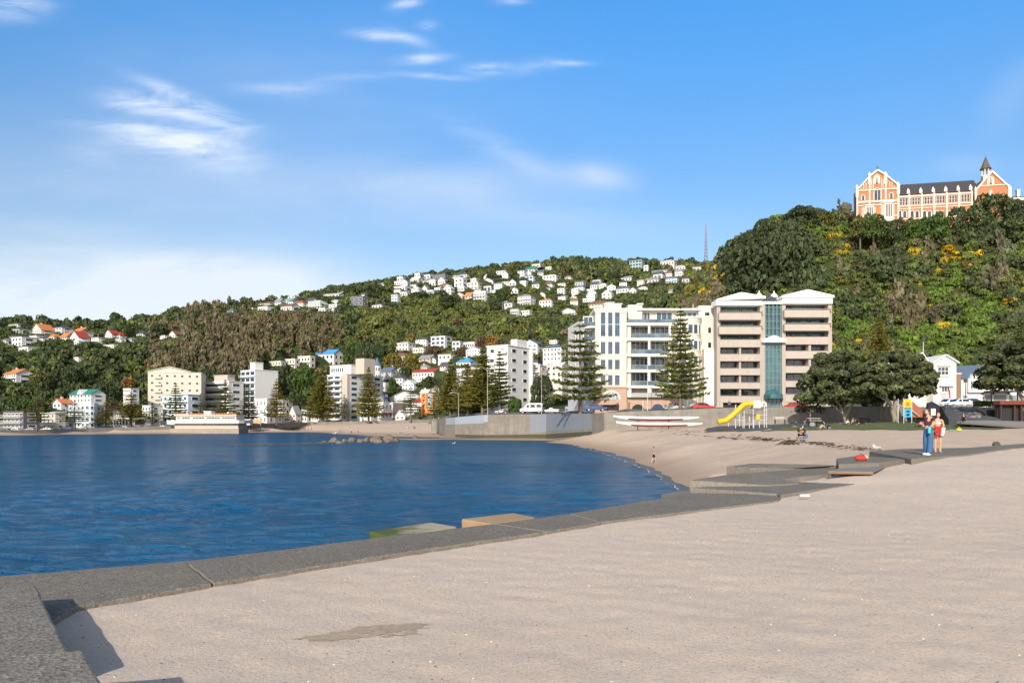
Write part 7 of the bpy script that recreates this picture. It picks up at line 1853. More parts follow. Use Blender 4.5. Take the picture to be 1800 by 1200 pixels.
# second small play tower under the trees
Y = 98.0; s_ = Y / F; root = thing('play_tower', 'small play tower with yellow and blue panels right of the forked trunk', 'play tower', W(1596, 737, Y), 0)
BLUEP = M('sky_blue_plastic', (0.03, 0.36, 0.62), .45, .08); X_ = lambda p: (p - 1596) * s_; Z_ = lambda q: (737 - q) * s_
b_ = MB(); b_.box(X_(1589), X_(1602), 0, .08, Z_(716), Z_(701.5)); b_.build('yellow_panel', YEL, root)
b_ = MB()
b_.vprism([(X_(1595.5) + (.34 if k % 2 else .2) * math.cos(k * math.pi / 8), Z_(710) + (.34 if k % 2 else .2) * math.sin(k * math.pi / 8)) for k in range(16)], -.03, -.002)
b_.build('sun_emblem', M('ochre_paint', (0.40, 0.17, 0.01), .6), root)
b_ = MB()
for x0, x1, q0, q1 in ((1589, 1602, 721.5, 718.5), (1589, 1592, 733, 721.6), (1599, 1602, 733, 721.6), (1592.1, 1598.9, 727, 724.5), (1592.1, 1598.9, 733, 730.5)): b_.box(X_(x0), X_(x1), 0, .08, Z_(q0), Z_(q1))
b_.build('blue_panel', BLUEP, root)
for p in (1588.5, 1602.5):
    for y in (-.02, 1.4): b_ = MB(); b_.tube([(X_(p), y, -.5), (X_(p), y, Z_(700))], .05, 7); b_.build('post', GAL, root)
b_ = MB(); b_.hprism([(0, 0), (.6, 0), (.6, .05), (0, .05)], -.3, .3); b_.v = []; b_.f = []; b_.m = []
b_.vprism([(X_(1603), Z_(719)), (X_(1618), Z_(731)), (X_(1618), Z_(732)), (X_(1603), Z_(720.5))], .2, .9); b_.build('slide_chute', GAL, root)
o = thing('ramp_panel', 'rusty red sloping play panel beside the small play tower', 'panel', W(1612, 733, 100), 0)
b_ = MB(); b_.vprism([(-.75, 0), (.75, 0), (.75, .9), (-.5, 2.1), (-.75, 2.1)], 0, .15); b_.build('panel', M('rust_paint', (0.33, 0.11, 0.06), .8, .15), o)
# benches and picnic table
def bench(px, py, Y, label, wd, back=True, mat=None, table=False):
    o = thing('park_bench' if not table else 'picnic_table', label, 'bench' if not table else 'picnic table', W(px, py, Y), 0, 'benches by the wall'); w = wd * Y / F / 2; mat = mat or M('bench_timber', (0.45, 0.42, 0.37), .8, .15, 2)
    if not table:
        b_ = MB(); [b_.box(-w, w, -.4 + k * .14, -.29 + k * .14, .42, .46) for k in range(3)]; b_.build('seat', mat, o)
        b_ = MB(); [b_.box(-w, w, .06, .1, .55 + k * .16, .67 + k * .16) for k in range(2)]; b_.build('backrest', mat, o)
        for x in (-w + .15, w - .2): b_ = MB(); b_.box(x, x + .06, -.38, .05, -.3, .415); b_.box(x, x + .06, .02, .058, .416, .85); b_.build('leg', DARKM, o)
    else:
        b_ = MB(); [b_.box(-w, w, -.4 + k * .2, -.22 + k * .2, .72, .77) for k in range(4)]; b_.build('table_top', mat, o)
        for y in (-.85, .6): b_ = MB(); b_.box(-w, w, y, y + .28, .42, .47); b_.build('seat', mat, o)
        for x in (-w + .25, w - .33): b_ = MB(); b_.box(x, x + .08, -.78, .8, .3, .415); b_.box(x, x + .08, -.3, .3, -.3, .715); b_.build('leg', DARKM, o)
    return o
bench(1370.5, 741.5, 118, 'grey timber bench against the wall right of the climbing frame', 21)
bench(1429, 745, 98, 'pale picnic table in front of the thin grey tree', 22, table=True, mat=M('pale_timber', (0.60, 0.56, 0.47), .8, .12, 2))
bench(1520, 743, 117, 'dark bench in deep shade under the left spreading tree', 18, mat=M('dark_timber', (0.12, 0.10, 0.08), .9, .2, 2))

# ------------------------------------------------------------------ ramp, boardwalk and buildings at the right
def sheet(name, pts, thick, mat, parent=None, label=None, cat=None, kind=None):
    P = [W(*p) for p in pts]; c = P[0].copy(); n = len(P); b_ = MB()
    ar = sum(P[i].x * P[(i + 1) % n].y - P[(i + 1) % n].x * P[i].y for i in range(n)); P = P if ar > 0 else P[::-1]
    b_.add([tuple(p - c) for p in P] + [tuple(p - c - Vector((0, 0, thick))) for p in P], [tuple(range(n)), tuple(range(2 * n - 1, n - 1, -1))] + [(n + i, n + (i + 1) % n, (i + 1) % n, i) for i in range(n)])
    o = b_.build(name, mat, parent, loc=c); 
    return tag(o, label, cat, None, kind)
sheet('path', [(1652, 711, 113), (1690, 711, 113), (1760, 737, 88), (1700, 738.5, 84), (1668, 737, 86)], 3.0, ASPH, kind='structure')
DECK = M('grey_decking', (0.27, 0.25, 0.23), .85, .15, 1.5)
dk = thing('boardwalk', 'low grey boardwalk on short posts at the right edge', 'boardwalk', W(1740, 752, 76), 0)
def loc(px, py, Y): return tuple(W(px, py, Y) - dk.location)
b_ = MB(); P = [loc(1682, 740.5, 81), loc(1830, 751, 70), loc(1830, 741, 86), (loc(1700, 737.6, 87))]; b_.add(P + [(x, y, z - .22) for x, y, z in P], [(0, 1, 2, 3), (7, 6, 5, 4), (0, 4, 5, 1), (1, 5, 6, 2), (2, 6, 7, 3), (3, 7, 4, 0)]); b_.build('deck', DECK, dk)
for p, q, y in ((1686, 741.6, 80.9), (1712, 743.3, 79), (1740, 745.3, 77), (1768, 747.3, 75), (1795, 749.2, 73)):
    x, yy, z = loc(p, q, y); b_ = MB(); b_.box(x - .07, x + .07, yy + .1, yy + .24, z - 1.2, z - .16); b_.build('post', DARKM, dk)
r = random.Random(8); b_ = MB()
for k in range(260):
    f, g = r.random(), r.random(); px = 1674 + 42 * f + 10 * g; py = 712 + 25 * g; Y = 112 - 24 * g
    p = W(px, py, Y); q = r.uniform(.16, .36); i0 = len(b_.v); b_.ball((p.x, p.y, p.z + .05), q, q * .9, q * .7, 6)
    M_ = Matrix.Rotation(r.uniform(0, 6), 4, 'Z')
tag(b_.build('rubble', conc('rubble_stone', (0.30, 0.28, 0.26), (0.15, 0.145, 0.135), .3)), 'grey stone rubble bank beside the asphalt ramp', kind='stuff')
o = thing('dark_shed', 'blue black shed with white notice board under the tree', 'shed', W(1640, 733, 99), 0)
s_ = 99 / F
b_ = MB(); b_.vprism([(-12 * s_, -.6), (12 * s_, -.6), (12 * s_, 19 * s_), (-1 * s_, 27 * s_), (-8 * s_, 25 * s_), (-12 * s_, 4 * s_)], 0, .4); b_.build('wall', M('shed_black', (0.018, 0.022, 0.035), .7, .15), o)
b_ = MB(); b_.vprism([(-1 * s_, 27.2 * s_), (12.5 * s_, 19.2 * s_), (12.5 * s_, 20 * s_), (-1 * s_, 28 * s_)], -.1, .5); b_.build('roof', GAL, o)
b_ = MB(); b_.box(-4 * s_, 4 * s_, -.09, -.02, 3 * s_, 15 * s_); b_.build('notice_board', WPAN, o)
o = thing('low_kiosk', 'low black kiosk with rusty red roof beam at the right edge', 'kiosk', W(1782, 741, 90), 0); s_ = 90 / F
b_ = MB(); b_.box(-27 * s_, 50 * s_, -.3, 1.0, 30 * s_, 37 * s_); b_.build('roof_beam', M('rusty_steel', (0.16, 0.045, 0.03), .8, .3, 1.2), o)
b_ = MB(); b_.box(-24 * s_, 50 * s_, .5, 1.0, -.6, 29.9 * s_); b_.build('back_wall', WALLS['black'], o)
for p in (-22, 2, 14): b_ = MB(); b_.box((p - 1.4) * s_, (p + 1.4) * s_, 0, .3, -.6, 29.9 * s_); b_.build('post', M('dark_brown_post', (0.06, 0.03, 0.022), .8, .2), o)
b_ = MB(); b_.box(16 * s_, 30 * s_, 0.4, .49, 18 * s_, 27 * s_); b_.build('green_sign', M('dark_green_panel', (0.02, 0.10, 0.07), .6), o)
o = thing('retaining_wall', 'long black retaining wall behind the boardwalk with a hedge above', 'wall', W(1740, 742, 93), 0); s_ = 93 / F
b_ = MB(); b_.vprism([(-29 * s_, 26 * s_), (30 * s_, 27.5 * s_), (30 * s_, -.6), (6 * s_, -.6), (-10 * s_, 16 * s_)], 0, .3); b_.build('wall', WALLS['black'], o)
b_ = MB(); b_.vprism([(18 * s_, 27 * s_), (25 * s_, 27.4 * s_), (20 * s_, 13 * s_)], -.05, -.004); b_.build('pale_brace', M('pale_plaster', (0.45, 0.42, 0.34), .8), o)
for px, hw, lab in ((1722, 9, 'left clipped green hedge above the black wall'), (1743, 11, 'right clipped green hedge above the black wall')):
    o = thing('hedge', lab, 'hedge', W(px, 717, 97), 0, 'hedges above the black wall'); r_ = np.random.default_rng(px); w = hw * 97 / F
    C = np.stack([r_.uniform(-w, w, 900), r_.uniform(-.5, .5, 900), .15 + .75 * r_.random(900) ** .6], -1)
    link('foliage', quads_mesh('foliage', cards(C, C + np.array([[0, -.3, .2]]), .09, r_, .9, .8), LEAF, tint_of((.07, .13, .03), 900, r_)), o)
    b_ = MB(); [b_.tube([(x, 0, -.8), (x * 1.05, 0, .6)], .04, 5) for x in np.linspace(-w * .8, w * .8, 6)]; b_.build('stems', BARK, o)

# ------------------------------------------------------------------ street lamps, poles, flag
def lamp(px, base, top, Y, label, arm=None, mat=GAL, head=True, r0=.09):
    o = thing('street_lamp' if head else 'pole', label, 'street lamp' if head else 'pole', W(px, base, Y), 0, 'lamps and poles along the road'); h = (base - top) * Y / F
    b_ = MB(); b_.tube([(0, 0, -1), (0, 0, .8), (0, 0, h)], [r0 * 1.3, r0, r0 * .6], 8); b_.build('pole', mat, o)
    if arm:
        for sgn, ln in arm:
            b_ = MB(); pts = [(0, 0, h * .93), (sgn * ln * .3, 0, h * 1.0), (sgn * ln * .7, 0, h * 1.03), (sgn * ln, 0, h * 1.0)]; b_.tube(pts, .05, 6); a = b_.build('arm', mat, o)
            b_ = MB(); b_.box(sgn * ln - .35, sgn * ln + .35, -.12, .12, h * 1.0 - .1, h * 1.0 + .05); b_.build('lamp_head', mat, a)
    elif head:
        b_ = MB(); b_.lathe([(.05, h), (.28, h + .05), (.3, h + .45), (.1, h + .6), (.02, h + .62)], 10); b_.build('lamp_head', DARKM, o)
    return o
PALEP = M('pale_pole', (0.40, 0.38, 0.34), .6, .08)
lamp(952, 724, 659, 187, 'pale lamp post behind the white van', mat=PALEP, arm=[(-1, 2.0)])
lamp(957, 724, 676, 196, 'thin second pole right of the pale lamp post', head=False, mat=PALEP, r0=.07)
lamp(857, 726, 647, 200, 'tall lamp post with curved arms in front of the pine clump', arm=[(-1, 2.6), (1, 2.2)], mat=PALEP)
lamp(806, 730, 690, 215, 'low lamp post with a curved arm inside the pine clump', arm=[(-1, 2.2)], mat=PALEP)
lamp(919, 724, 686, 193, 'slim pole left of the white van', head=False, mat=PALEP, r0=.06)
lamp(1138.5, 721, 621, 139, 'tall grey pole in front of the cream apartments', head=False, r0=.08)
lamp(1130, 721, 703, 138, 'short sign post before the pink stone base', head=False, r0=.06)
lamp(1623, 716, 600, 118, 'street lamp rising above the right spreading tree')
lamp(1632, 716, 645, 128, 'thin pole behind the street lamp', head=False, r0=.05) if False else None
lamp(200, 752, 724, 300, 'lamp post between golden pines on the far shore', arm=[(1, 1.6)], mat=PALEP)
lamp(285, 750, 716, 314, 'tall lamp post left of the pavilion pine', arm=[(-1, 1.6)], mat=PALEP)
lamp(1697, 714, 672, 125, 'dark lamp post before the bay windows', mat=DARKM)
o = thing('lattice_mast', 'tall lattice radio mast on the skyline left of near hill', 'mast', W(1241, 466, 835), .4); h = 73 * 835 / F; b_ = MB(); ww = lambda z: .35 + 2.6 * (1 - z / h) ** 1.25
MASTM = M('mast_lilac', (0.22, 0.21, 0.30), .6, .1)
for a in range(4):
    an = a * math.pi / 2; b_.tube([(ww(z) * math.cos(an), ww(z) * math.sin(an), z) for z in np.linspace(0, h, 8)], .36, 5)
b_.build('legs', MASTM, o); b_ = MB(); zs_ = [h * (1 - (1 - k / 13) ** 1.15) for k in range(14)]
for z0, z1 in zip(zs_[:-1], zs_[1:]):
    for a in range(4):
        A0, A1 = a * math.pi / 2, (a + 1) * math.pi / 2
        b_.tube([(ww(z0) * math.cos(A0), ww(z0) * math.sin(A0), z0), (ww(z1) * math.cos(A1), ww(z1) * math.sin(A1), z1)], .2, 4); b_.tube([(ww(z0) * math.cos(A1), ww(z0) * math.sin(A1), z0), (ww(z1) * math.cos(A0), ww(z1) * math.sin(A0), z1)], .2, 4)
b_.build('bracing', MASTM, o); b_ = MB(); [b_.lathe([(.05, 0), (.9, .1), (.9, .5), (.05, .6)], 8, (.9, -.6, z)) for z in (h * .42, h * .47)]; b_.build('dishes', WALLS['white'], o)
o = thing('feather_flag', 'red feather flag at the door of the weatherboard house', 'flag', W(1671, 709, 132), 0)
b_ = MB(); b_.tube([(0, 0, -.5), (0, 0, 2.2), (-.25, 0, 2.75)], .025, 6); b_.build('pole', GAL, o)
b_ = MB(); P = [(-.02, .6), (-.22, .8), (-.4, 1.9), (-.42, 2.6), (-.26, 2.74), (-.02, 2.1)]; b_.vprism(P, -.012, .012); b_.build('cloth', M('red_cloth', (0.45, 0.07, 0.06), .8, .15), o)

# ------------------------------------------------------------------ vehicles
CARCACHE = {}
TYRE = M('tyre_rubber', (0.02, 0.02, 0.02), .9, .1); HUB = M('hub_metal', (0.4, 0.4, 0.42), .35, .05, metal=.6); LAMPR = M('tail_lamp', (0.35, 0.02, 0.02), .3, .05); LAMPW = M('head_lamp', (0.65, 0.66, 0.68), .2, .03); CGLASS = glassm('car_glass', (0.03, 0.04, 0.05), .05)
def paint(name, col): return M('paint_' + name, col, .28, .02, spec=.6)
PAINT = {k: paint(k, c) for k, c in {'white': (.75, .75, .75), 'silver': (.42, .43, .45), 'red': (.42, .03, .025), 'blue': (.03, .06, .17), 'black': (.02, .02, .023), 'grey': (.12, .125, .135), 'orange': (.62, .19, .03)}.items()}
def side_profile(L, van):
    if van: return [(-L / 2, .45), (-L / 2, 1.0), (-L / 2 + .15, 1.15), (-L / 2 + 1.0, 1.35), (-L / 2 + 1.75, 2.3), (-L / 2 + 2.3, 2.55), (L / 2 - .1, 2.55), (L / 2, 2.4), (L / 2, .45)]
    return [(-L / 2, .35), (-L / 2, .68), (-L / 2 + .25, .82), (-L / 2 + 1.15, .95), (-L / 2 + 1.85, 1.42), (-L / 2 + 2.3, 1.48), (L / 2 - 1.15, 1.46), (L / 2 - .35, 1.02), (L / 2 - .05, .95), (L / 2, .6), (L / 2, .35)]
def make_car(label, colour, van=False, group=None, L=None):
    L = L or (5.9 if van else 4.3); Wd = 2.0 if van else 1.72; o = thing('van' if van else 'parked_car', label, 'van' if van else 'car', (0, 0, 0), 0, group)
    key = (van, L)
    b_ = MB(); b_.vprism(side_profile(L, van), -Wd / 2, Wd / 2)
    n = len(side_profile(L, van))
    b_.v = [(x, y * (1 - .12 * max(0, (z - (1.2 if van else .9)))), z) for x, y, z in b_.v]
    b_.build('body', PAINT[colour], o, bevel=.09, seg=3)
    if van: wins = [(-L / 2 + 1.6, -L / 2 + 2.5, 1.45, 2.15), (-L / 2 + 2.7, L / 2 - 1.9, 1.45, 2.2), (L / 2 - 1.6, L / 2 - .35, 1.45, 2.2)]
    else: wins = [(-L / 2 + 1.6, -L / 2 + 2.25, .98, 1.36), (-L / 2 + 2.32, L / 2 - .85, .98, 1.36)]
    for x0, x1, z0, z1 in wins:
        for sg in (-1, 1):
            yb, yt = Wd / 2 * (1 - .12 * max(0, z0 - (1.2 if van else .9))), Wd / 2 * (1 - .12 * (z1 - (1.2 if van else .9)))
            m_ = MB(); i0 = .22 if x0 < -L / 2 + 2 else .04
            m_.add([(x0, sg * (yb + .012), z0), (x1, sg * (yb + .012), z0), (x1 - .12, sg * (yt + .012), z1), (x0 + i0, sg * (yt + .012), z1)], [(0, 1, 2, 3) if sg < 0 else (3, 2, 1, 0)]); m_.build('side_window', CGLASS, o)
    A = side_profile(L, van); (xa, za), (xb, zb) = (A[3], A[4]); m_ = MB(); y1, y2 = Wd * .42, Wd * .38; nx, nz = -(zb - za), (xb - xa); ll = math.hypot(nx, nz); nx, nz = nx / ll * .013, nz / ll * .013
    m_.add([(xa + nx, -y1, za + nz), (xa + nx, y1, za + nz), (xb + nx, y2, zb + nz), (xb + nx, -y2, zb + nz)], [(3, 2, 1, 0)]); m_.build('windscreen', CGLASS, o)
    if van: m_ = MB(); m_.box(L / 2 + .003, L / 2 + .015, -.75, .75, 1.45, 2.2)
    else:
        (xa, za), (xb, zb) = A[6], A[7]; m_ = MB(); m_.add([(xa + .012, -y2, za), (xa + .012, y2, za), (xb + .012, y1, zb + .012), (xb + .012, -y1, zb + .012)], [(0, 1, 2, 3), (3, 2, 1, 0)])
    m_.build('rear_window', CGLASS, o)
    for x in (-L / 2 + .8, L / 2 - .85):
        for sg in (-1, 1):
            m_ = MB(); rw = .36 if van else .31; m_.tube([(x, sg * (Wd / 2 - .2), rw), (x, sg * (Wd / 2 + .015), rw)], rw, 14); w_ = m_.build('wheel', TYRE, o)
            m_ = MB(); m_.tube([(x, sg * (Wd / 2 + .016), rw), (x, sg * (Wd / 2 + .03), rw)], rw * .6, 12); m_.build('rim', HUB, w_)
    for sg in (-1, 1):
        m_ = MB(); m_.box(-L / 2 - .02, -L / 2 + .1, sg * Wd * .36 - .16, sg * Wd * .36 + .16, .62 if not van else .82, .76 if not van else 1.0); m_.build('headlight', LAMPW, o)
        m_ = MB(); m_.box(L / 2 - .1, L / 2 + .02, sg * Wd * .4 - .12, sg * Wd * .4 + .12, .7 if not van else .8, .9 if not van else 1.3); m_.build('tail_light', LAMPR, o)
    return o
def road_z(px, Y): return float(land_z((px - 900) / F * Y, Y)) + .03
PROTO = {}
def car(px, colour, label, Y=None, off=5.5, rz=0.0, flip=False, van=False, group='cars parked along the sea front', L=None, py=None):
    u = (px - 900) / F; Y = Y or float(wallY(u)) + off; key = (colour, van)
    z = road_z(px, Y) if py is None else EYE + (HZ - py) / F * Y
    locn = (u * Y, Y, z); rz = rz + (math.pi if flip else 0)
    if key not in PROTO or L:
        o = make_car(label, colour, van, group, L); PROTO[key] = o; o.location = locn; o.rotation_euler = (0, 0, rz)
    else: o = dup(PROTO[key], locn, rz, label, group)
    return o
car(935, 'white', 'white passenger van parked on the bastion', Y=189, van=True, py=726, rz=-.25, group=None)
car(1237, 'red', 'red hatchback parked before the blank cream wall', Y=137, py=721.5, flip=True)
car(1046, 'blue', 'dark blue car beside the large dark pine', Y=142, py=723, flip=True)
car(1187, 'silver', 'silver blue car beside the slender tall pine', Y=138, py=722)
car(1128, 'black', 'dark car before the pink stone arches', Y=138.5, py=725) if False else None
car(883, 'silver', 'silver car left of the white van', Y=212, py=727.5)
car(897, 'black', 'dark car between silver car and white van', Y=206, py=727)
car(1348, 'grey', 'grey car half hidden behind the wall near the glass entrance', Y=134, py=721) if False else None
car(1684, 'white', 'white car parked before the weatherboard house', Y=118, py=716.5, rz=.1, group='cars parked before the right houses')
car(1667, 'white', 'second white car nearer the red flag', Y=124, py=716, rz=.2, group='cars parked before the right houses')
car(1701, 'blue', 'dark blue car in the shade of the lamp post', Y=120, py=716, rz=-.2, group='cars parked before the right houses')
car(1395, 'red', 'dark red car behind the wall left of spreading trees', Y=134, py=720.5)
far = [(12, 'grey', 'grey car before the dark grey apartments'), (30, 'white', 'white car before the dark grey apartments'), (52, 'silver', 'silver car left of the leftmost pine'), (82, 'white', 'white car before the cream plastered building'), (100, 'black', 'black car right of the cream plastered building'),
       (118, 'blue', 'blue car before the pale blue apartments'), (146, 'silver', 'silver car right of the flat spreading pine'), (205, 'black', 'black car between the golden pines'), (217, 'white', 'white car between the golden pines'), (250, 'grey', 'grey car left of the small thin pine'), (285, 'white', 'white car left of the dark green pavilion pine'),
       (462, 'white', 'white car right of the timber hoarding'), (474, 'silver', 'silver car below the slim tower'), (498, 'white', 'white car right of the golden pine'), (512, 'blue', 'blue car before the pink grey house'), (527, 'silver', 'silver car before the narrow white house'), (548, 'black', 'black car left of the bushy olive pine'),
       (585, 'orange', 'orange car right of the bushy olive pine'), (597, 'grey', 'grey car left of the bright red car'), (640, 'red', 'bright red car below the grey tower'), (618, 'white', 'white car right of the thin small pine') , (665, 'silver', 'silver car right of the tall bushy pine trunk'), (683, 'white', 'white car before the red awning'), (700, 'white', 'white car before the pointed pavilion'),
       (712, 'grey', 'grey car right of the pointed pavilion'), (733, 'black', 'black car left of the orange building')]
for px, c, lab in far: car(px, c, lab, off=5.0, flip=(px % 3 == 0))
# boat on trailer and bins on the bastion
o = thing('small_boat', 'small white boat on a trailer right of the van', 'boat', W(970, 726, 183), -.2); b_ = MB()
b_.vprism([(-1.9, .8), (-1.5, .35), (1.7, .35), (1.9, .95), (.4, .98), (.1, 1.35), (-.5, 1.35), (-.7, .95)], -.7, .7); b_.build('hull', PAINT['white'], o, bevel=.08)
b_ = MB(); b_.box(-2.2, 1.6, -.5, .5, .2, .33); [b_.tube([(.6, sg * .75 - .08, .2), (.6, sg * .75 + .08, .2)], .28, 10) for sg in (-1, 1)]; b_.build('trailer', DARKM, o)
for k, (px, lab) in enumerate([(997, 'left grey storage bin beside the large dark pine'), (1007, 'middle grey storage bin near the pine'), (1014, 'right grey storage bin against the pine trunk')]):
    o = thing('storage_bin', lab, 'bin', W(px, 725, 171), -.15, 'storage bins on the bastion'); b_ = MB(); b_.hprism([(0, 0), (1.0, 0), (1.0, 1.35), (.2, 1.45), (0, 1.1)], -.5, .5); b_.build('body', M('bin_grey', (0.22, 0.26, 0.30), .6, .1), o)
    b_ = MB(); b_.vprism([(-.35, .5), (.2, .5), (-.35, 1.0)], -.02, -.003); b_.build('mark', WALLS['black'], o)
# ------------------------------------------------------------------ people
SKIN = M('skin', (0.52, 0.30, 0.21), .55, .06, 6, spec=.35); SKIN2 = M('skin_tan', (0.56, 0.30, 0.19), .5, .06, 6, spec=.35)
def cloth(name, col): return M('cloth_' + name, col, .85, .14, 9, bump=.25, bscale=40)
HAIR = M('hair_brown', (0.055, 0.03, 0.02), .5, .2, 30); HAIRB = M('hair_dark', (0.018, 0.014, 0.012), .5, .2, 30); HAIRL = M('hair_fair', (0.30, 0.20, 0.10), .6, .2, 30)
def skinmesh(name, verts, edges, rads, mat, parent, sub=2, root=0, loc=None):
    me = bpy.data.meshes.new(name); me.from_pydata([tuple(v) for v in verts], edges, []); me.materials.append(mat)
    o = link(name, me, parent, loc)
    sk = o.modifiers.new('skin', 'SKIN'); sk.use_smooth_shade = True; sk.branch_smoothing = .4
    lay = me.skin_vertices[0] if me.skin_vertices else None
    if lay is None:
        bpy.context.view_layer.objects.active = o
        me.skin_vertices  # created together with the modifier
        lay = me.skin_vertices[0]
    for i, r_ in enumerate(rads):
        lay.data[i].radius = r_ if hasattr(r_, '__len__') else (r_, r_); lay.data[i].use_root = (i == root)
    s = o.modifiers.new('sub', 'SUBSURF'); s.levels = sub; s.render_levels = sub
    return o
class Fig:
    def __init__(s): s.v = []; s.e = []; s.r = []
    def chain(s, pts, rads, start=None):
        prev = start; ids = []
        for p, r_ in zip(pts, rads):
            s.v.append(Vector(p)); s.r.append(r_); i = len(s.v) - 1
            if prev is not None: s.e.append((prev, i))
            prev = i; ids.append(i)
        return ids
    def build(s, name, mat, parent, sub=2): return skinmesh(name, s.v, s.e, s.r, mat, parent, sub)
def head_parts(root, c, fwd, skin, hair, long_hair=None, r_=.1, detail=True):
    """head with nose, eyes, mouth, ears; c centre of the skull, fwd unit facing direction"""
    f = Vector(fwd).normalized(); sd = Vector((f.y, -f.x, 0)).normalized(); up = Vector((0, 0, 1)); c = Vector(c)
    T = Matrix((sd, f, up)).transposed().to_4x4(); T.translation = c
    b_ = MB(); b_.ball((0, 0, 0), r_ * .74, r_ * .92, r_ * 1.12, 14)
    b_.v = [(x * (1 - .22 * max(0, -z / r_)), y + (.02 if z < -r_ * .4 and y > 0 else 0) * r_ / .1, z) for x, y, z in b_.v]
    n0 = len(b_.v); b_.ball((0, r_ * .92, -r_ * .12), r_ * .12, r_ * .2, r_ * .2, 8)
    for sg in (-1, 1): b_.ball((sg * r_ * .74, -r_ * .05, -r_ * .05), r_ * .08, r_ * .17, r_ * .26, 8)
    b_.xf(T); h = b_.build('head', skin, root, True)
    if detail:
        b_ = MB()
        for sg in (-1, 1): b_.ball((sg * r_ * .30, r_ * .80, r_ * .06), r_ * .12, r_ * .07, r_ * .07, 8)
        b_.xf(T); b_.build('eyes', HAIRB, h, True)
        b_ = MB(); b_.ball((0, r_ * .84, -r_ * .48), r_ * .24, r_ * .06, r_ * .05, 8); b_.xf(T); b_.build('mouth', M('lips', (0.40, 0.13, 0.11), .5), h, True)
    b_ = MB(); b_.ball((0, -r_ * .14, r_ * .16), r_ * .86, r_ * .96, r_ * 1.10, 14)
    b_.v = [(x, min(y, r_ * (.55 + .25 * max(0, z / r_))), max(z, -r_ * .35)) for x, y, z in b_.v]
    if long_hair == 'bun': b_.ball((0, -r_ * .95, r_ * .55), r_ * .42, r_ * .42, r_ * .42, 10)
    if long_hair == 'long': b_.tube([(0, -r_ * .75, r_ * .3), (0, -r_ * 1.05, -r_ * .8), (0, -r_ * 1.0, -r_ * 2.2), (0, -r_ * .95, -r_ * 3.1)], [r_ * .6, r_ * .55, r_ * .42, r_ * .12], 10)
    b_.xf(T); b_.build('hair', hair, root, True)
def hand_chain(fig, wrist, i_w, dirn, nrm, s_=1.0, curl=.5):
    """palm, four bent fingers of unequal length and a thumb from the side of the palm"""
    d = Vector(dirn).normalized(); n = Vector(nrm).normalized(); sd = d.cross(n).normalized(); w = Vector(wrist)
    palm = fig.chain([w + d * .045 * s_, w + d * .085 * s_], [(.022 * s_, .015 * s_), (.026 * s_, .014 * s_)], i_w)
    for k, (off, ln) in enumerate(((-.026, .062), (-.009, .074), (.009, .069), (.025, .054))):
        b0 = w + d * .09 * s_ + sd * off * s_; l = ln * s_
        d2 = (d * math.cos(curl) + n * math.sin(curl)); d3 = (d * math.cos(curl * 2.2) + n * math.sin(curl * 2.2))
        fig.chain([b0 + d * .012 * s_, b0 + d2 * l * .5, b0 + d2 * l * .5 + d3 * l * .5], [.0085 * s_, .0078 * s_, .0065 * s_], palm[-1])
    tb = w + d * .04 * s_ - sd * .024 * s_
    fig.chain([tb - sd * .018 * s_ + d * .016 * s_, tb - sd * .03 * s_ + d * .045 * s_ + n * .012 * s_], [.0105 * s_, .008 * s_], palm[0])

# --- standing woman in jeans, turned to the left
S = 1.68 / 1.70
p = onz(1631.5, 800, 2.36); root = thing('person', 'woman in plum top and wide blue jeans standing on the slab with turquoise bottle', 'person', p, 0); root.scale = (.94,) * 3
fwd = Vector((-.93, -.36, 0)).normalized(); sd = Vector((-fwd.y, fwd.x, 0))   # sd: her left... away from camera is +
def L(f, s_, z): return fwd * f + sd * s_ + Vector((0, 0, z))
fg = Fig(); pel = fg.chain([L(0, 0, .93), L(.0, 0, 1.06), L(.0, 0, 1.22), L(-.01, 0, 1.36), L(-.005, 0, 1.45), L(.02, 0, 1.52)], [(.135, .105), (.115, .085), (.13, .095), (.12, .08), (.052, .05), (.048, .048)])
for sg, ff in ((1, .05), (-1, -.05)):
    fg.chain([L(.0, sg * .085, .86), L(.01, sg * .09, .5), L(ff - .01, sg * .085, .09), L(ff + .03, sg * .09, .035), L(ff + .14, sg * .095, .02)], [(.085, .085), (.055, .058), (.04, .04), (.036, .036), (.03, .018)], pel[0])
# near (right) arm bent, forearm forward holding the bottle; far arm folded across
ra = fg.chain([L(-.01, .17, 1.40), L(-.05, .215, 1.14), L(.12, .19, 1.07)], [.045, .037, .026], pel[3]); hand_chain(fg, L(.12, .19, 1.07), ra[-1], fwd + Vector((0, 0, -.3)), Vector((0, 0, -1)) - fwd * .2, 1, 1.0)
la = fg.chain([L(-.01, -.17, 1.40), L(-.03, -.215, 1.15), L(.17, -.08, 1.10)], [.045, .037, .026], pel[3]); hand_chain(fg, L(.17, -.08, 1.10), la[-1], fwd * .6 + sd * .8, Vector((0, 0, -1)), 1, .6)
fg.build('body', SKIN, root)
head_parts(root, L(.035, 0, 1.60), fwd + Vector((0, 0, -.12)) * 0, SKIN, HAIR, 'bun', .1)
fg = Fig(); a = fg.chain([L(0, 0, 1.07), L(0, 0, 1.14), L(.0, 0, 1.26), L(-.01, 0, 1.36), L(-.005, 0, 1.425)], [(.128, .10), (.132, .10), (.145, .11), (.135, .095), (.075, .065)])
for sg in (1, -1): fg.chain([L(-.015, sg * .17, 1.395), L(-.035, sg * .205, 1.24)], [.062, .058], a[3])
fg.build('top', cloth('plum', (0.060, 0.022, 0.030)), root)
fg = Fig(); a = fg.chain([L(0, 0, .93), L(0, 0, 1.05)], [(.152, .125), (.128, .104)])
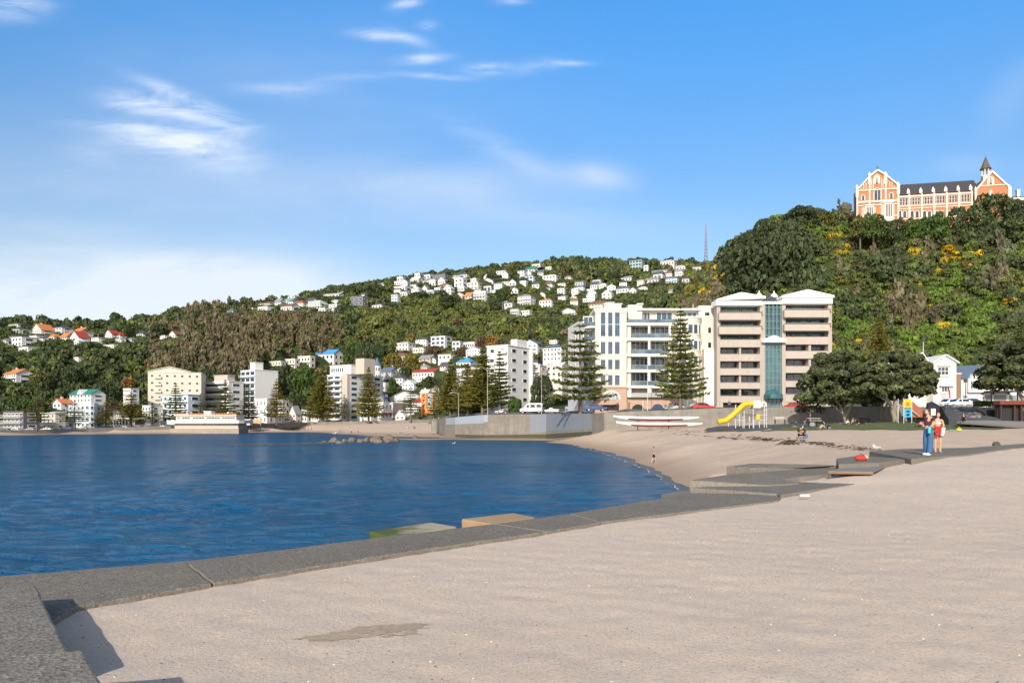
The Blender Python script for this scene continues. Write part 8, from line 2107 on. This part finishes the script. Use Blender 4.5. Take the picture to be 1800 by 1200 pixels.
for sg, ff in ((1, .05), (-1, -.05)): fg.chain([L(.0, sg * .085, .84), L(.005, sg * .095, .5), L(ff * .9, sg * .10, .14), L(ff + .005, sg * .10, .055)], [(.102, .105), (.10, .10), (.118, .105), (.122, .105)], a[0])
fg.build('jeans', cloth('denim', (0.045, 0.115, 0.235)), root)
for sg, ff in ((1, .05), (-1, -.05)):
    b_ = MB(); b_.ball((0, 0, .045), .055, .145, .06, 12, zmin=-.7); T = Matrix((sd, fwd, Vector((0, 0, 1)))).transposed().to_4x4(); T.translation = L(ff + .06, sg * .095, 0); b_.xf(T); b_.build('shoe', M('white_shoe', (0.70, 0.69, 0.67), .6, .05), root, True)
bt = thing('drink_bottle', 'turquoise drink bottle held by the woman in jeans', 'bottle', p + L(.185, .2, .80) * .94, 0); bt.scale = (.94,) * 3
b_ = MB(); b_.lathe([(.02, 0), (.05, .01), (.053, .03), (.053, .22), (.04, .25), (.028, .26)], 14); b_.build('flask', M('turquoise_gloss', (0.02, 0.44, 0.52), .35, .05, spec=.5), bt, True)
b_ = MB(); b_.lathe([(.028, .26), (.03, .262), (.03, .295), (.001, .30)], 12); b_.build('cap', DARKM, bt, True)

# --- girl in swimwear holding a red and white towel
p = onz(1648.5, 795.2, 2.37); root = thing('person', 'girl in striped bikini top, barefoot, holding a red and white towel', 'person', p, 0); root.scale = (.95,) * 3
fwd = Vector((-.25, -.97, 0)).normalized(); sd = Vector((-fwd.y, fwd.x, 0))
k = .93
def L(f, s_, z): return fwd * f * k + sd * s_ * k + Vector((0, 0, z * k))
fg = Fig(); pel = fg.chain([L(0, 0, .90), L(0, 0, 1.05), L(0, 0, 1.2), L(-.01, 0, 1.36), L(-.005, 0, 1.44), L(.015, 0, 1.51)], [(.15, .11), (.118, .088), (.128, .095), (.12, .08), (.05, .048), (.046, .046)])
for sg, ff in ((1, .06), (-1, -.06)):
    fg.chain([L(ff * .3, sg * .09, .82), L(ff * .8 + .02, sg * .085, .48), L(ff - .01, sg * .075, .09), L(ff + .02, sg * .078, .035), L(ff + .13, sg * .09, .018)], [(.088, .085), (.058, .058), (.036, .038), (.034, .034), (.034, .016)], pel[0])
for sg in (1, -1):
    ar = fg.chain([L(-.01, sg * .165, 1.39), L(-.02, sg * .235, 1.12), L(.14, sg * .11, 1.02)], [.044, .036, .025], pel[3]); hand_chain(fg, L(.14, sg * .11, 1.02), ar[-1], fwd * .5 - sd * sg * .8 + Vector((0, 0, -.2)), Vector((0, 0, -1)) - fwd * .4, .95, .9)
fg.build('body', SKIN2, root)
head_parts(root, L(.03, 0, 1.60), fwd, SKIN2, HAIR, 'bun', .096)
fg = Fig(); fg.chain([L(0, 0, 1.17), L(.008, 0, 1.24), L(.004, 0, 1.30)], [(.136, .105), (.146, .115), (.134, .1)])
m, t, b = mat_begin('striped_top'); pos = t.new('ShaderNodeNewGeometry').outputs['Position']; zc = t.new('ShaderNodeSeparateXYZ', in_={0: pos}).outputs[2]
t.set(b.inputs['Base Color'], t.mix(t.math('GREATER_THAN', t.math('FRACT', t.math('MULTIPLY', zc, 26)), .5), (.66, .64, .62, 1), (.25, .26, .30, 1))); b.inputs['Roughness'].default_value = .8
fg.build('bikini_top', m, root)
fg = Fig(); a = fg.chain([L(0, 0, .88), L(0, 0, .96)], [(.162, .125), (.148, .115)]); [fg.chain([L(.0, sg * .09, .80), L(.01, sg * .09, .74)], [(.102, .1), (.098, .096)], a[0]) for sg in (1, -1)]
fg.build('shorts', cloth('red', (0.40, 0.04, 0.035)), root)
tw = thing('towel', 'bundled red and white towel held at the waist by the girl', 'towel', p + L(.2, 0, .72) * .95, 0); tw.scale = (.95,) * 3
def drape(name, x0, x1, h, mat, seed):
    n, m_ = 14, 12; vs = []; r = random.Random(seed)
    for i in range(n + 1):
        for j in range(m_ + 1):
            s_ = x0 + (x1 - x0) * i / n; z = h * (1 - j / m_) * k; w = .035 * math.sin(i * 1.5 + seed + j * .15) * (j / m_ + .3) + .02 * math.sin(j * 1.1 + i * .5)
            q = fwd * (w + .02) + sd * s_ * (1 - .25 * (j / m_)) + Vector((0, 0, z)); vs.append(tuple(q))
    b_ = MB(); b_.add(vs, [(i * (m_ + 1) + j, (i + 1) * (m_ + 1) + j, (i + 1) * (m_ + 1) + j + 1, i * (m_ + 1) + j + 1) for i in range(n) for j in range(m_)])
    o = b_.build(name, mat, tw, True); so_ = o.modifiers.new('thick', 'SOLIDIFY'); so_.thickness = .03; return o
drape('red_part', -.20, .08, .40, MATS['cloth_red'], 1); drape('white_part', .06, .19, .33, cloth('white', (.68, .66, .66)), 2)

# --- smaller figures
def simple(label, px, py, Y, h, pose, top, legs, hair=HAIRB, fwd=(0, -1), group=None, skin=SKIN, base_z=None, name='person', long_hair=None, sub=1):
    c = W(px, py, Y); 
    if base_z is not None: c.z = base_z
    o = thing('person', label, 'person', c, 0, group); f = Vector((*fwd, 0)).normalized(); sdv = Vector((-f.y, f.x, 0)); k = h / 1.7
    P = lambda a, s_, z: f * a * k + sdv * s_ * k + Vector((0, 0, z * k))
    if pose in ('stand', 'walk'):
        st = .22 if pose == 'walk' else .04; hip = P(0, 0, .92); tor = [P(0, 0, .92), P(0, 0, 1.08), P(.01, 0, 1.25), P(.01, 0, 1.38), P(.02, 0, 1.52)]
        lg = [[P(0, sg * .09, .85), P(sg * st * .6 + .04, sg * .09, .48), P(sg * st, sg * .09, .08), P(sg * st + .12, sg * .09, .03)] for sg in (1, -1)]
        ar = [[P(0, sg * .18, 1.38), P(-sg * st * .4 - .02, sg * .23, 1.12), P(-sg * st * .6 + .1, sg * .22, .9), P(-sg * st * .6 + .13, sg * .22, .81)] for sg in (1, -1)]; hd = P(.04, 0, 1.6)
    elif pose == 'sit':      # on the ground, knees drawn up
        tor = [P(0, 0, .12), P(-.04, 0, .3), P(-.03, 0, .48), P(.03, 0, .6), P(.09, 0, .72)]
        lg = [[P(.05, sg * .1, .12), P(.42, sg * .14, .44), P(.62, sg * .12, .06), P(.75, sg * .12, .03)] for sg in (1, -1)]
        ar = [[P(.03, sg * .18, .6), P(.18, sg * .25, .42), P(.42, sg * .15, .38), P(.48, sg * .1, .38)] for sg in (1, -1)]; hd = P(.13, 0, .82)
    elif pose == 'crouch':   # hunched over the knees
        tor = [P(0, 0, .2), P(.02, 0, .38), P(.1, 0, .54), P(.2, 0, .64), P(.28, 0, .7)]
        lg = [[P(.05, sg * .12, .2), P(.38, sg * .2, .42), P(.2, sg * .2, .08), P(.34, sg * .2, .03)] for sg in (1, -1)]
        ar = [[P(.16, sg * .2, .6), P(.3, sg * .28, .38), P(.45, sg * .14, .3), P(.5, sg * .08, .28)] for sg in (1, -1)]; hd = P(.36, 0, .76)
    elif pose == 'lie':      # propped up, legs out
        tor = [P(0, 0, .13), P(-.15, 0, .22), P(-.3, 0, .36), P(-.38, 0, .46), P(-.42, 0, .56)]
        lg = [[P(.08, sg * .1, .12), P(.5, sg * .12, .2), P(.88, sg * .12, .07), P(.95, sg * .12, .14)] for sg in (1, -1)]
        ar = [[P(-.36, sg * .18, .45), P(-.45, sg * .25, .2), P(-.4, sg * .26, .04), P(-.32, sg * .26, .03)] for sg in (1, -1)]; hd = P(-.42, 0, .68)
    K = lambda *q: [x * k if not hasattr(x, '__len__') else tuple(y * k for y in x) for x in q]
    fg = Fig(); a = fg.chain(tor, K((.13, .1), (.11, .085), (.125, .095), (.115, .08), .05)); ids = []
    for q in lg: fg.chain(q, K(.078, .054, .038, .03), a[0])
    for q in ar: fg.chain(q, K(.044, .036, .027, .028), a[3])
    fg.build('body', skin, o, sub); head_parts(o, hd, f, skin, hair, long_hair, .1 * k, detail=False)
    fg = Fig(); a = fg.chain(tor[:4] , K((.135, .105), (.13, .10), (.142, .11), (.13, .095)))
    for q in ar: fg.chain(q[:2], K(.058, .05), a[3])
    fg.build('shirt', top, o, sub)
    fg = Fig(); a = fg.chain([tor[0], tor[0].lerp(tor[1], .5)], K((.146, .115), (.13, .105)))
    for q in lg: fg.chain(q[:3] if legs[1] else [q[0], q[0].lerp(q[1], .8)], K(.092, .07, .055) if legs[1] else K(.095, .085), a[0])
    fg.build('trousers' if legs[1] else 'shorts', legs[0], o, sub)
    return o
BLK = cloth('black', (.012, .012, .014)); NAVY = cloth('navy', (.02, .03, .08)); WHT = cloth('offwhite', (.64, .64, .65)); GRY = cloth('grey', (.22, .23, .25)); BLU = cloth('blue', (.05, .11, .3)); PNK = cloth('pink', (.55, .22, .30)); LIL = cloth('lilac', (.42, .33, .45)); RED = MATS['cloth_red']; BEI = cloth('beige', (.50, .40, .28))
def gz(px, Y): return float(beach_z((px - 900) / F * Y, Y)) + .03
def on_beach(px, py, y0=30, y1=118):
    Ys = np.linspace(y0, y1, 500); u = (px - 900) / F; d = beach_z(u * Ys, Ys) - (EYE + (HZ - py) / F * Ys); i = int(np.argmax(d > 0)); return float(Ys[i]) if d[i] > 0 else y1
def B(label, px, py, h, pose, *a, Y=None, **kw):
    Y = Y or on_beach(px, py); return simple(label, px, py, Y, h, pose, *a, base_z=gz(px, Y), **kw)
B('person sitting hunched in black hooded jacket on the open sand', 1406, 770, 2.0, 'crouch', BLK, (BLK, True), fwd=(.1, -1), sub=2)
B('child in grey shirt and black shorts walking at the water edge', 1149, 806, 1.35, 'walk', GRY, (BLK, False), fwd=(.9, -.3), Y=62, hair=HAIR, sub=2)
B('person in navy sitting on the grass edge left of the dark bag', 1415, 751, 1.6, 'sit', NAVY, (BLU, True), fwd=(-.8, -.5))
B('person in navy top sitting on a blue towel', 1450, 753.5, 1.65, 'sit', NAVY, (BEI, True), fwd=(-1, -.2))
B('person in white lying in the tree shade', 1486, 746, 1.7, 'lie', WHT, (BLU, True), fwd=(-1, -.2))
B('person in beige sitting in the tree shade', 1498, 746.5, 1.6, 'sit', BEI, (NAVY, True), fwd=(.6, -.8), hair=HAIRL)
B('person in black lying at the right end of the shaded group', 1509, 746, 1.7, 'lie', BLK, (BLK, True), fwd=(1, -.1))
simple('person in white top and black trousers walking up the ramp', 1658, 725, 101, 1.72, 'walk', WHT, (BLK, True), fwd=(.2, 1))
simple('person in black sitting on the boardwalk edge', 1694, 741.5, 80.5, 1.7, 'sit', BLK, (BLK, True), fwd=(-.6, -.8))
simple('person in blue top and red cap standing behind the wall', 1282, 719.5, 130, 1.7, 'stand', BLU, (NAVY, True), fwd=(0, -1), hair=RED)
simple('person in dark clothes beside the hedge above the black wall', 1729, 713.5, 112, 1.7, 'stand', cloth('brown', (.1, .05, .03)), (BLK, True), fwd=(.4, -.8))
simple('person standing before the pink stone base', 1106, 721, 138, 1.7, 'stand', BLK, (BLK, True), fwd=(-1, -.2))
def far_y(px, py):
    Ys = np.linspace(150, 395, 900); u = (px - 900) / F; d = beach_z(u * Ys, Ys) - (EYE + (HZ - py) / F * Ys); i = int(np.argmax(d > 0)); return float(Ys[i]) if d[i] > 0 else 340.0
gp = 'people on the far beach'
for px, py, h, pose, tp, lg, lab, f in [(536.5, 757.5, 1.7, 'walk', BLK, (BLK, True), 'left person of three dark walkers on the far beach', (1, 0)), (541.5, 756.5, 1.75, 'walk', NAVY, (BLK, True), 'middle person of three dark walkers on the far beach', (1, 0)), (547.5, 756, 1.65, 'walk', BLK, (NAVY, True), 'right person of three dark walkers on the far beach', (-1, 0)),
    (598, 759.5, 1.2, 'stand', cloth('rust', (.2, .07, .04)), (BLK, True), 'child in rust clothes alone on the far wet sand', (0, -1)), (618, 762, 1.72, 'stand', LIL, (BLK, True), 'person in lilac top behind the boulders', (0, -1)), (629.5, 761.5, 1.72, 'stand', WHT, (BLK, True), 'person in white top behind the boulders', (1, 0)), (634, 763, 1.65, 'stand', WHT, (LIL, True), 'person all in pale clothes behind the boulders', (-1, 0)),
    (717, 752.5, 1.7, 'lie', WHT, (BLU, True), 'person in white sitting high on the far sand', (1, -.2)), (727.5, 753, 1.7, 'sit', BLK, (BLK, True), 'person in black sitting high on the far sand', (1, -.2))]:
    Y = far_y(px, py); simple(lab, px, py, Y, h * 1.12, pose, tp, lg, fwd=f, group=gp, base_z=gz(px, Y), sub=1)

# ------------------------------------------------------------------ belongings
def item(name, label, cat, px, py, Y=None, dz=0.0, near=False):
    if near: c = onz(px, py, near)
    else:
        Y = Y or on_beach(px, py); c = W(px, py, Y); c.z = gz(px, Y)
    return thing(name, label, cat, c + Vector((0, 0, dz)), 0)
o = item('cool_box', 'small blue cool box right of the person in black', 'cool box', 1416, 769.5); b_ = MB(); b_.box(-.16, .16, -.12, .12, 0, .3); b_.build('box', M('cool_blue', (.05, .12, .32), .5, .08), o, bevel=.03)
b_ = MB(); b_.box(-.17, .17, -.13, .13, .303, .36); b_.build('lid', M('cool_lid', (.22, .28, .45), .5, .08), o, bevel=.02)
b_ = MB(); b_.tube([(-.15, 0, .34), (-.13, 0, .5), (.13, 0, .5), (.15, 0, .34)], .014, 6); b_.build('handle', M('pink_plastic', (.45, .2, .25), .5), o)
o = item('beach_bag', 'dark grey bulky bag beside the picnic table', 'bag', 1428, 751); b_ = MB(); b_.ball((0, 0, .3), .42, .3, .36, 12, zmin=-.8); b_.build('bag', GRY, o, True); b_ = MB(); b_.tube([(-.2, 0, .58), (0, 0, .85), (.2, 0, .58)], .025, 6); b_.build('strap', BLK, o)
o = item('beach_towel', 'blue towel spread on the sand under the sitting person', 'towel', 1446, 754.5); b_ = MB(); b_.box(-.95, .95, -.4, .4, .012, .035); b_.build('cloth', BLU, o)
o = item('backpack', 'black backpack at the right end of the blue towel', 'backpack', 1457, 754); b_ = MB(); b_.ball((0, 0, .2), .22, .18, .26, 10, zmin=-.8); b_.build('sack', BLK, o, True); b_ = MB(); b_.box(-.14, .14, -.2, -.15, .05, .22); b_.build('pocket', GRY, o, bevel=.02)
RB = onz(1514, 809.5, 2.30); o = thing('red_bag', 'red bag with beige top lying on the step slab', 'bag', RB, 0); o.scale = (.85, .85, .7); b_ = MB(); b_.ball((0, 0, .10), .23, .15, .14, 12, zmin=-.7); b_.ball((-.1, .02, .13), .14, .12, .13, 10); b_.build('bag', MATS['cloth_red'], o, True); b_ = MB(); b_.ball((.16, 0, .14), .1, .11, .1, 10); b_.build('rolled_towel', BEI, o, True); b_ = MB(); b_.tube([(-.12, 0, .2), (0, 0, .3), (.1, 0, .22)], .018, 6); b_.build('strap', BLK, o)
o = thing('stone', 'brown weathered stone on the far end of the slab', 'stone', onz(1752, 781.5, 2.42), 0); o2 = link('stone_body', rock_mesh(77, ROCKD), o); o2.scale = (.26, .2, .17)
o = item('stroller', 'black stroller with pink blanket under the right tree', 'stroller', 1616, 751.5); b_ = MB(); b_.lathe([(.34, 0), (.34, .08), (.25, .32), (.1, .44), (.02, .46)], 12, (0, .1, .62), a0=0, a1=math.pi); b_.box(-.26, .26, -.3, .35, .5, .62); b_.build('canopy', BLK, o); b_ = MB(); b_.tube([(-.24, -.3, .15), (-.24, .25, .6), (-.24, .5, 1.0)], .02, 6); b_.tube([(.24, -.3, .15), (.24, .25, .6), (.24, .5, 1.0)], .02, 6); b_.tube([(-.24, .5, 1.0), (.24, .5, 1.0)], .025, 6); b_.build('frame', DARKM, o)
for x in (-.26, .26):
    for y in (-.3, .3): b_ = MB(); b_.tube([(x - .02, y, .12), (x + .02, y, .12)], .12, 12); b_.build('wheel', TYRE, o)
b_ = MB(); b_.ball((.05, -.2, .45), .24, .16, .2, 10); b_.build('blanket', PNK, o, True)
o = item('toy', 'lime green sand toy on the grass edge', 'toy', 1686, 754.5, Y=66); b_ = MB(); b_.ball((0, 0, .12), .26, .18, .14, 10, zmin=-.7); b_.build('body', M('lime_plastic', (.42, .58, .06), .5), o, True); b_ = MB(); b_.tube([(-.15, 0, .2), (0, 0, .4), (.15, 0, .2)], .02, 6); b_.build('handle', YEL, o)
o = item('shoe_pile', 'grey pile of shoes left of the lime toy', 'shoes', 1673, 755, Y=66); b_ = MB(); b_.ball((-.1, 0, .07), .16, .1, .09, 8, zmin=-.6); b_.ball((.12, .05, .06), .14, .09, .08, 8, zmin=-.6); b_.build('shoes', GRY, o, True)
o = thing('paper_bag', 'white crumpled paper bag on the sand beside the pointed slab', 'paper bag', onz(1414, 872, 1.92), 0); b_ = MB(); b_.ball((0, 0, .015), .13, .08, .035, 9, zmin=-.4); b_.v = [(x + .02 * math.sin(9 * y + 40 * x), y + .015 * math.sin(60 * x), z) for x, y, z in b_.v]; b_.build('paper', WHT, o)
# gulls
def gull(label, loc, rz, s_=1.0, floating=False):
    o = thing('gull', label, 'gull', loc, rz, 'gulls'); dz = -.13 * s_ if floating else 0; G = M('gull_white', (.78, .78, .77), .7, .04); GG = M('gull_grey', (.34, .36, .38), .7, .06)
    b_ = MB(); b_.tube([(-.26, 0, .21), (-.17, 0, .21), (-.05, 0, .2), (.06, 0, .21), (.13, 0, .27), (.16, 0, .33), (.19, 0, .355), (.225, 0, .35)], [.02, .05, .085, .085, .055, .045, .045, .015], 10); b_.v = [(x * s_, y * s_, z * s_ + dz) for x, y, z in b_.v]; b_.build('body', G, o, True)
    for sg in (1, -1): b_ = MB(); b_.ball((-.08, sg * .075, .225), .19, .025, .06, 10); b_.v = [(x * s_, y * s_, z * s_ + dz) for x, y, z in b_.v]; b_.build('wing', GG, o, True)
    b_ = MB(); b_.tube([(.222, 0, .35), (.27, 0, .34)], [.014, .004], 6); b_.v = [(x * s_, y * s_, z * s_ + dz) for x, y, z in b_.v]; b_.build('beak', RED, o)
    if not floating:
        for sg in (1, -1): b_ = MB(); b_.tube([(0, sg * .03 * s_, .14 * s_), (0, sg * .03 * s_, .0)], .008 * s_, 5); b_.build('leg', RED, o)
    return o
c = onz(1541, 792.5, 2.2); c.z = 2.0; Yg = on_beach(1541, 793, 31.5); q = W(1541, 793, Yg); gull('white gull standing on the sand behind the slab', (q.x, q.y, gz(1541, Yg) - .02), 2.6, .8)
q = onz(587, 777, 0); gull('white gull standing on the pointed boulder', (q.x, q.y + .6, EYE + (HZ - 764.5) / F * q.y), .4, 1.7)
q = onz(798, 780, 0); gull('white gull floating on the sea before the bastion', (q.x, q.y, 0), .8, 1.3, True)
